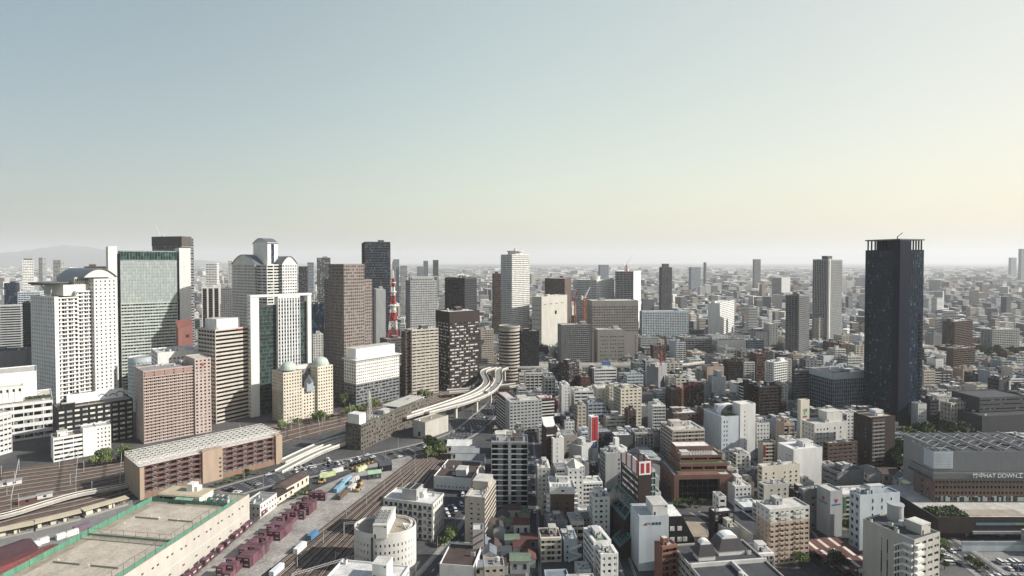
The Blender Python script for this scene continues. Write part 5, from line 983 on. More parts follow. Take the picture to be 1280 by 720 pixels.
# teal sloped office with red and white crown
b = bld(OF, 'dark striped office with red and white curved crown and teal sloping glass roofs', 'office building', 'teal sloped office', 783, 798, 814, 592, 692, 12, Fs=None, kit=0, wy=24); x0, x1, y0, y1 = b.R; H = b.H; TEAL = mat('teal_panel', '3f6f6c', .4, .15)
mass(b.root, b.R, 0, H, BK, BD(3.6, .5, 24, .3), None, None, 'darkbrown', glass('glass_white_blinds', '5b5f60', 'a9aaa6', 'd0cfc8', 2, 3.6, .4), 'dark', wl2=None)
extra(b, (x1 + .02, x1 + 3, y0 + 1, y0 + 9), 0, H + 1, CU(1.5, 3.6), CU(1.5, 3.6), 'paleblue', G_GREEN)
mb = MB(); n = 10
for s in (0, 1):
    xx = (x0 - .25, x0 + .35) if s == 0 else (x1 - .35, x1 + .25)
    for i in range(n):
        ya, yb_ = y0 + b.wy * i / n, y0 + b.wy * (i + 1) / n; za, zb = 7 * math.sin(math.pi * (.35 + .5 * i / n)), 7 * math.sin(math.pi * (.35 + .5 * (i + 1) / n))
        mb.prism([(xx[0], ya), (xx[1], ya), (xx[1], yb_), (xx[0], yb_)], H - .9, [H + za, H + za, H + zb, H + zb], 0 if i % 3 else 1)
mb.box(x0 + .35, x1 - .35, y0 - .25, y0 + .3, H - .9, H + 6.2, 0); mb.box(x0 + 1.2, x0 + 3.2, y0 - .32, y0 - .25, H, H + 5.4, 1); mb.box(x1 - 3, x1 - 1, y0 - .32, y0 - .25, H, H + 5.4, 1)
mb.build('crown', [WHITEP, REDP], b.root); mb = MB()
for i in range(11): ya = y0 + .5 + b.wy * i / 11; zz = 7 * math.sin(math.pi * (.35 + .5 * i / 11)); mb.box(x0 + .35, x1 - .35, ya, ya + .35, H + zz - .5, H + zz - .1)
mb.box(x0 + 2.4, x0 + 2.7, y0 + .5, y1, H + 4, H + 4.4); mb.build('roof_truss', DARKM, b.root)
for k, (zt, ww, ya, yb_) in enumerate(((H * .62, 7, y0 + 2, y1 + 6), (H * .34, 12, y0 - 3, y0 + 8))):
    mb = MB(); mb.prism([(x0 - ww, ya), (x0 - .02, ya), (x0 - .02, yb_), (x0 - ww, yb_)], 0, [zt - 9, zt, zt, zt - 9]); mb.build('wing', wall('darkbrown'), b.root)
    mb = MB(); mb.prism([(x0 - ww, ya), (x0 - .05, ya), (x0 - .05, yb_), (x0 - ww, yb_)], [zt - 8.95, zt + .05, zt + .05, zt - 8.95], [zt - 8.5, zt + .5, zt + .5, zt - 8.5]); mb.build('sloped_roof', TEAL, b.root)
    for r_ in range(2):
        for c in range(4):
            y2 = ya + 1 + c * (yb_ - ya - 2) / 4; y3 = y2 + (yb_ - ya - 2) / 4 - .8; fx0, fx1 = .12 + r_ * .45, .48 + r_ * .45
            mb = MB(); xa, xb = x0 - ww + fx0 * ww, x0 - ww + fx1 * ww; za, zb = zt - 8.5 + 9 * fx0, zt - 8.5 + 9 * fx1; mb.prism([(xa, y2), (xb, y2), (xb, y3), (xa, y3)], [za, zb, zb, za], [za + .12, zb + .12, zb + .12, za + .12]); mb.build('skylight', G_BLUE, b.root)
reg('teal sloped office', b)
# black wedge with white square windows
D = 305; X0 = (837 - 640) / F * D; b = Bd(); b.root = empty(OF, (X0, D, 0), math.radians(4), 'black wedge office with white square windows beside the white lettered office', 'office building'); OCC.append((X0 + 8, D + 8, 10, 9, 0)); HERO.append(('black wedge', 836, 869, 634, 683, D))
zt = H0 - (649 - 327) * D / F; mb = MB(); mb.extrude_y([(0, 0), (17, 0), (14, zt * .45), (8, zt), (0, zt)], 0, 15); mb.build('wall', wall('black'), b.root); mb = MB(); mb.box(.3, 7.6, .3, 14.7, zt, zt + .25); mb.build('roof', roofm('white'), b.root)
for i in range(3):
    for j, xx in enumerate((1.2, 5.2, 8.2)[: 2 if i == 2 else 3]):
        if i == 1 and j == 0: pass
        mb = MB(); z = zt - 4.2 - (2 - i) * 3.9 if False else 1.2 + i * (zt - 3) / 3; mb.box(xx, xx + 2.3, -.12, .0, z, z + 2.4, 0); mb.box(xx + .15, xx + 1.1, -.16, -.12, z + .15, z + 2.25, 1); mb.box(xx + 1.2, xx + 2.15, -.16, -.12, z + .15, z + 2.25, 1); mb.build('window', [WHITEP, glass('pane_pale', '9da09a', 'b9b9b1', 'cbcac0', 1, 2, .4)], b.root)
# big dark-roofed complex at the bottom
b = world_box(OF, 'sprawling dark-roofed office complex with two mansard roof huts', 'office building', 'mansard-hut complex', 103, 262, 38, 54, 8, 15, BD(3.6, .4, 5), BD(3.6, .4, 5), 'concrete', 'dark', 5, (845, 985, 665, 760))
for (cx_, cy_, s) in ((-8.5, 14, 4.2), (6, 19, 6.6)):
    mb = MB(); mb.box(cx_ - s, cx_ + s, cy_ - s * .7, cy_ + s * .7, 14.2, 16.4); mb.build('hut_wall', wall('white'), b.root)
    mb = MB(); q = [(cx_ - s - .3, cy_ - s * .7 - .3), (cx_ + s + .3, cy_ - s * .7 - .3), (cx_ + s + .3, cy_ + s * .7 + .3), (cx_ - s - .3, cy_ + s * .7 + .3)]; b0 = len(mb.v)
    mb.v += [(x, y, 16.4) for x, y in q] + [(cx_ + (x - cx_) * .7, cy_ + (y - cy_) * .7, 21.5) for x, y in q]; mb.f += [(0, 1, 5, 4), (1, 2, 6, 5), (2, 3, 7, 6), (3, 0, 4, 7), (3, 2, 1, 0), (4, 5, 6, 7)]; mb.m += [0] * 6; mb.build('mansard_roof', mat('slate', '4b474b', .6), b.root)
    mb = MB(); mb.extrude_y([(cx_ + s * .62 * math.cos(math.pi * k / 8), 21.5 + 1.8 * math.sin(math.pi * k / 8)) for k in range(9)], cy_ - s * .42, cy_ + s * .42); mb.build('vault', WHITEP, b.root)
mb = MB(); mb.box(1, 2, -27, 6, 14.2, 16.2); mb.box(-19, 19, 6, 7, 14.2, 16); mb.build('roof_wall', wall('offwhite'), b.root)
world_box('warehouse', 'long black flat-roofed hall between dark glazed house and tan flats', 'hall', 'black-roofed hall', *gp(934, 652, 8), 13, 30, 12, 8, BK, BK, 'white', 'dark', 0, (920, 945, 632, 668))
b = world_box('hall', 'pale barrel-vaulted hall with a glazed roof strip behind the teal sloped office', 'hall', 'barrel-vaulted hall', *gp(806, 572, 12), 20, 26, 8, 12, BK, BK, 'grey', 'pale', 0, (788, 826, 550, 592)); arch_roof(b, b.R[0], b.R[1], b.R[2], b.R[3], 12, 4.5, mat('vault_zinc', '9aa1a5', .4, .1, metal=.2)); mb = MB(); mb.box(-3.5, 6, b.R[2] + 3, b.R[3] - 2, 15.9, 16.75); mb.build('glazed_strip', G_SKY, b.root)
world_box('warehouse', 'pale sheet-metal roofed workshop at the bottom of the narrow street', 'workshop', 'sheet-roofed workshop', *gp(697, 722, 7), 11, 15, 4, 7, BK, BK, 'paleblue', 'bluegrey', 0, (670, 700, 700, 735))
world_box('warehouse', 'cream flat-roofed workshop beside the sheet-roofed workshop', 'workshop', 'cream-roofed workshop', *gp(728, 728, 8), 13, 15, 4, 8, BK, BK, 'offwhite', 'pale', 1, (700, 748, 704, 735))
# concert hall with the big sign, on its dark podium
GRD = mat('hall_grey_panel', '82878a', .6, .12, .5)
b = Bd(); Xc = 252.5; b.root = empty('exhibition_hall', (Xc + 40, 342 + 14, 12.2), 0, 'grey panelled hall lettered HAT DOWN above brick lower floors on a dark podium', 'exhibition hall'); OCC.append((Xc + 40, 360, 45, 32, 0)); HERO.append(('lettered hall', 1143, 1290, 545, 632, 342)); b.R = (-40, 40, -14, 6); x0, x1, y0, y1 = b.R; Ht, Hb = 31.5, 14
mass(b.root, (x0 + 2, x1, y0 + 2, y1), 0, Hb + 1, ('grid', 2.2, 3.6, .55, .45), ('blank', [.3, .6], 3.6, 1.4, 1), None, None, mat('hall_brick', '7a6458', rand=0), G_BLACK)
mb = MB(); mb.box(x0 - 1.5, x1, y0 - 1.6, y1, Hb, Hb + 1.2); mb.build('eave', wall('darkgrey'), b.root)
mass(b.root, (x0 - 1, x1, y0 - 1, y1), Hb + 1.2, Hb + 5.2, ('louv', 3, .55), ('louv', 3, .55), None, None, 'midgrey'); mass(b.root, (x0, x1, y0, y1), Hb + 5.2, Ht, BK, BK, None, None, GRD, rf='dark')
mb = MB()
for i in range(int(80 / 1.2)): mb.box(x0 + i * 1.2, x0 + i * 1.2 + .08, y0 - .06, y0, Hb + 5.2, Ht)
mb.build('panel_rib', mat('rib_grey', '6b7073', .6), b.root)
mass(b.root, (x0 - .5, x0 + 11, y0 - .5, y0 + 8), Hb + 7, Ht - .4, ('louv', 3, 1.1), ('louv', 3, 1.1), None, None, 'paleblue')
extra(b, (x0 + 9, x1, y1, y1 + 20), 0, Ht - 1, BK, BK, GRD, rf='dark')
mb = MB()
for i in range(6):
    xx = x0 + 4 + i * 13; mb.box(xx, xx + .7, y0 + 1, y1 + 18, Ht, Ht + .8)
    for k in range(5): mb.tube((xx + 1, y0 + 2 + k * 6, Ht + .3), (xx + 7, y0 + 5 + k * 6, Ht + 1.5), .2); mb.tube((xx + 13, y0 + 2 + k * 6, Ht + .3), (xx + 7, y0 + 5 + k * 6, Ht + 1.5), .2)
mb.build('roof_truss', mat('truss_grey', '85888a', .7), b.root)
for i in range(4): mb = MB(); mb.box(x0 + 8 + i * 15, x0 + 15 + i * 15, y0 + 9 + (i % 2) * 3, y0 + 15 + (i % 2) * 4, Ht - .75, Ht - .3); mb.build('roof_opening', DARKM, b.root)
text('竹中HAT DOWN工事', 3.5, (x0 + 22, y0 - 1.3, Hb + 3.0), (math.pi / 2, 0, 0), WHITEL, b.root, 'lettering', .08, 'LEFT')
for i in range(7): mb = MB(); mb.box(x0 + 4 + i * 11, x0 + 12 + i * 11, y0 + 1.9, y0 + 2.02, .3, 3.6, 0); mb.build('shopfront', glass('shop_glass', '2c3a3f', '7f9092', 'a9b7b5', 1.4, 3, .4), b.root)
reg('lettered hall', b)
b = Bd(); b.root = empty('podium', (240 + 55, 321 + 25, 0), 0, 'dark brown podium deck with planted terrace under the lettered hall', 'podium'); b.R = (-55, 55, -25, 25); OCC.append((295, 346, 58, 27, 0)); HERO.append(('dark podium', 1124, 1290, 630, 686, 318))
mb = MB(); mb.box(-55, 55, -25, 25, 4, 12); mb.box(-50, 55, -22, 25, 0, 4); mb.build_each('wall', wall('darkbrown'), b.root); mb = MB(); mb.box(-54.6, 54.6, -24.6, 24.6, 12, 12.15); mb.build('deck', roofm('pale'), b.root)
mb = MB(); mb.box(-34, 22, -25.15, -25, 8.6, 10.0); mb.build('mural', mat('mural_blue', '5f8aa8', .5), b.root); mb = MB(); mb.box(-12, 22, -25.22, -25.15, 8.7, 9.9); mb.build('mural', mat('mural_green', '7f9f6c', .5), b.root)
mb = MB(); mb.box(-36, 55, -26, -25, 4, 5.4); mb.build('awning', wall('bluegrey'), b.root)
for i in range(5): mb = MB(); mb.box(-38 + i * 14, -28 + i * 14, -22.1, -22, .8, 3.6); mb.build('shopfront', G_BLIND, b.root)
mb = MB(); mb.box(-54, -36, -24, -11, 12.1, 12.8); mb.build('planter', mat('soil_dark', '4a4034'), b.root); mb = MB(); mb.box(-54.6, 54.6, -24.9, -24.4, 12, 13.1); mb.build('parapet', wall('darkbrown'), b.root)
mb = MB(); mb.box(-34, -2, -21, -13, 12.15, 12.4); mb.build('terrace', roofm('warm'), b.root); r = random.Random(4); mb = MB()
for i in range(900):
    c = Vector((-53.5 + r.random() * 17, -23.6 + r.random() * 12, 12.8 + r.random() * 1.5)); u = Vector((r.gauss(0, 1), r.gauss(0, 1), r.gauss(0, 1))).normalized() * .45; v = u.orthogonal().normalized() * .45; mb.face([c - u - v, c + u - v, c + u + v, c - u + v])
mb.build('planting', mat('shrub_leaf', '4d5c30', .9, .5), b.root); reg('dark podium', b)
t = empty('site_wall', (296, 309, 0), 0, 'long white boundary wall between the car park and the dark podium', 'wall'); mb = MB(); mb.box(-52, 60, -.3, .3, 0, 3.6); mb.build('panel', wall('paleblue'), t); mb = MB(); mb.box(-52, 60, -.4, .4, 3.6, 5.2); mb.build('coping', wall('bluegrey'), t)
b = bld(OF, 'dark louvred civic building in two tiers above the lettered hall', 'civic building', 'dark louvred building', 1217, 1228, 1300, 520, 552, 8, Fs=('louv', 3, 1.6), Ls=('louv', 3, 1.6), wl='darkgrey', rf='dark', kit=3, wy=40); extra(b, (b.R[0] + 10, b.R[1], b.R[2] + 12, b.R[3]), b.H, b.H + 13, BD(4, .3, 20), BK, 'darkgrey', rf='dark'); reg('dark louvred building', b)
# red market sheds
b = Bd(); cx_, cy_ = gp(1046, 690, 6); b.root = empty('market_shed', (cx_, cy_, 0), math.radians(14), 'low open sheds with red roofs and cream roof lights', 'shed'); OCC.append((cx_, cy_, 14, 17, math.radians(14))); HERO.append(('red sheds', 1015, 1078, 668, 706, 290)); RR = roofm('red')
for k in range(3):
    mb = MB(); mb.prism([(-11, -15 + k * 10), (12, -15 + k * 10), (12, -6 + k * 10), (-11, -6 + k * 10)], [5.2, 5.2, 6.2, 6.2], [5.5, 5.5, 6.5, 6.5]); mb.build('roof', RR, b.root)
    for i in range(3): mb = MB(); mb.prism([(-8 + i * 7, -14.5 + k * 10), (-6 + i * 7, -14.5 + k * 10), (-6 + i * 7, -7 + k * 10), (-8 + i * 7, -7 + k * 10)], [5.6, 5.6, 6.45, 6.45], [5.65, 5.65, 6.5, 6.5]); mb.build('roof_light', wall('cream'), b.root)
mb = MB()
for i in range(6):
    for k in range(7): mb.box(-10.8 + i * 4.5, -10.5 + i * 4.5, -15 + k * 4.6, -14.7 + k * 4.6, 0, 5.3)
mb.box(-11, -10.7, -15, 14, 0, 3); mb.build_each('post', DARKM, b.root); reg('red sheds', b)
# ---------------------------------------------------------------- yard, warehouse courts, car park, viaducts
NETG = mat('green_net', '3f8a6c', .8, .3, .6); CLAY = mat('clay_court', 'bcae98', .95, .26, .12, streak=False); WHW = mat('warehouse_white', 'b5aea1', .85, .16, .12)
# long warehouse with two clay courts on its roof
wa = math.radians(-9.3); dv = Vector((math.sin(-wa), math.cos(-wa))); rv = Vector((dv.y, -dv.x)); cr_ = Vector((-156, 339)); LW, WW, HW = 125, 52, 19
cc = cr_ - dv * LW / 2 - rv * WW / 2
b = Bd(); b.root = empty('warehouse', (cc.x, cc.y, 0), wa, 'long white freight warehouse with two clay courts fenced in green on its roof', 'warehouse'); b.R = (-WW / 2, WW / 2, -LW / 2, LW / 2); x0, x1, y0, y1 = b.R; b.H = HW
OCC.append((cc.x, cc.y, WW / 2 + 4, LW / 2 + 4, wa)); HERO.append(('court warehouse', 0, 309, 600, 760, 250))
mb = MB(); mb.box(x0, x1, y0, y1, 0, HW - 1); mb.build('wall', WHW, b.root); mb = MB(); mb.box(x0 + .4, x1 - .4, y0 + .4, y1 - .4, HW - 1, HW - .8); mb.build('roof', roofm('warm'), b.root)
mb = MB()
for q in ((x0, x1, y0, y0 + .4), (x0, x1, y1 - .4, y1), (x0, x0 + .4, y0 + .4, y1 - .4), (x1 - .4, x1, y0 + .4, y1 - .4)): mb.box(*q, HW - 1, HW)
mb.build('parapet', WHW, b.root); mb = MB(); r = random.Random(8)
for i in range(12):
    for k in range(2): yy = y1 - 7 - i * 9.2 - k * 3.1; mb.box(x1, x1 + .09, yy, yy + 1.2, HW - 5.2 - (i % 2) * .5, HW - 4.4 - (i % 2) * .5)
    mb.box(x1, x1 + .09, y1 - 9 - i * 9.2, y1 - 7.4 - i * 9.2, 4.6, 5.3)
mb.build('vent', DARKM, b.root); mb = MB()
for i in range(14): mb.box(x1, x1 + .12, y1 - 6 - i * 8.6, y1 - 5.8 - i * 8.6, 0, 8.2)
mb.box(x1, x1 + .16, y0, y1, 8.2, 8.4); mb.build('loading_door', wall('offwhite'), b.root)
court = []
for k, (ya, yb_) in enumerate(((y1 - 20 - 36, y1 - 20), (y1 - 20 - 36 - 7 - 44, y1 - 20 - 43))):
    mb = MB(); mb.box(x0 + 7, x1 - 5, ya, yb_, HW - .79, HW - .6); o = mb.build('clay_court', CLAY, b.root); court.append((ya, yb_))
    mb = MB(); zz = HW - .6; n = 2; cw = (x1 - 5 - x0 - 7) / n
    for c in range(n):
        xa, xb, yc = x0 + 7 + c * cw + 4, x0 + 7 + (c + 1) * cw - 4, (ya + yb_) / 2
        for yy in (yc - 11.9, yc - 6.4, yc + 6.4, yc + 11.8): mb.box(xa, xb, yy, yy + .1, zz, zz + .02)
        for xx in (xa, xb - .1): mb.box(xx, xx + .1, yc - 11.9, yc + 11.9, zz + .02, zz + .03)
        mb.box((xa + xb) / 2, (xa + xb) / 2 + .1, yc - 6.4, yc + 6.4, zz + .02, zz + .03)
    mb.build('court_line', LINE, b.root)
    for c in range(n):
        xa, xb, yc = x0 + 7 + c * cw + 3, x0 + 7 + (c + 1) * cw - 3, (ya + yb_) / 2; t = empty('tennis_net', b.root.matrix_basis @ Vector(((xa + xb) / 2, yc, zz)), wa, 'low dark net across the %s half of the %s clay court' % (('outer', 'inner')[c], ('far', 'near')[k]), 'net')
        mb = MB(); mb.box(-cw / 2 + 3, cw / 2 - 3, -.03, .03, .1, .95, 0); mb.build('mesh', mat('net_dark', '8b8b80', .9), t); mb = MB(); mb.cyl(-cw / 2 + 3, 0, .06, 0, 1.1, 8); mb.cyl(cw / 2 - 3, 0, .06, 0, 1.1, 8); mb.build('post', DARKM, t)
# green fences: each run a thing
def fence(a, c, h, label, hp=5.0, net=True):
    A, C_ = b.root.matrix_basis @ Vector((*a, HW - .8)), b.root.matrix_basis @ Vector((*c, HW - .8)); L_ = (C_ - A).length; ang = math.atan2(C_.y - A.y, C_.x - A.x)
    t = empty('court_fence', A, ang, label, 'fence'); n = max(2, int(L_ / 6)); mb = MB()
    for i in range(n + 1):
        x = L_ * i / n; mb.box(x - .07, x + .07, -.07, .07, 0, hp)
    mb.box(0, L_, -.04, .04, hp - .1, hp); mb.build('post', mat('fence_post', '6f7268', .6), t)
    mb = MB(); mb.box(0, L_, -.02 + .1, .02 + .1, .2, h); mb.build('net', NETG, t); return t
F1 = (x0 + 2, y1 - 17); fence((x0 + 2, y0 + 6), F1, 3.0, 'long green net fence along the track side of the roof courts'); fence((x1 - 2, y0 + 6), (x1 - 2, y1 - 8), 1.9, 'low green fence with tall posts along the yard edge of the roof courts')
fence(F1, (x1 - 2.3, y1 - 17), 2.2, 'green fence across the far end of the roof courts'); fence((x0 + 2.3, y1 - 59), (x1 - 2.3, y1 - 59), 1.2, 'see-through fence with green panels between the two roof courts', 4); fence((x0 + 2.3, y1 - 63), (x1 - 2.3, y1 - 63), .5, 'plain dark rail closing the nearer of the two roof courts', 3); fence((x0 + 2.3, y1 - 110), (x1 - 2.3, y1 - 110), 2.4, 'tall green net closing the near end of the roof courts')
t = empty('club_house', b.root.matrix_basis @ Vector((x0 + 17, y1 - 9.5, HW - .8)), wa, 'tan-roofed club house with green awning at the end of the roof courts', 'club house'); mb = MB(); mb.box(-12, 14, -6, 6, 0, 3.6); mb.build('wall', wall('offwhite'), t); mb = MB(); mb.box(-13, 14.5, -6.6, 6.4, 3.6, 4.0); mb.build('roof', mat('tan_roof', 'b8a884', .9), t); mb = MB(); mb.box(1, 5, 0, 5, 4, 8.2); mb.box(5, 7.4, 1, 5, 4, 6.6); mb.build('roof_hut', wall('white'), t)
mb = MB(); mb.prism([(0, -8.4), (11, -8.4), (11, -6.1), (0, -6.1)], [2.5, 2.5, 3.3, 3.3], [2.7, 2.7, 3.5, 3.5]); mb.build('awning', mat('mint', '86b79c', .7), t); mb = MB(); mb.box(-11.5, -.5, -6.15, -6, .2, 2.8); mb.build('glazing', G_BLACK, t)
r = random.Random(11)
for i in range(7):
    o = MB(); o = ac_mesh().build('roof_plant', [ACM if i % 2 else mat('plant_teal', '6f9f98', .6), DARKM], None, b.root.matrix_basis @ Vector((x0 + 35 + (i % 4) * 3.6, y1 - 12 + (i // 4) * 5, HW - .8)), wa); o.scale = (1.5, 1.8, 1.3); tag(o, 'roof plant cabinet beside the tan-roofed club house', 'plant cabinet', 'plant cabinets beside the club house')
# tennis players
def person_mesh():
    me = bpy.data.meshes.new('person'); P = [(0, 0, .95), (0, 0, 1.2), (0, 0, 1.42), (0, 0, 1.55), (0, .02, 1.72), (.1, 0, .9), (.16, -.12, .5), (.18, .02, .06), (.2, -.14, .04), (-.1, 0, .9), (-.18, .1, .5), (-.22, .2, .06), (-.23, .06, .04), (.19, 0, 1.4), (.34, -.12, 1.16), (.46, -.34, 1.1), (-.19, 0, 1.4), (-.32, -.06, 1.14), (-.3, -.3, 1.06)]
    E = [(0, 1), (1, 2), (2, 3), (3, 4), (0, 5), (5, 6), (6, 7), (7, 8), (0, 9), (9, 10), (10, 11), (11, 12), (2, 13), (13, 14), (14, 15), (2, 16), (16, 17), (17, 18)]
    Rr = [.14, .13, .15, .06, .1, .1, .07, .05, .04, .1, .07, .05, .04, .07, .05, .035, .07, .05, .035]; me.from_pydata(P, E, []); tmp = bpy.data.objects.new('person', me); tmp.modifiers.new('skin', 'SKIN')
    for v, q in zip(me.skin_vertices[0].data, Rr): v.radius = (q, q)
    me.skin_vertices[0].data[0].use_root = True
    return me
pm = person_mesh(); pm.materials.append(mat('white_kit', 'd9d6cf', .8)); zz = HW - .6
for i, (px, py, lb) in enumerate(((-8, y1 - 36, 'by the net post of the far clay court'), (-2, y1 - 37.5, 'in mid court just short of the far net'), (1, y1 - 33, 'beyond the far net'), (10, y1 - 38, 'on the yard side of the far court'), (-15, y1 - 46, 'near the fence side of the far court'), (4, y1 - 86, 'at the net of the near clay court'), (-14, y1 - 84, 'on the track side of the near court'))):
    o = bpy.data.objects.new('person', pm); COL.objects.link(o); o.location = b.root.matrix_basis @ Vector((px, py, zz)); o.rotation_euler = (0, 0, i * 1.3); m_ = o.modifiers.new('skin', 'SKIN'); m_.use_smooth_shade = True; o.modifiers.new('sub', 'SUBSURF').levels = 1; o.modifiers['sub'].render_levels = 1
    tag(o, 'tennis player in white ' + lb, 'person', 'tennis players on the roof courts')
# multi-storey car park with lattice roof
b = bld('car_park', 'long tan multi-storey car park with open decks and a white lattice roof', 'car park', 'lattice-roofed car park', 174, 174, 352, 585, 625, 47, wy=36, Fs=None, kit=0); x0, x1, y0, y1 = b.R; H = b.H; W = b.wx; TANM = mat('carpark_tan', 'ab9279', .85); MAR = mat('maroon_steel', '7c3e38', .6)
nl = 6
for i in range(nl): mb = MB(); mb.box(x0 + .3, x1 - .3, y0 + .3, y1 - .3, i * H / nl + (.02 if i == 0 else 0), i * H / nl + .5); mb.build('deck', mat('deck_grey', '85807a', .9), b.root)
mb = MB(); mb.box(x0, x1, y0, y0 + .28, 0, H / nl * 1.0); mb.build('base_wall', mat('carpark_brick', '8f6a52', .85), b.root)
mb = MB()
for s0, s1, top in ((0, 2.6, H), (.40 * W, .54 * W, H + 1.5), (W - 5, W, H + 1)): mb.box(x0 + s0, x0 + s1, y0 - 1, y0 + 8 if s0 > 3 else y1, 0, top)
mb.build_each('stair_tower', TANM, b.root); mb = MB()
for i in range(5): mb.box(x0 + .515 * W, x0 + .53 * W, y0 - 1.1, y0 - 1, 2 + i * 3.2, 3.2 + i * 3.2)
mb.build_each('window', DARKM, b.root)
mb = MB(); n = 26
for i in range(n + 1): x = x0 + W * i / n; mb.box(x - .15, x + .15, y0 - .05, y0 + .25, H / nl, H); mb.box(x - .12, x + .12, y1 - .3, y1, 0, H)
for i in range(2, nl + 1): mb.box(x0 + .1, x1 - .1, y0 - .12, y0 - .06, i * H / nl - .05, i * H / nl + .55)
mb.build('frame', MAR, b.root); mb = MB()
for i in range(1, nl):
    for j in range(0, n, 2): xa, xb = x0 + W * j / n, x0 + W * (j + 1) / n; mb.tube((xa, y0 + .5, i * H / nl + .6), (xb, y0 + .5, (i + 1) * H / nl - .1), .12); mb.tube((xb, y0 + .5, i * H / nl + .6), (x0 + W * (j + 2) / n, y0 + .5, (i + 1) * H / nl - .1) if False else (xa, y0 + .5, (i + 1) * H / nl - .1), .12)
mb.build('brace', STEEL, b.root)
mb = MB(); mb.box(x0 + .2, x1 - .2, y0 + .2, y0 + .42 * b.wy, H, H + .3); mb.build('roof_deck', mat('roof_white_grit', 'cfcabc', .9, .3, .2), b.root)
mb = MB(); mb.box(x0 + .2, x1 - .2, y0 + .42 * b.wy, y1 - .2, H - .6, H - .3); mb.build('inner_deck', mat('inner_deck_dark', '6a6862', .9), b.root)
LAT = mat('lattice_white', 'd5d2c9', .6, .1); nx, ny = 22, 6
for i in range(nx + 1):                                    # each roof rib with its web
    mb = MB(); x = x0 + W * i / nx; ya, yb_ = y0 + .1 * b.wy, y1
    mb.tube((x, ya, H + .4), (x, yb_, H + .4), .16); mb.tube((x, ya + 3, H + 2.6), (x, yb_, H + 2.6), .16)
    for k in range(ny): yy = ya + (yb_ - ya) * k / ny; y2 = ya + (yb_ - ya) * (k + 1) / ny; mb.tube((x, yy, H + .4), (x, (yy + y2) / 2 + 1, H + 2.6), .12); mb.tube((x, (yy + y2) / 2 + 1, H + 2.6), (x, y2, H + .4), .12)
    mb.build('lattice_rib', LAT, b.root)
for k in range(ny + 1):
    mb = MB(); yy = y0 + .1 * b.wy + (b.wy * .9 - .2) * k / ny
    for i in range(nx): xa, xb = x0 + W * i / nx, x0 + W * (i + 1) / nx; mb.tube((xa, yy, H + 2.6), (xb, yy, H + .4), .12); mb.tube((xa, yy, H + .4), (xb, yy, H + 2.6), .12)
    mb.tube((x0, yy, H + 2.7), (x1, yy, H + 2.7), .15); mb.build('lattice_purlin', LAT, b.root)
reg('lattice-roofed car park', b)
# dark railway office beside the avenue, wedge end, with white roof block and aerial mast
b = bld(OF, 'long low dark brick railway office with many pale windows and a weedy roof', 'office building', 'dark railway office', 432, 451, 536, 531, 563, 66, Fs=G(3.4, 3.5, .55, .45), Ls=G(3.2, 3.5, .5, .4), wl=mat('wall_soot', '625a50'), gl=G_BLIND, rf='grey', kit=8); reg('dark railway office', b)
mb = MB(); mb.box(b.R[0] + .5, b.R[0] + 9, b.R[2] + 2, b.R[3] - 2, b.H - .8, b.H + 8); mb.build('roof_block', wall('white'), b.root); mb = MB(); mb.box(b.R[0] + 10, b.R[1] - 20, b.R[2] + 1, b.R[2] + 4, b.H - .8, b.H - .5); mb.build('roof_weeds', GRASS, b.root); mb = MB(); mb.box(b.R[0] + .55 * b.wx, b.R[1] - 1, b.R[2] + 4, b.R[3] + 6, b.H + .5, b.H + 1); mb.build('roof_canopy', roofm('pale'), b.root)
t = empty('aerial_mast', b.root.matrix_basis @ Vector((b.R[0] + 22, 0, b.H - .8)), 0, 'slender white lattice mast on the dark railway office roof', 'mast'); mb = MB()
for a in range(4):
    a0 = a * math.pi / 2; 
    for k in range(6): r0, r1 = 2.4 * (1 - k / 6) + .25, 2.4 * (1 - (k + 1) / 6) + .25; mb.tube((r0 * math.cos(a0), r0 * math.sin(a0), k * 4), (r1 * math.cos(a0), r1 * math.sin(a0), k * 4 + 4), .14); mb.tube((r0 * math.cos(a0), r0 * math.sin(a0), k * 4), (r1 * math.cos(a0 + 1.57), r1 * math.sin(a0 + 1.57), k * 4 + 4), .1)
mb.build('lattice', LAT, t)
# ramp portal block at the expressway mouth
X, Y = gp(536, 548); b = world_box('ramp_portal', 'white walled portal block where the expressway ramp begins', 'tunnel portal', 'ramp portal', X, Y + 14, 15, 30, -36, 15, ('blank', [.5], 30, 3, 4), BK, 'concrete', 'warm', 2, (519, 550, 502, 552))
# expressways -----------------------------------------------------------------
EXR = mat('expressway_road', '8a8880', .9, .2, .1); PARA = mat('expressway_parapet', 'd6d1c4', .7, .15, .2)
def viaduct(name, label, pts, width, cat='viaduct', th=1.6, pier=32, road_m=None, par=1.2):
    pts = smooth(pts, 10); c0 = pts[0]; t = empty(name, (c0[0], c0[1], 0), 0, label, cat); P = [(p[0] - c0[0], p[1] - c0[1], p[2]) for p in pts]
    mb = MB(); strip(mb, P, -width / 2, width / 2, -th, 0); mb.build('deck', CONC, t); mb = MB(); strip(mb, P, -width / 2 + .5, width / 2 - .5, .0, .06, 0); dashes2(mb, P, width, .07); mb.build('roadway', [road_m or EXR, LINE], t)
    for s in (-1, 1): mb = MB(); a, c = sorted((s * width / 2, s * (width / 2 - .4))); strip(mb, P, a, c, -th - .2, par); mb.build('parapet', PARA, t)
    for k, (x, y, z, a) in enumerate(along(P, pier, 6)):
        if z < 5: continue
        mb = MB(); mb.box(-1.1, 1.1, -1.4, 1.4, 0, z - th - 1.2); mb.prism([(-1.1, -width * .42), (1.1, -width * .42), (1.1, width * .42), (-1.1, width * .42)], z - th - 1.2, z - th - .02); mb.build('pier', CONC, t, (x, y, 0), a)
    reserve(pts, width); return pts, t
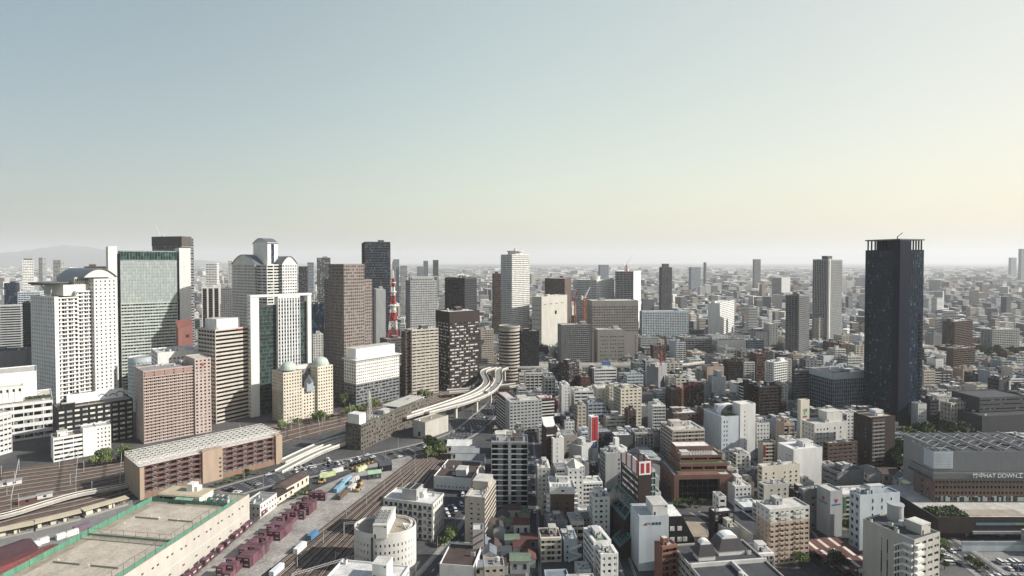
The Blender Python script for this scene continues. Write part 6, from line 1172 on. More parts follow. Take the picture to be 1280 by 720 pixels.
def dashes2(mb, P, width, z):
    for x, y, zz, a in along(P, 9):
        tv = Vector((math.cos(a), math.sin(a))); nn = Vector((-tv.y, tv.x)); c = Vector((x, y)); q = [c + nn * .1, c - nn * .1, c - nn * .1 + tv * 4, c + nn * .1 + tv * 4]; mb.face([(v.x, v.y, zz + z) for v in (q[1], q[2], q[3], q[0])], 1)
def gz(px, py, z): return (*gp(px, py, z), z)
VA, _ = viaduct('expressway', 'pale S-curving expressway ramp leaving the round tower towards the portal', [gz(634, 459, 17), gz(624, 463, 17), (gz(623, 476, 16)), gz(612, 489, 15), gz(588, 500, 14), gz(560, 508, 13.5), gz(533, 515, 13.5)], 9, 'expressway')
VB, _ = viaduct('expressway', 'second expressway ramp curving in beside the dark brown tower', [gz(640, 455, 17), gz(612, 461, 17), gz(604, 466, 17), gz(608, 478, 16), gz(596, 489, 15), gz(572, 499, 14), gz(540, 510, 13.5), gz(505, 521, 13)], 7.5, 'expressway')
VC, _ = viaduct('expressway', 'straight grey green expressway crossing behind the blocks from the round tower', [gz(580, 458, 16), gz(650, 458.5, 16), gz(720, 457, 16), gz(790, 456.5, 16), gz(838, 456, 16), gz(875, 452, 16)], 17, 'expressway', par=2.2)
VD, _ = viaduct('expressway', 'distant pale elevated highway on the far plain', [gz(905, 352, 14), gz(960, 351, 14), gz(1030, 350, 14), gz(1060, 348, 14)], 18, 'expressway', pier=90)
VE, _ = viaduct('expressway', 'low highway far beyond the tall black tower', [gz(1160, 362, 14), gz(1220, 365, 14), gz(1300, 368, 14)], 18, 'expressway', pier=90)
UND = 'concrete'
viaduct('ramp_road', 'inner curved underpass ramp with white parapets by the car park', [gz(352, 578, 1), gz(400, 556, 2.5), gz(440, 544, 4), gz(470, 537, 5)], 8, 'ramp', pier=400); viaduct('ramp_road', 'outer curved underpass ramp ending at the avenue', [gz(348, 590, 1), gz(395, 566, 2.5), (gz(436, 551, 4)), gz(470, 543, 5)], 7, 'ramp', pier=400)
viaduct('railway_viaduct', 'raised white-edged railway deck curving above the ballast', [gz(-40, 652, 4), gz(10, 642, 4), gz(60, 627, 4), gz(100, 616, 4), gz(160, 605, 3), gz(230, 588, 2)], 4.4, 'viaduct', pier=30, road_m=BALL, par=.5)
viaduct('railway_viaduct', 'railway deck passing behind the red-ended flats', [gz(560, 489, 7), gz(620, 484, 7), gz(700, 474, 7), gz(760, 470, 7), gz(860, 467, 7)], 12, 'viaduct', pier=24, road_m=BALL)
# platform roof along the tracks
for i, (pa, pb) in enumerate((((-20, 676), (42, 663)), ((44, 662), (100, 648)), ((104, 646), (158, 630)))):
    A_, B_ = gp(*pa), gp(*pb); L_ = math.dist(A_, B_); t = empty('loading_platform', (*A_, 0), math.atan2(B_[1] - A_[1], B_[0] - A_[0]), 'cream-roofed freight platform shed, %s of three in a line' % ('nearest the frame edge', 'middle', 'closest to the car park')[i], 'platform shed'); OCC.append(((A_[0] + B_[0]) / 2, (A_[1] + B_[1]) / 2, L_ / 2, 5, math.atan2(B_[1] - A_[1], B_[0] - A_[0])))
    mb = MB(); mb.box(0, L_, -3, 3, 0, 1.1); mb.build('platform', PAVE, t); mb = MB(); mb.box(-.5, L_ + .5, -3.6, 3.6, 4.4, 4.7); mb.build('roof', mat('platform_cream', 'c3b58f', .9), t); mb = MB()
    for k in range(int(L_ / 5) + 1): mb.box(k * 5, k * 5 + .3, -2.6, -2.3, 1.1, 4.4); mb.box(k * 5, k * 5 + .3, 2.3, 2.6, 1.1, 4.4)
    mb.build('column', DARKM, t); mb = MB(); r = random.Random(i)
    for k in range(int(L_ / 6)): mb.box(k * 6 + 1, k * 6 + 2.5 + r.random() * 2, -2, 1.5, 1.1, 2.2 + r.random() * 1.6)
    mb.build('store_room', wall('cream'), t)
# ---------------------------------------------------------------- containers, wagons, trucks, cars
CM = [mat('container_maroon', '704652', .6, .3, .5, rand=.3), mat('container_mark', 'c9bcc0', .7)]
def container(L_, W_, H_, mats, name='container', mark=True):
    mb = MB(); mb.box(-L_ / 2, L_ / 2, -W_ / 2, W_ / 2, 0.1, H_); n = int(L_ / .45)
    for i in range(n + 1):
        x = -L_ / 2 + (L_ - .12) * i / n; mb.box(x, x + .12, -W_ / 2 - .04, -W_ / 2, .15, H_ - .05); mb.box(x, x + .12, W_ / 2, W_ / 2 + .04, .15, H_ - .05)
    for sx in (-1, 1):
        for y in (-W_ * .25, W_ * .25): mb.box(*sorted((sx * L_ / 2, sx * (L_ / 2 + .05))), y - .05, y + .05, .2, H_ - .1)
    mb.box(-L_ / 2 + .05, L_ / 2 - .05, -W_ / 2 + .05, W_ / 2 - .05, H_, H_ + .03)
    if mark: mb.box(-L_ * .3, L_ * .25, -W_ / 2 - .06, -W_ / 2 - .04, H_ * .5, H_ * .72, 1); mb.box(-L_ * .3, L_ * .25, W_ / 2 + .04, W_ / 2 + .06, H_ * .5, H_ * .72, 1)
    return mb.build(name, mats)
C12 = container(3.7, 2.45, 2.6, CM); used = [False]
def put(proto, x, y, z, rz, label, group, cat='container'):
    if not proto.get('placed'): o = proto; o['placed'] = 1
    else: o = proto.copy(); COL.objects.link(o)
    o.location = (x, y, z); o.rotation_euler = (0, 0, rz); return tag(o, label, cat, group)
ya_ = math.atan2(gp(399, 628)[1] - gp(300, 716)[1], gp(399, 628)[0] - gp(300, 716)[0]); r = random.Random(21); P0 = Vector(gp(291, 722)); P1 = Vector(gp(405, 622)); dy_ = (P1 - P0).normalized(); dx_ = Vector((dy_.y, -dy_.x)); L_ = (P1 - P0).length; s = 0.0; heights = []
while s < L_:
    blk = r.random()
    for c in range(3):
        nlev = (1 if r.random() < .35 else 2) if c < 2 else (2 if (s / L_) % .28 > .1 else 0)
        if r.random() < .06: nlev = 0
        p = P0 + dy_ * s + dx_ * ((c - 1) * 3.95 + r.uniform(-.1, .1) - 2.5)
        for k in range(nlev): put(C12, p.x, p.y, k * 2.63, ya_ - math.pi / 2, 'small maroon freight container stacked in the long yard rows', 'maroon containers stacked in the yard')
    s += 2.62 if r.random() > .08 else 6
P0, P1 = Vector(gp(222, 738)), Vector(gp(293, 676)); dy_ = (P1 - P0).normalized(); L_ = (P1 - P0).length; a = math.atan2(dy_.y, dy_.x); nx_ = Vector((dy_.y, -dy_.x)); wag = None; k = 0; s = 0
def wagon_proto():
    t = empty('flat_wagon', (0, 0, 0)); mb = MB(); mb.box(-9, 9, -1.3, 1.3, .85, 1.1); mb.box(-8.6, 8.6, -.35, .35, .5, .85); mb.build('bed', mat('wagon_grey', '57544f', .7), t)
    for sx in (-6.3, 6.3):
        mb = MB(); mb.box(sx - 1.4, sx + 1.4, -.9, .9, .45, .75)
        for q in (-.9, .9): mb.tube((sx + q, -.75, .42), (sx + q, .75, .42), .42, 12)
        mb.build('bogie', DARKM, t)
    return t
WG = wagon_proto(); WGK = list(WG.children)
for i in range(9):
    p = P0 + dy_ * (i * 19.2 - 10); o = WG if i == 0 else dup(WG, tree=WGK); o.location = (p.x, p.y, .28); o.rotation_euler = (0, 0, a); tag(o, 'flat container wagon on the siding along the warehouse', 'flat wagon', 'flat wagons along the warehouse')
    for j in range(4):
        if (i * 4 + j) in (18, 19) or i > 5 or r.random() < .08: continue
        q = p + dy_ * (j * 4.2 - 6.3); put(C12, q.x, q.y, 1.38, a, 'small maroon freight container riding on a flat wagon by the warehouse', 'maroon containers on wagons')
q = nx_ * -4.2
for i in range(3): p = P0 + dy_ * (52 + i * 17) + q; put(C12, p.x, p.y, 0, a, 'maroon container set down on its own between siding and warehouse wall', 'loose maroon containers at the warehouse wall')
for (px, py, Ln, col, lb, an) in ((375, 688, 9, 'e3e2dd', 'long white container next to the rails, in front of a blue one', 78), (391, 672, 8, '3f7fae', 'long bright blue container next to the rails, behind a white one', 78), (346, 716, 9, 'd9dade', 'white container with blue lower corner close to the frame edge', 78),
        (424, 612, 12, '6fa9c4', 'pale blue long container heading the maroon rows', 80), (433, 603, 12, '86b7cf', 'sky blue container at the head of the maroon rows', 80), (428, 621, 11, '6c5a4c', 'brown topped container among the blue ones', 80), (443, 603, 11, 'd2cdc4', 'dirty white container beside the sky blue one', 80), (440, 612, 9, 'ccc9c2', 'off-white container furthest up the row', 80),
        (452, 588, 9, 'c5cf9a', 'pale yellow green container by the line of forklifts', 60), (409, 596, 12, 'b9c67c', 'lime green long container near the avenue', 40), (422, 590, 8, 'd3d0c8', 'white container near the avenue kerb', 40),
        (8, 694, 20, '3d7fb4', 'long bright blue container by the service road', 55), (29, 686, 5, '4a2c37', 'dark maroon striped container by the service road', 55), (42, 684, 6, 'e2dfd8', 'white container, first of a pair behind the dark maroon one', 55), (54, 679, 5, 'dcd9d2', 'lower white container, second of a pair by the service road', 55), (77, 673, 5, 'e5e2db', 'tall white container standing near the green fence', 55), (90, 669, 6, 'dedbd3', 'wide white container nearest the green fence', 55), (102, 662, 8, '7a5f72', 'dull purple container beside the white ones at the fence', 55)):
    x, y = gp(px, py); o = container(Ln, 2.6, 2.9, [mat('container_' + col, col, .6, .2, .4), WHITEP], mark=False); put(o, x, y, .02, math.radians(an), lb, None)
# vehicles
GLB = mat('car_glass', '10151b', .1, .02); TYRE = mat('tyre', '17171a', .9); PAINT = {k: mat('paint_' + k, v, .3, .04, spec=.5) for k, v in dict(white='dedede', silver='a4a7aa', black='1a1b1e', blue='33507c', red='8a2a2a', grey='66696d', yellow='c79a3a').items()}
def car_proto(k, van=False, name='car'):
    t = empty('parked_car' if name == 'car' else name, (0, 0, 0)); mb = MB(); L_, W_ = (4.3, 1.7) if not van else (4.8, 1.85); hh = 1.45 if not van else 1.95
    body = [(-L_ / 2, .35), (L_ / 2, .35), (L_ / 2, .75), (L_ / 2 - .15, .88), (L_ * .22, .95), (-L_ / 2 + .1, .98), (-L_ / 2, .8)] if not van else [(-L_ / 2, .35), (L_ / 2, .35), (L_ / 2, .9), (L_ / 2 - .4, 1.15), (-L_ / 2, 1.2)]
    mb.extrude_y(body, -W_ / 2, W_ / 2); mb.build('body', PAINT[k], t); mb = MB(); c0, c1 = (-L_ * .40, L_ * .16) if not van else (-L_ / 2 + .05, L_ * .36)
    mb.extrude_y([(c0, .97 if not van else 1.17), (c1 + .45, .95 if not van else 1.16), (c1, hh - .06), (c0 + .35, hh - .06)], -W_ / 2 + .1, W_ / 2 - .1); mb.build('window', GLB, t); mb = MB(); mb.box(c0 + .3, c1 + .02, -W_ / 2 + .13, W_ / 2 - .13, hh - .07, hh); mb.build('roof', PAINT[k], t)
    for sx in (-1, 1):
        for sy in (-1, 1): mb = MB(); mb.tube((sx * L_ * .31, sy * (W_ / 2 - .2), .32), (sx * L_ * .31, sy * (W_ / 2 + .01), .32), .32, 12); mb.build('wheel', TYRE, t)
    return t
CARS = {k: car_proto(k) for k in ('white', 'silver', 'black', 'blue', 'grey')}; CARS['van'] = car_proto('white', True); CK = {k: list(c.children) for k, c in CARS.items()}; CU_ = set()
def car(x, y, rz, k, label, group, z=.03):
    if k in CU_: o = dup(CARS[k], tree=CK[k])
    else: o = CARS[k]; CU_.add(k)
    if z > 1: o.name = 'car'
    o.location = (x, y, z); o.rotation_euler = (0, 0, rz); tag(o, label, 'car', group); return o
NM = dict(white='white', silver='silver', black='black', blue='blue', grey='grey', van='white boxy')
def pick(r): return r.choices(list(CARS), (5, 3, 3, 1, 2, 3))[0]
r = random.Random(31)
def traffic(pts, offs_, step, where, grp, z=.05, p=.55):
    for d in offs_:
        for x, y, zz, a in along(offs(pts, d), step):
            if r.random() < p:
                k = pick(r); c = car(x + r.uniform(-.3, .3), y + r.uniform(-1.5, 1.5), a + (math.pi if d > 0 else 0), k, '%s car driving on %s' % (NM[k], where), '%s cars on %s' % (NM[k], grp), zz + z); c.name = 'moving_car'
traffic(AVENUE, (-8.6, -5, -1.5, 2, 5.4, 9), 15, 'the wide avenue past the railway office', 'the avenue', .12, .42)
traffic(CENTRE_ST, (-1.6, 1.6), 14, 'the narrow street beside the dark glass flats', 'the narrow street', .12, .4); traffic(SE_ROAD, (-4.6, 1.6, 4.6), 26, 'the four-lane road by the dark podium', 'the podium road', .14, .35); traffic(EAST_ST, (1.5,), 22, 'the street by the teal sloped office', 'the teal office street', .12, .4)
traffic(VA[:40], (-2, 2), 24, 'the S-curving expressway ramp', 'the expressway ramp', .1, .4); traffic(VC, (-5, -1.5, 2, 5.5), 40, 'the straight grey green expressway', 'the straight expressway', .1, .35)
def lot(px, nx_, ny_, ang, dx, dy2, where, grp, p=.85):
    x, y = gp(*px); a = math.radians(ang); ex, ey = Vector((math.cos(a), math.sin(a))), Vector((-math.sin(a), math.cos(a)))
    for i in range(nx_):
        for j in range(ny_):
            if r.random() < p: q = Vector((x, y)) + ex * (i * dx) + ey * (j * dy2); k = pick(r); car(q.x, q.y, a + math.pi / 2 + r.choice((0, math.pi)), k, '%s car parked in %s' % (NM[k], where), '%s cars in %s' % (NM[k], grp))
poly('car_park_surface', [(1215, 690), (1290, 690), (1310, 740), (1262, 740)], .03, ASPH_L); lot((1262, 712), 8, 2, -4, 2.8, 6.2, 'the open lot by the white boundary wall', 'the open lot'); lot((1248, 721), 10, 1, -4, 2.7, 6, 'the open lot near the hedge', 'the open lot by the hedge', .7)
poly('car_park_surface', [(556, 612), (588, 612), (588, 640), (556, 655)], .03, ASPH); lot((561, 645), 5, 3, 20, 2.8, 6, 'the walled lot behind the white hospital', 'the hospital lot'); lot((578, 622), 2, 4, 0, 5, 3, 'the strip by the long low depot', 'the depot strip')
poly('car_park_surface', [(752, 640), (772, 640), (778, 662), (754, 662)], .035, ASPH_L); lot((756, 655), 5, 2, 5, 2.7, 6.5, 'the small lot by the teal sloped office', 'the small teal lot'); lot((370, 590), 10, 2, 42, 3.2, 8, 'the verge under the curved ramps', 'the ramp verge', .6); lot((412, 583), 9, 1, 42, 3.4, 8, 'the kerb lane by the freight yard', 'the yard kerb', .7)
lot((1022, 706), 6, 2, 14, 3, 6.5, 'the forecourt below the tan flats', 'the tan flats forecourt', .6); lot((1195, 706), 3, 2, 80, 7, 3, 'the verge beside the slotted cream block', 'the slotted block verge', .7)
poly('vacant_lot', [(852, 646), (885, 646), (888, 684), (868, 684)], .03, SOIL); OCC.append((*gp(870, 664), 10, 20, 0)); OCC.append((*gp(570, 630), 10, 22, 0)); OCC.append((*gp(1262, 712), 26, 14, 0)); OCC.append((*gp(763, 650), 9, 10, 0))
def truck_proto():
    t = empty('forklift_truck', (0, 0, 0)); mb = MB(); mb.box(-2.6, 2.4, -1.3, 1.3, .7, 1.9); mb.box(-2.8, -1.4, -1.3, 1.3, 1.9, 2.4); mb.build('chassis', PAINT['yellow'], t); mb = MB(); mb.box(-1.2, .9, -1.1, 1.1, 1.9, 3.5); mb.build('cab', GLB, t); mb = MB(); mb.box(2.4, 2.7, -1, -.75, .3, 4.4); mb.box(2.4, 2.7, .75, 1, .3, 4.4); mb.box(2.4, 2.8, -1, 1, 2.2, 2.5); mb.build('mast', DARKM, t)
    for sx in (-1.7, 1.6):
        for sy in (-1.2, 1.2): mb = MB(); mb.tube((sx, sy - .25, .7), (sx, sy + .25, .7), .7, 12); mb.build('wheel', TYRE, t)
    return t
FT = truck_proto(); FTK = list(FT.children)
for i, (px, py) in enumerate([(439, 586), (444, 584.5), (449, 583), (454, 581.5), (459, 580), (464, 578.5), (388, 618), (447, 614), (449, 606), (402, 604)]):
    o = FT if i == 0 else dup(FT, tree=FTK); x, y = gp(px, py); o.location = (x, y, .03); o.rotation_euler = (0, 0, (-.8 if i < 6 else i * 1.1)); tag(o, 'yellow forklift parked in the row beside the avenue' if i < 6 else ('yellow forklift by the maroon stacks near the siding', 'yellow forklift standing alone past the blue containers', 'orange forklift with its fork raised beyond the lone one', 'yellow forklift waiting close to the brown shed')[i - 6], 'forklift', 'forklifts parked in a row' if i < 6 else None)
# green shed, black tunnels, brown-roofed sheds of the yard
def shed(px, ln, wd, h, ang, wallm_, roofm_, label, gable=1.5, short=None, cat='shed', name='shed'):
    x, y = gp(*px); t = empty(name, (x, y, 0), math.radians(ang), label, cat); OCC.append((x, y, ln / 2 + 1, wd / 2 + 1, math.radians(ang)))
    mb = MB(); mb.extrude_y([(-wd / 2, 0), (wd / 2, 0), (wd / 2, h), (0, h + gable), (-wd / 2, h)], -ln / 2, ln / 2); o = mb.build('wall', wallm_, t); o.rotation_euler = (0, 0, -math.pi / 2)
    for s in (-1, 1): mb = MB(); mb.prism([(0, -ln / 2 - .4), (s * (wd / 2 + .4), -ln / 2 - .4), (s * (wd / 2 + .4), ln / 2 + .4), (0, ln / 2 + .4)][::s], [h + gable + .05, h - .15, h - .15, h + gable + .05][::s], [h + gable + .25, h + .05, h + .05, h + gable + .25][::s]); o = mb.build('roof', roofm_, t); o.rotation_euler = (0, 0, -math.pi / 2)
    n = max(1, int(ln / 4.5)); mb = MB()
    for i in range(n): x_ = -ln / 2 + (i + .5) * ln / n; mb.box(x_ - .8, x_ + .8, -wd / 2 - .08, -wd / 2 - .01, h * .35, h * .75); mb.box(x_ - .8, x_ + .8, wd / 2 + .01, wd / 2 + .08, h * .35, h * .75)
    mb.build('window_row', G_DARK, t); return t
shed((468, 597), 9, 6, 4, 20, wall('darkgrey'), mat('mint_roof', '8fb58c', .8), 'small dark green freight hut with mint roof'); shed((481, 587), 9, 8, 4.5, 25, wall('black'), wall('darkgrey'), 'black arched wash shed beside the branch line', 2)
shed((364, 612), 24, 11, 6.5, 74, wall('cream'), roofm('brown'), 'cream yard office with a brown gable roof', 2); shed((345, 625), 22, 11, 4.5, 74, wall('cream'), mat('roof_dark_brown', '3f3430'), 'lower cream shed with dark brown roof joined to the yard office', 1.5)
b = world_box(OF, 'cream two-storey yard office with flat roof at the end of the warehouse', 'office building', 'yard office', *gp(325, 640), 12, 18, -10, 9, G(3, 3.5, .4, .35), G(3, 3.5, .4, .35), 'offwhite', 'grey', 5, (309, 342, 612, 655))
shed((18, 716), 40, 22, 3, 62, wall('brown'), mat('red_sheet', '8f3f3c', .7, .25, .3), 'red sheet-roofed freight shed in the near corner beside the court fence', 2.5); shed((-12, 704), 34, 18, 3, 62, wall('brown'), mat('plum_sheet', '573a40', .7, .25, .3), 'plum brown sheet-roofed shed behind the red one', 2.5)
for i, (px, ln) in enumerate((((575, 563), 20), ((582, 572), 22), ((588, 582), 22))): shed(px, ln, 14, 6, 0, wall('white'), roofm('grey' if i else 'white'), ('furthest', 'middle', 'nearest')[i] + ' of three white gabled workshops beside the branch line', 3, cat='workshop', name='workshop')
for px, lb in (((18, 605), 'pale relay hut between the mainline tracks, near the frame edge'), ((6, 607), 'grey relay hut hard against the frame edge'), ((34, 628), 'rust red hut beside the mainline tracks'), ((56, 622), 'pale cabin nearest the viaduct edge of the tracks')): shed(px, 8, 4, 3, 40, wall('redbrown' if 'rust' in lb else 'offwhite'), roofm('grey'), lb, .5, cat='hut', name='trackside_hut')
# small houses by the narrow street
r = random.Random(17); HOUSES = []
SP = [(612, 668), (624, 672), (640, 662), (652, 668), (606, 690), (618, 694), (628, 700), (640, 688), (652, 694), (612, 706), (625, 714), (638, 708), (650, 712), (660, 704), (598, 716), (640, 648), (628, 655), (655, 650), (660, 682), (1125, 604), (1108, 600), (1090, 598), (1140, 612)]
CN = [('brown', 'brown'), ('grey', 'dark'), ('pale', 'green'), ('rust', 'red'), ('bluish', 'bluegrey')]
for i, (px, py) in enumerate(SP):
    cn, rf_ = CN[i % 5]; big = i > 18; near = ('nearest the frame edge', 'beside the narrow street', 'behind the brown-roofed hall', 'below the dark glass flats', 'beside the walled lot')[i % 5 if i < 19 else 0]
    shed((px, py), 7 + r.random() * 3 + (6 if big else 0), 6 + r.random() * 2 + (6 if big else 0), 4.5 + r.random() * 3, r.choice((2, 92)) + r.uniform(-3, 3), wall(r.choice(('offwhite', 'cream', 'grey', 'beige'))), roofm(rf_), ('%s gabled house among the low houses %s, %s roof pitch' % (cn, near, ('steep', 'gentle', 'plain', 'broad')[i // 5 % 4])) if i < 19 else '%s low gabled hall behind the bluish slit office' % ('widest', 'pale', 'dark', 'end')[i - 19], 1.2 + r.random(), cat='house', name='house')
# ---------------------------------------------------------------- trees, poles, cranes
LEAF = [mat('leaf_bright', '7b8f3a', .85, .5, .25, streak=False, rand=.15), mat('leaf_mid', '55692f', .85, .5, .25, streak=False, rand=.15), mat('leaf_dark', '38492a', .85, .5, .25, streak=False, rand=.15)]; BARK = mat('bark', '4f4336', .95)
def tree_proto(seed, h, rad, n=900, leaf=.42, mi=1):
    r = random.Random(seed); t = empty('tree', (0, 0, 0)); mb = MB(); mb.tube((0, 0, 0), (.1, 0, h * .4), .28, 7, 0, .18)
    cl = []
    for k in range(9):
        a = r.random() * 6.28; q = rad * (.25 + .6 * r.random()); c = Vector((q * math.cos(a), q * math.sin(a), h * (.45 + .42 * r.random()))); cl.append((c, rad * (.32 + .25 * r.random()))); mb.tube((.1, 0, h * (.25 + .15 * r.random())), tuple(c * .9), .11, 5, 0, .04)
    cl.append((Vector((0, 0, h * .85)), rad * .45)); mb.build('trunk', BARK, t); mb = MB()
    for i in range(n):
        c, q = r.choice(cl); d = Vector((r.gauss(0, 1), r.gauss(0, 1), r.gauss(0, .8))).normalized(); p = c + d * q * (r.random() ** .35); u = Vector((r.gauss(0, 1), r.gauss(0, 1), r.gauss(0, 1))).normalized(); v = u.orthogonal().normalized(); s = leaf * (.6 + .8 * r.random())
        mb.face([p - u * s - v * s * .6, p + u * s - v * s * .6, p + u * s * .8 + v * s * .6, p - u * s * .8 + v * s * .6], 0 if r.random() < .6 else 1)
    mb.build('crown', [LEAF[mi], LEAF[max(0, mi - 1)] if r.random() < .5 else LEAF[min(2, mi + 1)]], t); return t
TP = [tree_proto(1, 11, 5, 1500, .5, 1), tree_proto(2, 9, 4.2, 1200, .45, 0), tree_proto(3, 12, 5.5, 1500, .5, 2), tree_proto(4, 5, 2.2, 420, .34, 1)]; TK = [list(t.children) for t in TP]; TU = set(); TREES = []
def tree(x, y, k, s, label, group):
    if k in TU: o = dup(TP[k], tree=TK[k])
    else: o = TP[k]; TU.add(k)
    o.location = (x, y, 0); o.rotation_euler = (0, 0, rnd.random() * 6.28); o.scale = (s, s, s * rnd.uniform(.85, 1.15)); tag(o, label, 'tree', group); OCC.append((x, y, 2.5 * s, 2.5 * s, 0))
def grove(px, n, label, group, ks=(0, 1, 2), s=1.0):
    P = [gp(*q) for q in px]; r = random.Random(len(px) * n); i = 0
    for i in range(n):                                    # along the outline strip between the two sides
        u = r.random(); v = r.random(); m_ = len(P) // 2; A = P[:m_]; B = P[m_:][::-1]; k = min(int(u * (m_ - 1)), m_ - 2) if m_ > 1 else 0; f = u * (m_ - 1) - k
        a = Vector(A[k]).lerp(Vector(A[k + 1]), f); c = Vector(B[k]).lerp(Vector(B[k + 1]), f); p = a.lerp(c, v); tree(p.x, p.y, r.choice(ks), s * r.uniform(.7, 1.25), label, group)
grove([(1122, 552), (1140, 552), (1170, 549), (1205, 548), (1205, 560), (1165, 562), (1138, 590), (1122, 592)], 34, 'broad green tree in the grove between tall black tower and lettered hall', 'trees in the grove by the lettered hall', (0, 1, 2), 1.35)
grove([(1122, 560), (1140, 560), (1138, 596), (1120, 598)], 12, 'tall bright tree beside the dark brown flats', 'bright trees beside the dark brown flats', (0, 1), 1.45)
grove([(534, 566), (560, 560), (562, 570), (538, 574)], 8, 'rounded tree in the clump beside the branch line', 'clump of trees beside the branch line', (1, 0), 1.1)
grove([(1195, 446), (1240, 440), (1290, 445), (1290, 456), (1240, 456), (1200, 458)], 34, 'park tree among the far blocks beyond the tall black tower', 'trees of the far park', (0, 2), 1.3)
grove([(350, 536), (420, 521), (500, 503), (560, 490), (560, 492), (500, 505), (420, 524), (350, 540)], 40, 'small street tree in the line along the far side of the railway', 'small trees along the railway', (3, 1), .9)
grove([(118, 582), (150, 577), (182, 570), (182, 573), (150, 580), (118, 586)], 8, 'green tree between small white office and pink hotel', 'trees by the pink hotel', (1, 0), .9)
grove([(418, 505), (440, 500), (442, 508), (420, 513)], 6, 'dark conifer-like tree beside the domed hotel', 'dark trees beside the domed hotel', (2,), 1.0)
grove([(545, 680), (560, 672), (566, 676), (550, 690)], 7, 'street tree between white hospital and the bridge street', 'street trees by the hospital', (3, 1), .9)
grove([(925, 437), (932, 430), (934, 442), (926, 446)], 6, 'tree in the small temple garden among the mid blocks', 'temple garden trees', (2, 0), 1.3)
grove([(1046, 712), (1056, 712), (1056, 718), (1048, 718)], 3, 'dark round tree at the corner by the red sheds', 'dark trees by the red sheds', (2,), .8)
grove([(1205, 700), (1235, 715), (1238, 718), (1208, 704)], 9, 'roadside shrub tree along the open car lot hedge', 'hedge trees at the open lot', (3,), .7)
grove([(845, 632), (880, 630), (880, 634), (846, 636)], 8, 'small tree before the dark glazed front of the brick office', 'trees before the brick office', (3,), 1.0)
grove([(365, 625), (385, 610), (390, 612), (368, 628)], 7, 'shrub beside the cream yard office', 'shrubs beside the yard office', (3,), .7)
grove([(270, 606), (335, 586), (335, 590), (270, 610)], 9, 'small tree at the foot of the lattice-roofed car park', 'trees at the car park foot', (3,), .8)
HERO.append(('', 1120, 1145, 545, 600, 400)); HERO.append(('', 1145, 1215, 545, 565, 520))
def mast_proto():
    t = empty('catenary_mast', (0, 0, 0)); mb = MB(); mb.tube((0, 0, 0), (0, 0, 8), .16, 6); mb.build('post', STEEL, t); mb = MB(); mb.tube((0, 0, 6.6), (2.8, 0, 7.0), .08); mb.tube((0, 0, 7.8), (2.8, 0, 7.0), .06); mb.build('bracket', STEEL, t); return t
MP = mast_proto(); MPK = list(MP.children); k = 0
for tr, st_ in ((LT[1], 34), (LT[3], 40), (LT[6], 34), (LT[9], 38), (RT[2], 26), (RT[5], 26)):
    for x, y, z, a in along([(p[0], p[1], 0) for p in offs(tr, 2.2)], st_): o = MP if k == 0 else dup(MP, tree=MPK); k += 1; o.location = (x, y, 0); o.rotation_euler = (0, 0, a - math.pi / 2); tag(o, 'slim grey catenary mast between the railway tracks', 'catenary mast', 'catenary masts along the tracks')
def gantry(pa, pb, h, label):
    A_, B_ = Vector((*gp(*pa), 0)), Vector((*gp(*pb), 0)); L_ = (B_ - A_).length; t = empty('catenary_gantry', A_, math.atan2(B_.y - A_.y, B_.x - A_.x), label, 'gantry', 'overhead line gantries across the tracks')
    for x in (0, L_):
        mb = MB()
        for q in (-.3, .3): mb.tube((x + q, 0, 0), (x + q * .6, 0, h), .12)
        for k in range(int(h / 1.2)): mb.tube((x - .3, 0, k * 1.2), (x + .3, 0, k * 1.2 + 1.2), .06)
        mb.build('post', STEEL, t)
    mb = MB(); mb.tube((0, 0, h), (L_, 0, h), .13); mb.tube((0, 0, h - 1), (L_, 0, h - 1), .13)
    for k in range(int(L_ / 1.5)): mb.tube((k * 1.5, 0, h - 1), (k * 1.5 + 1.5, 0, h), .07); 
    mb.build('beam', STEEL, t)
GL = [((14, 640), (24, 588), 9), ((95, 616), (98, 573), 9), ((150, 618), (153, 568), 9), ((305, 575), (300, 540), 8), ((375, 549), (372, 528), 8), ((400, 544), (396, 522), 8), ((440, 532), (437, 513), 8), ((480, 520), (477, 506), 8), ((365, 735), (478, 700), 7), ((430, 668), (505, 664), 7)]
for k, (a_, c_, h) in enumerate(GL): gantry(a_, c_, h, 'grey lattice gantry over the mainline tracks' if k < 8 else 'grey lattice gantry over the branch tracks by the oval drum')
def lamp_proto():
    t = empty('street_lamp', (0, 0, 0)); mb = MB(); mb.tube((0, 0, 0), (0, 0, 9), .12, 8, 0, .07); mb.tube((0, 0, 9), (1.8, 0, 9.5), .06); mb.build('pole', STEEL, t); mb = MB(); mb.box(1.5, 2.4, -.15, .15, 9.38, 9.52); mb.build('lamp_head', DARKM, t); return t
LP = lamp_proto(); LPK = list(LP.children); k = 0
for pts, off_, step, wh in ((AVENUE, 12.6, 30, 'the wide avenue'), (AVENUE, -12.6, 30, 'the wide avenue'), (SE_ROAD, 7.5, 24, 'the podium road'), (SE_ROAD, -7.5, 24, 'the podium road'), (BRIDGE_ST, 5.2, 25, 'the hospital street'), (SHED_ST, 4.2, 25, 'the red shed street'), ([(*gp(330, 700), 0), (*gp(470, 578), 0)], 0, 34, 'the freight yard')):
    for x, y, z, a in along(offs(pts, off_), step): o = LP if k == 0 else dup(LP, tree=LPK); k += 1; o.location = (x, y, .1); o.rotation_euler = (0, 0, a - math.copysign(math.pi / 2, off_ or 1)); tag(o, 'grey street lamp beside ' + wh, 'street lamp', 'street lamps beside ' + wh)
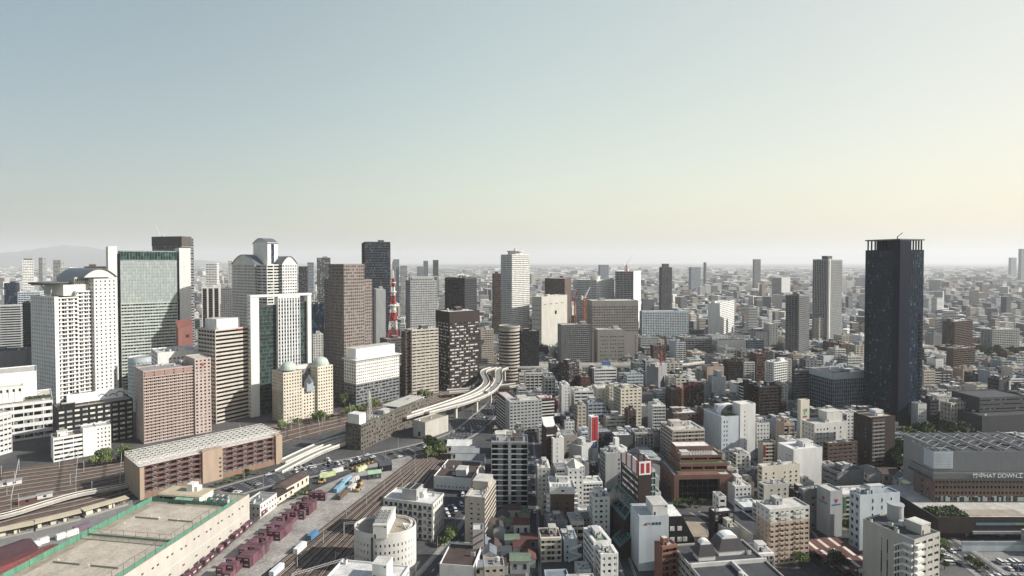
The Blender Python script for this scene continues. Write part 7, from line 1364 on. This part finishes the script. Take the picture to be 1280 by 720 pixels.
def crane(x, y, z0, h, jib, ja, elev, label, m1, m2=None):
    t = empty('tower_crane', (x, y, z0), ja, label, 'tower crane'); mb = MB(); w_ = h * .035
    for sx in (-1, 1):
        for sy in (-1, 1): mb.tube((sx * w_, sy * w_, 0), (sx * w_, sy * w_, h), w_ * .3)
    n = 12
    for k in range(n): za, zb = h * k / n, h * (k + 1) / n; mb.tube((-w_, -w_, za), (w_, -w_, zb), w_ * .2); mb.tube((w_, w_, za), (-w_, w_, zb), w_ * .2); mb.tube((w_, -w_, za), (w_, w_, zb), w_ * .2)
    mb.build('mast', m1, t); mb = MB(); e = Vector((jib * math.cos(elev), 0, h + jib * math.sin(elev))); mb.tube((0, -w_, h), e, w_ * .35); mb.tube((0, w_, h), e, w_ * .35); mb.tube((0, 0, h + w_ * 3), e, w_ * .25)
    for k in range(10): q = k / 10; mb.tube(Vector((0, -w_, h)).lerp(e, q), Vector((0, w_, h)).lerp(e, q + .1), w_ * .18)
    mb.tube((0, 0, h), (-jib * .25, 0, h + 1), w_ * .5); mb.box(-jib * .3, -jib * .2, -w_ * 1.5, w_ * 1.5, h - w_ * 2, h + w_ * 2); mb.build('jib', m2 or m1, t); mb = MB(); mb.box(-w_, w_ * 2, w_, w_ * 3, h - w_ * 3, h + w_ * .5); mb.build('cab', WHITEP, t)
ORG = mat('crane_orange', 'b4602f', .6); CRD = mat('crane_red', 'a83a38', .6)
def at(px, py, Y): d = ray(px, py); t = Y / d[1]; return d[0] * t, Y, H0 + d[2] * t
for px, pyt, pyb, Y, jib, ja, el, lb, m1, m2 in ((853, 485, 510, 560, 20, -.1, .35, 'orange tower crane with a red jib behind the brown tiled flats', ORG, CRD), (906 - 80, 444, 470, 690, 6, 1, .9, 'short red crane rising from the mesh-clad block', CRD, None), (719, 373, 405, 860, 14, .2, 1.2, 'orange crane beside the dark brown block, the left one of a pair', ORG, CRD), (731, 372, 408, 860, 18, .2, 1.1, 'orange and red crane nearer the drum roofed office', ORG, WHITEP), (783, 331, 345, 1250, 26, .3, .95, 'white crane on the blue tower under construction', CRD, WHITEP), (201, 295, 303, 850, 24, 2.6, .9, 'pink-white crane on the tall brown grey tower', CRD, WHITEP), (455, 333, 345, 690, 8, .3, 1.0, 'tiny red jib on top of the brown stepped tower', CRD, None)):
    x, y, zt = at(px, pyt, Y); _, _, zb = at(px, pyb, Y); crane(x, y, max(0, zb), zt - max(0, zb), jib, ja, el, lb, m1, m2)
# ---------------------------------------------------------------- the rest of the city, one thing per building
def corners(o):
    cx_, cy_, hx, hy, a = o; c, s_ = math.cos(a), math.sin(a); return [(cx_ + i * hx * c - j * hy * s_, cy_ + i * hx * s_ + j * hy * c) for i, j in ((-1, -1), (1, -1), (1, 1), (-1, 1))]
def overlap(A, B):
    if (A[0] - B[0]) ** 2 + (A[1] - B[1]) ** 2 > (math.hypot(A[2], A[3]) + math.hypot(B[2], B[3])) ** 2: return False
    ca, cb = corners(A), corners(B)
    for a in (A[4], A[4] + math.pi / 2, B[4], B[4] + math.pi / 2):
        ux, uy = math.cos(a), math.sin(a); pa = [x * ux + y * uy for x, y in ca]; pb = [x * ux + y * uy for x, y in cb]
        if max(pa) <= min(pb) or max(pb) <= min(pa): return False
    return True
CELL = 60; GRID = {}
def gadd(o):
    q = math.hypot(o[2], o[3])
    for i in range(int((o[0] - q) // CELL), int((o[0] + q) // CELL) + 1):
        for j in range(int((o[1] - q) // CELL), int((o[1] + q) // CELL) + 1): GRID.setdefault((i, j), []).append(o)
def free(o):
    q = math.hypot(o[2], o[3]); seen = set()
    for i in range(int((o[0] - q) // CELL), int((o[0] + q) // CELL) + 1):
        for j in range(int((o[1] - q) // CELL), int((o[1] + q) // CELL) + 1):
            for p in GRID.get((i, j), ()):
                if id(p) not in seen:
                    seen.add(id(p))
                    if overlap(o, p): return False
    return True
for o in OCC: gadd(o)
BIG = [h for h in HERO if h[5] < 1500]
def fit_height(o, h):
    """Lowers h until the block hides no building that the photo shows behind it."""
    ps = [pix(x, y, 0) for x, y in corners(o)]; xl, xr = min(p[0] for p in ps), max(p[0] for p in ps); near = min(c[1] for c in corners(o))
    for _, hl, hr, yt, yb, D in BIG:
        if D > near + 2 and hr > xl + 1 and hl < xr - 1:
            lim = yb - (yb - yt) * .13 if yb > yt else yb
            hm = H0 - (lim - HY) * near / F
            h = min(h, hm)
    return h
GM = {}
TONE = dict(white='white', offwhite='off-white', cream='cream', beige='beige', grey='grey', midgrey='mid grey', darkgrey='dark grey', brown='brown', redbrown='red-brown', tan='tan', bluegrey='blue-grey', paleblue='pale blue', concrete='concrete', sand='sandy', darkbrown='dark brown')
WT = list(TONE); WW_ = [14, 13, 7, 4, 11, 9, 8, 5, 2, 1.5, 7, 7, 7, 3, 6]
KIND = {'apartment_block': 0, 'office_building': 0, 'shop_building': 0, 'town_house': 0}
NAMED = [h for h in HERO if h[0]]
import bisect
def relation(px, py, skip=0):
    best = sorted(NAMED, key=lambda h: (max(0, h[1] - px, px - h[2])) ** 2 + (max(0, h[3] - py, py - h[4]) * 1.3) ** 2)[:2]
    h = best[skip % 2]; dx = (h[1] - px) if px < h[1] else (px - h[2]) if px > h[2] else 0
    return h, ('left of' if px < h[1] else 'right of' if px > h[2] else 'above' if py < h[3] else 'below')
LABELS = set()
def gen_building(o, h, r):
    cx_, cy_, hx, hy, a = o; D = cy_; wl_ = r.choices(WT, WW_)[0]; fl = max(2, round(h / 3.1))
    kind = 'town_house' if h < 9 else ('shop_building' if h < 14 and r.random() < .55 else ('apartment_block' if r.random() < .55 else 'office_building'))
    if KIND[kind] >= 285: kind = min(KIND, key=KIND.get)
    if KIND[kind] >= 285: return False
    KIND[kind] += 1; hx, hy = hx - .5, hy - .5; R = (-hx, hx, -hy, hy); coarse = D > 620
    ap = kind in ('apartment_block',); b0 = 5.5 if coarse else 3.6; f0 = 3.2
    if ap: fs, ls = r.choice(((BC(b0 + .6, 2.95), G(4, 2.95, .35, .4)), (BC(b0 + .6, 2.95), BK), (G(b0, 2.95, .5, .45), BC(b0 + 1, 2.95))))
    elif kind == 'town_house': fs, ls = G(b0, 2.9, .45, .42), ('blank', [.3, .7], 2.9, 1, 1)
    else: fs, ls = r.choice(((BD(3.5, .45, 7), BK), (G(b0, 3.4, .6, .45), G(b0, 3.4, .5, .4)), (BD(3.5, .4, 5), BD(3.5, .4, 5)), (FN(b0, 3.5, .6, .6), BK), (BK, BD(3.5, .4, 6)), (('blank', [.2, .45, .7], 3.4, .9, 1), BK), (G(b0, 3.4, .4, .35), BK)))
    if not coarse and r.random() < .25: fs, ls = ls, fs
    gl = r.choice((G_DARK, G_DARK, G_BLIND, G_WIDE, G_BLACK)); rf_ = r.choices(('pale', 'grey', 'dark', 'green', 'white', 'warm', 'bluegrey', 'brown'), (8, 7, 3, 2, 5, 4, 3, 1))[0]
    py = pix(cx_, cy_ - hy, h * .6); feat = r.choice(('bare', 'hut', 'tank', 'plant', 'hut'))
    rn = dict(pale='pale', grey='grey', dark='dark', green='green', white='white', warm='sandy', bluegrey='bluish', brown='brown')[rf_]
    h_, rel = relation(*py); lab = '%s %d-storey %s with %s roof%s, %s %s' % (TONE[wl_], fl, kind.replace('_', ' ').replace('building', 'block'), rn, dict(bare='', hut=' hut', tank=' and tank', plant=' plant')[feat], rel, h_[0])
    if lab in LABELS:
        h2, r2 = relation(*py, 1); l2 = lab + ' and %s %s' % (r2, h2[0]); lab = l2 if len(l2.split()) <= 16 else lab.split(', ')[0] + ', %s %s' % (r2, h2[0])
    LABELS.add(lab); grp = '%ss crowding the city beyond the tracks' % kind.replace('_', ' ')
    if coarse:
        mb = MB(); ms = mass(None, R, 0, h, fs, ls, None, None, wl_, gl, rf_, single=mb, wl2=r.choice((None, None, 'offwhite')))
        if feat != 'bare' and min(hx, hy) > 3: q = r.uniform(-.3, .3) * hx; mb.box(q - 2, q + 2.5, -2, 2, h - .8, h + 2 + r.random() * 1.5, 0); mb.box(q - 2.1, q + 2.6, -2.1, 2.1, h + 2 + 1.5, h + 3.7, 2)
        for _ in range(7): q, s_ = r.uniform(-.75, .75) * hx, r.uniform(-.75, .75) * hy; mb.box(q - .7, q + .7, s_ - .5, s_ + .5, h - .8, h + .7, 2)
        root = mb.build(kind, ms, None, (cx_, cy_, 0), a)
    else:
        root = empty(kind, (cx_, cy_, 0), a); mass(root, R, 0, h, fs, ls, None, None, wl_, gl, rf_, wl2=r.choice((None, None, 'offwhite', 'midgrey')))
        if feat in ('hut', 'plant') and min(hx, hy) > 3.4: q = r.uniform(-.3, .3) * hx; penthouse(root, q - 1.8, q + 2.4, -2, 2.4, h - .8, 2.4 + r.random() * 1.6, wl_)
        if feat == 'tank' and min(hx, hy) > 3: tank(root, hx * .4, hy * .3, h - .8, 1, 1.8)
        for _ in range(r.randint(4, 8) if feat == 'plant' else r.randint(2, 5)): ac(root, r.uniform(-.72, .72) * hx, r.uniform(-.72, .72) * hy, h - .8, r.uniform(.7, 1.1), r.choice((0, 1.57)))
    if not coarse and h > 11 and r.random() < .2:
        q = r.choice(((-hx + .3, -1), (hx - 1.5, 1)))[0]; hh_ = min(h * .5, 9); mb = MB(); mb.box(q, q + 1.2, -hy - 1.1, -hy - .1, h - hh_ - 1.5, h - 1.5); mb.build('sign_board', r.choice((REDP, BLUEP, WHITEP, mat('sign_yellow', 'b99a3c', .6), mat('sign_green', '3d7a5c', .6))), root)
    if not coarse and r.random() < .35:
        mb = MB(); q, s_ = r.uniform(-.7, .7) * hx, r.uniform(-.7, .7) * hy; mb.tube((q, s_, h - .8), (q, s_, h + 4.5), .07); mb.tube((q - .8, s_, h + 3.6), (q + .8, s_, h + 3.6), .04); mb.tube((q - .6, s_, h + 4.1), (q + .6, s_, h + 4.1), .04); mb.build('aerial', STEEL, root)
    tag(root, lab, kind.replace('_', ' ').replace('building', 'block'), grp); return True
r = random.Random(99); NG = 0
def try_at(x, y, w_, d_, a, h):
    o = (x, y, w_ / 2, d_ / 2, a)
    ps = pix(x, y, 0)
    if not (-40 < ps[0] < 1320): return False
    if not free(o): return False
    h = fit_height(o, h)
    if h < 5: return False
    if gen_building(o, h, r): gadd(o); return True
    return False
# the street grid east of the tracks: blocks of lots between narrow streets
ga = math.radians(6); ex, ey = Vector((math.cos(ga), math.sin(ga))), Vector((-math.sin(ga), math.cos(ga)))
lots = []
v = 270
while v < 1330:
    sc = .9 if v < 520 else 1.1 if v < 800 else 1.45; dep = r.uniform(13, 19) * sc; rows = 2
    for row in range(rows):
        u = -700 + r.uniform(0, 15)
        while u < 1250:
            wd = r.uniform(10, 22) * sc
            if r.random() < .13: wd *= 1.7
            if int(u / (62 * sc)) != int((u + wd) / (62 * sc)): u += 6.5
            p = ex * (u + wd / 2) + ey * (v + dep / 2 + row * dep); lots.append((p.x, p.y, wd - .8, dep - .8)); u += wd
    v += dep * rows + (7 if r.random() < .75 else 13)
lots.sort(key=lambda q: q[1])
def in_city(x, y):                                          # right-hand side of the branch line and the elevated railway
    px = pix(x, y, 0)
    if y < 330: return px[0] > 600
    if y < 485: return px[0] > 560 + (y - 330) * .15
    if y < 640: return px[0] > 600
    return px[0] > 600 or px[0] < 600
for x, y, wd, dp in lots:
    if not in_city(x, y) or y > 1300: continue
    px = pix(x, y, 0)[0]
    if px < 600 and y < 700: continue
    base = r.choices((8, 13, 20, 29, 38, 50), (10, 20, 28, 25, 12, 4) if y < 700 else (12, 24, 28, 22, 9, 3))[0] * r.uniform(.8, 1.15)
    if px > 1150: base *= .75
    if wd < 9 or dp < 9: base = min(base, 16)
    if y > 800 and wd < 12 and r.random() < .5: continue
    if try_at(x, y, wd, dp, ga, base): NG += 1
    elif try_at(x, y, wd * .6, dp * .7, ga, base * .8): NG += 1
TN = 0
for _ in range(900):
    y = r.uniform(290, 1000); px = r.uniform(600, 1290); x = (px - 640) / 720 * y; o = (x, y, 1.6, 1.6, 0)
    if free(o): tree(x, y, r.choice((3, 3, 1, 0)), r.uniform(.45, .8) if y < 600 else r.uniform(.6, 1), 'small street tree tucked between the city blocks', 'street trees between the city blocks'); gadd(o); TN += 1
    if TN >= 170: break
print('generated', NG, KIND, 'labels', len(LABELS))
# ---------------------------------------------------------------- the plain far off: uncountable blocks that read as one mass
def island_mat(name, cols, windows=True):
    m, n, p = base_mat(name); L = n.links.new; ge = n.nodes.new('ShaderNodeNewGeometry'); cr = n.nodes.new('ShaderNodeValToRGB'); cr.color_ramp.interpolation = 'CONSTANT'; e = cr.color_ramp.elements; e[0].color = lin(cols[0]); e[1].position = 1 / len(cols); e[1].color = lin(cols[1])
    for i, c in enumerate(cols[2:], 2): q = e.new(i / len(cols)); q.color = lin(c)
    L(ge.outputs['Random Per Island'], cr.inputs[0])
    if windows:
        tc = n.nodes.new('ShaderNodeTexCoord'); mp = n.nodes.new('ShaderNodeMapping'); mp.inputs['Scale'].default_value = (.22, .22, .3); fr = n.nodes.new('ShaderNodeVectorMath'); fr.operation = 'FRACTION'; sx = n.nodes.new('ShaderNodeSeparateXYZ'); g1 = n.nodes.new('ShaderNodeMath'); g1.operation = 'GREATER_THAN'; g1.inputs[1].default_value = .52; mx = n.nodes.new('ShaderNodeMix'); mx.data_type = 'RGBA'; mx.inputs[7].default_value = lin('3b4147')
        L(tc.outputs['Object'], mp.inputs[0]); L(mp.outputs[0], fr.inputs[0]); L(fr.outputs[0], sx.inputs[0]); L(sx.outputs['Z'], g1.inputs[0]); L(g1.outputs[0], mx.inputs[0]); L(cr.outputs[0], mx.inputs[6]); L(mx.outputs[2], p.inputs['Base Color'])
    else: L(cr.outputs[0], p.inputs['Base Color'])
    p.inputs['Roughness'].default_value = .85; return m
FARW = island_mat('far_walls', ['e0ddd4', 'b4b5b3', 'cdc3b1', '8b8d90', 'e8e6e0', '9d8879', 'c4cacf', '6f7277', 'd9d4ca']); FARR = island_mat('far_roofs', ['d6d2c8', 'a3a4a5', 'b3aa9c', '74767a', 'e4e1da', '8f766c', '9ca9a4', 'c2bdb4'], False)  # tones lightened so the colour itself adds to the distance haze
r = random.Random(1234); mb = MB(); HS = [h for h in HERO if h[5] < 6000]
y = 1130.0
while y < 15000:
    step = 20 + (y - 1130) * .013 + (y - 1130) ** 2 * 1.2e-6; xm = y * .94 + 60; x = -xm
    while x < xm:
        wd = step * r.uniform(.4, .95)
        if r.random() < .74:
            h = r.choices((6, 9, 14, 22, 34, 60), (24, 26, 24, 16, 9, 2) if y < 3500 else (34, 29, 20, 11, 5, .9))[0] * r.uniform(.8, 1.2) * (1 if y < 4000 else .9); d_ = step * r.uniform(.35, .8); yy = y + r.uniform(-.3, .3) * step; a = math.radians(6 + r.choice((0, 0, 0, 14, -20, 40)))
            o = (x, yy, wd / 2, d_ / 2, a)
            if y > 1500 or free(o):
                if y < 2500: h = max(5, fit_height(o, h))
                c, s_ = math.cos(a), math.sin(a); q = [(x + i * wd / 2 * c - j * d_ / 2 * s_, yy + i * wd / 2 * s_ + j * d_ / 2 * c) for i, j in ((-1, -1), (1, -1), (1, 1), (-1, 1))]
                mb.prism(q, 0, h, 0, 1)
        x += step * r.uniform(.8, 1.3)
    y += step * .85
o = mb.build('far_city', [FARW, FARR]); tag(o, 'hazy mass of low city blocks spreading to the horizon', kind='stuff'); print('far blocks', len(mb.f) // 6)

# roof furniture belongs to the roof it stands on
byp = {}
for o in bpy.data.objects:
    if o.parent: byp.setdefault(o.parent.name, []).append(o)
for nm, ch in byp.items():
    rf_ = [o for o in ch if o.name.split('.')[0] == 'roof' and o.location.length == 0]
    if not rf_: continue
    top = max(rf_, key=lambda o: max(v.co.z for v in o.data.vertices))
    for o in ch:
        if o.name.split('.')[0] in ('penthouse', 'air_conditioner', 'water_tank', 'roof_vent', 'solar_panel'): o.parent = top

for o in bpy.data.objects:
    if o.get('label') and len(o['label'].split()) > 15: print('LONGLABEL', o.name, o['label'])
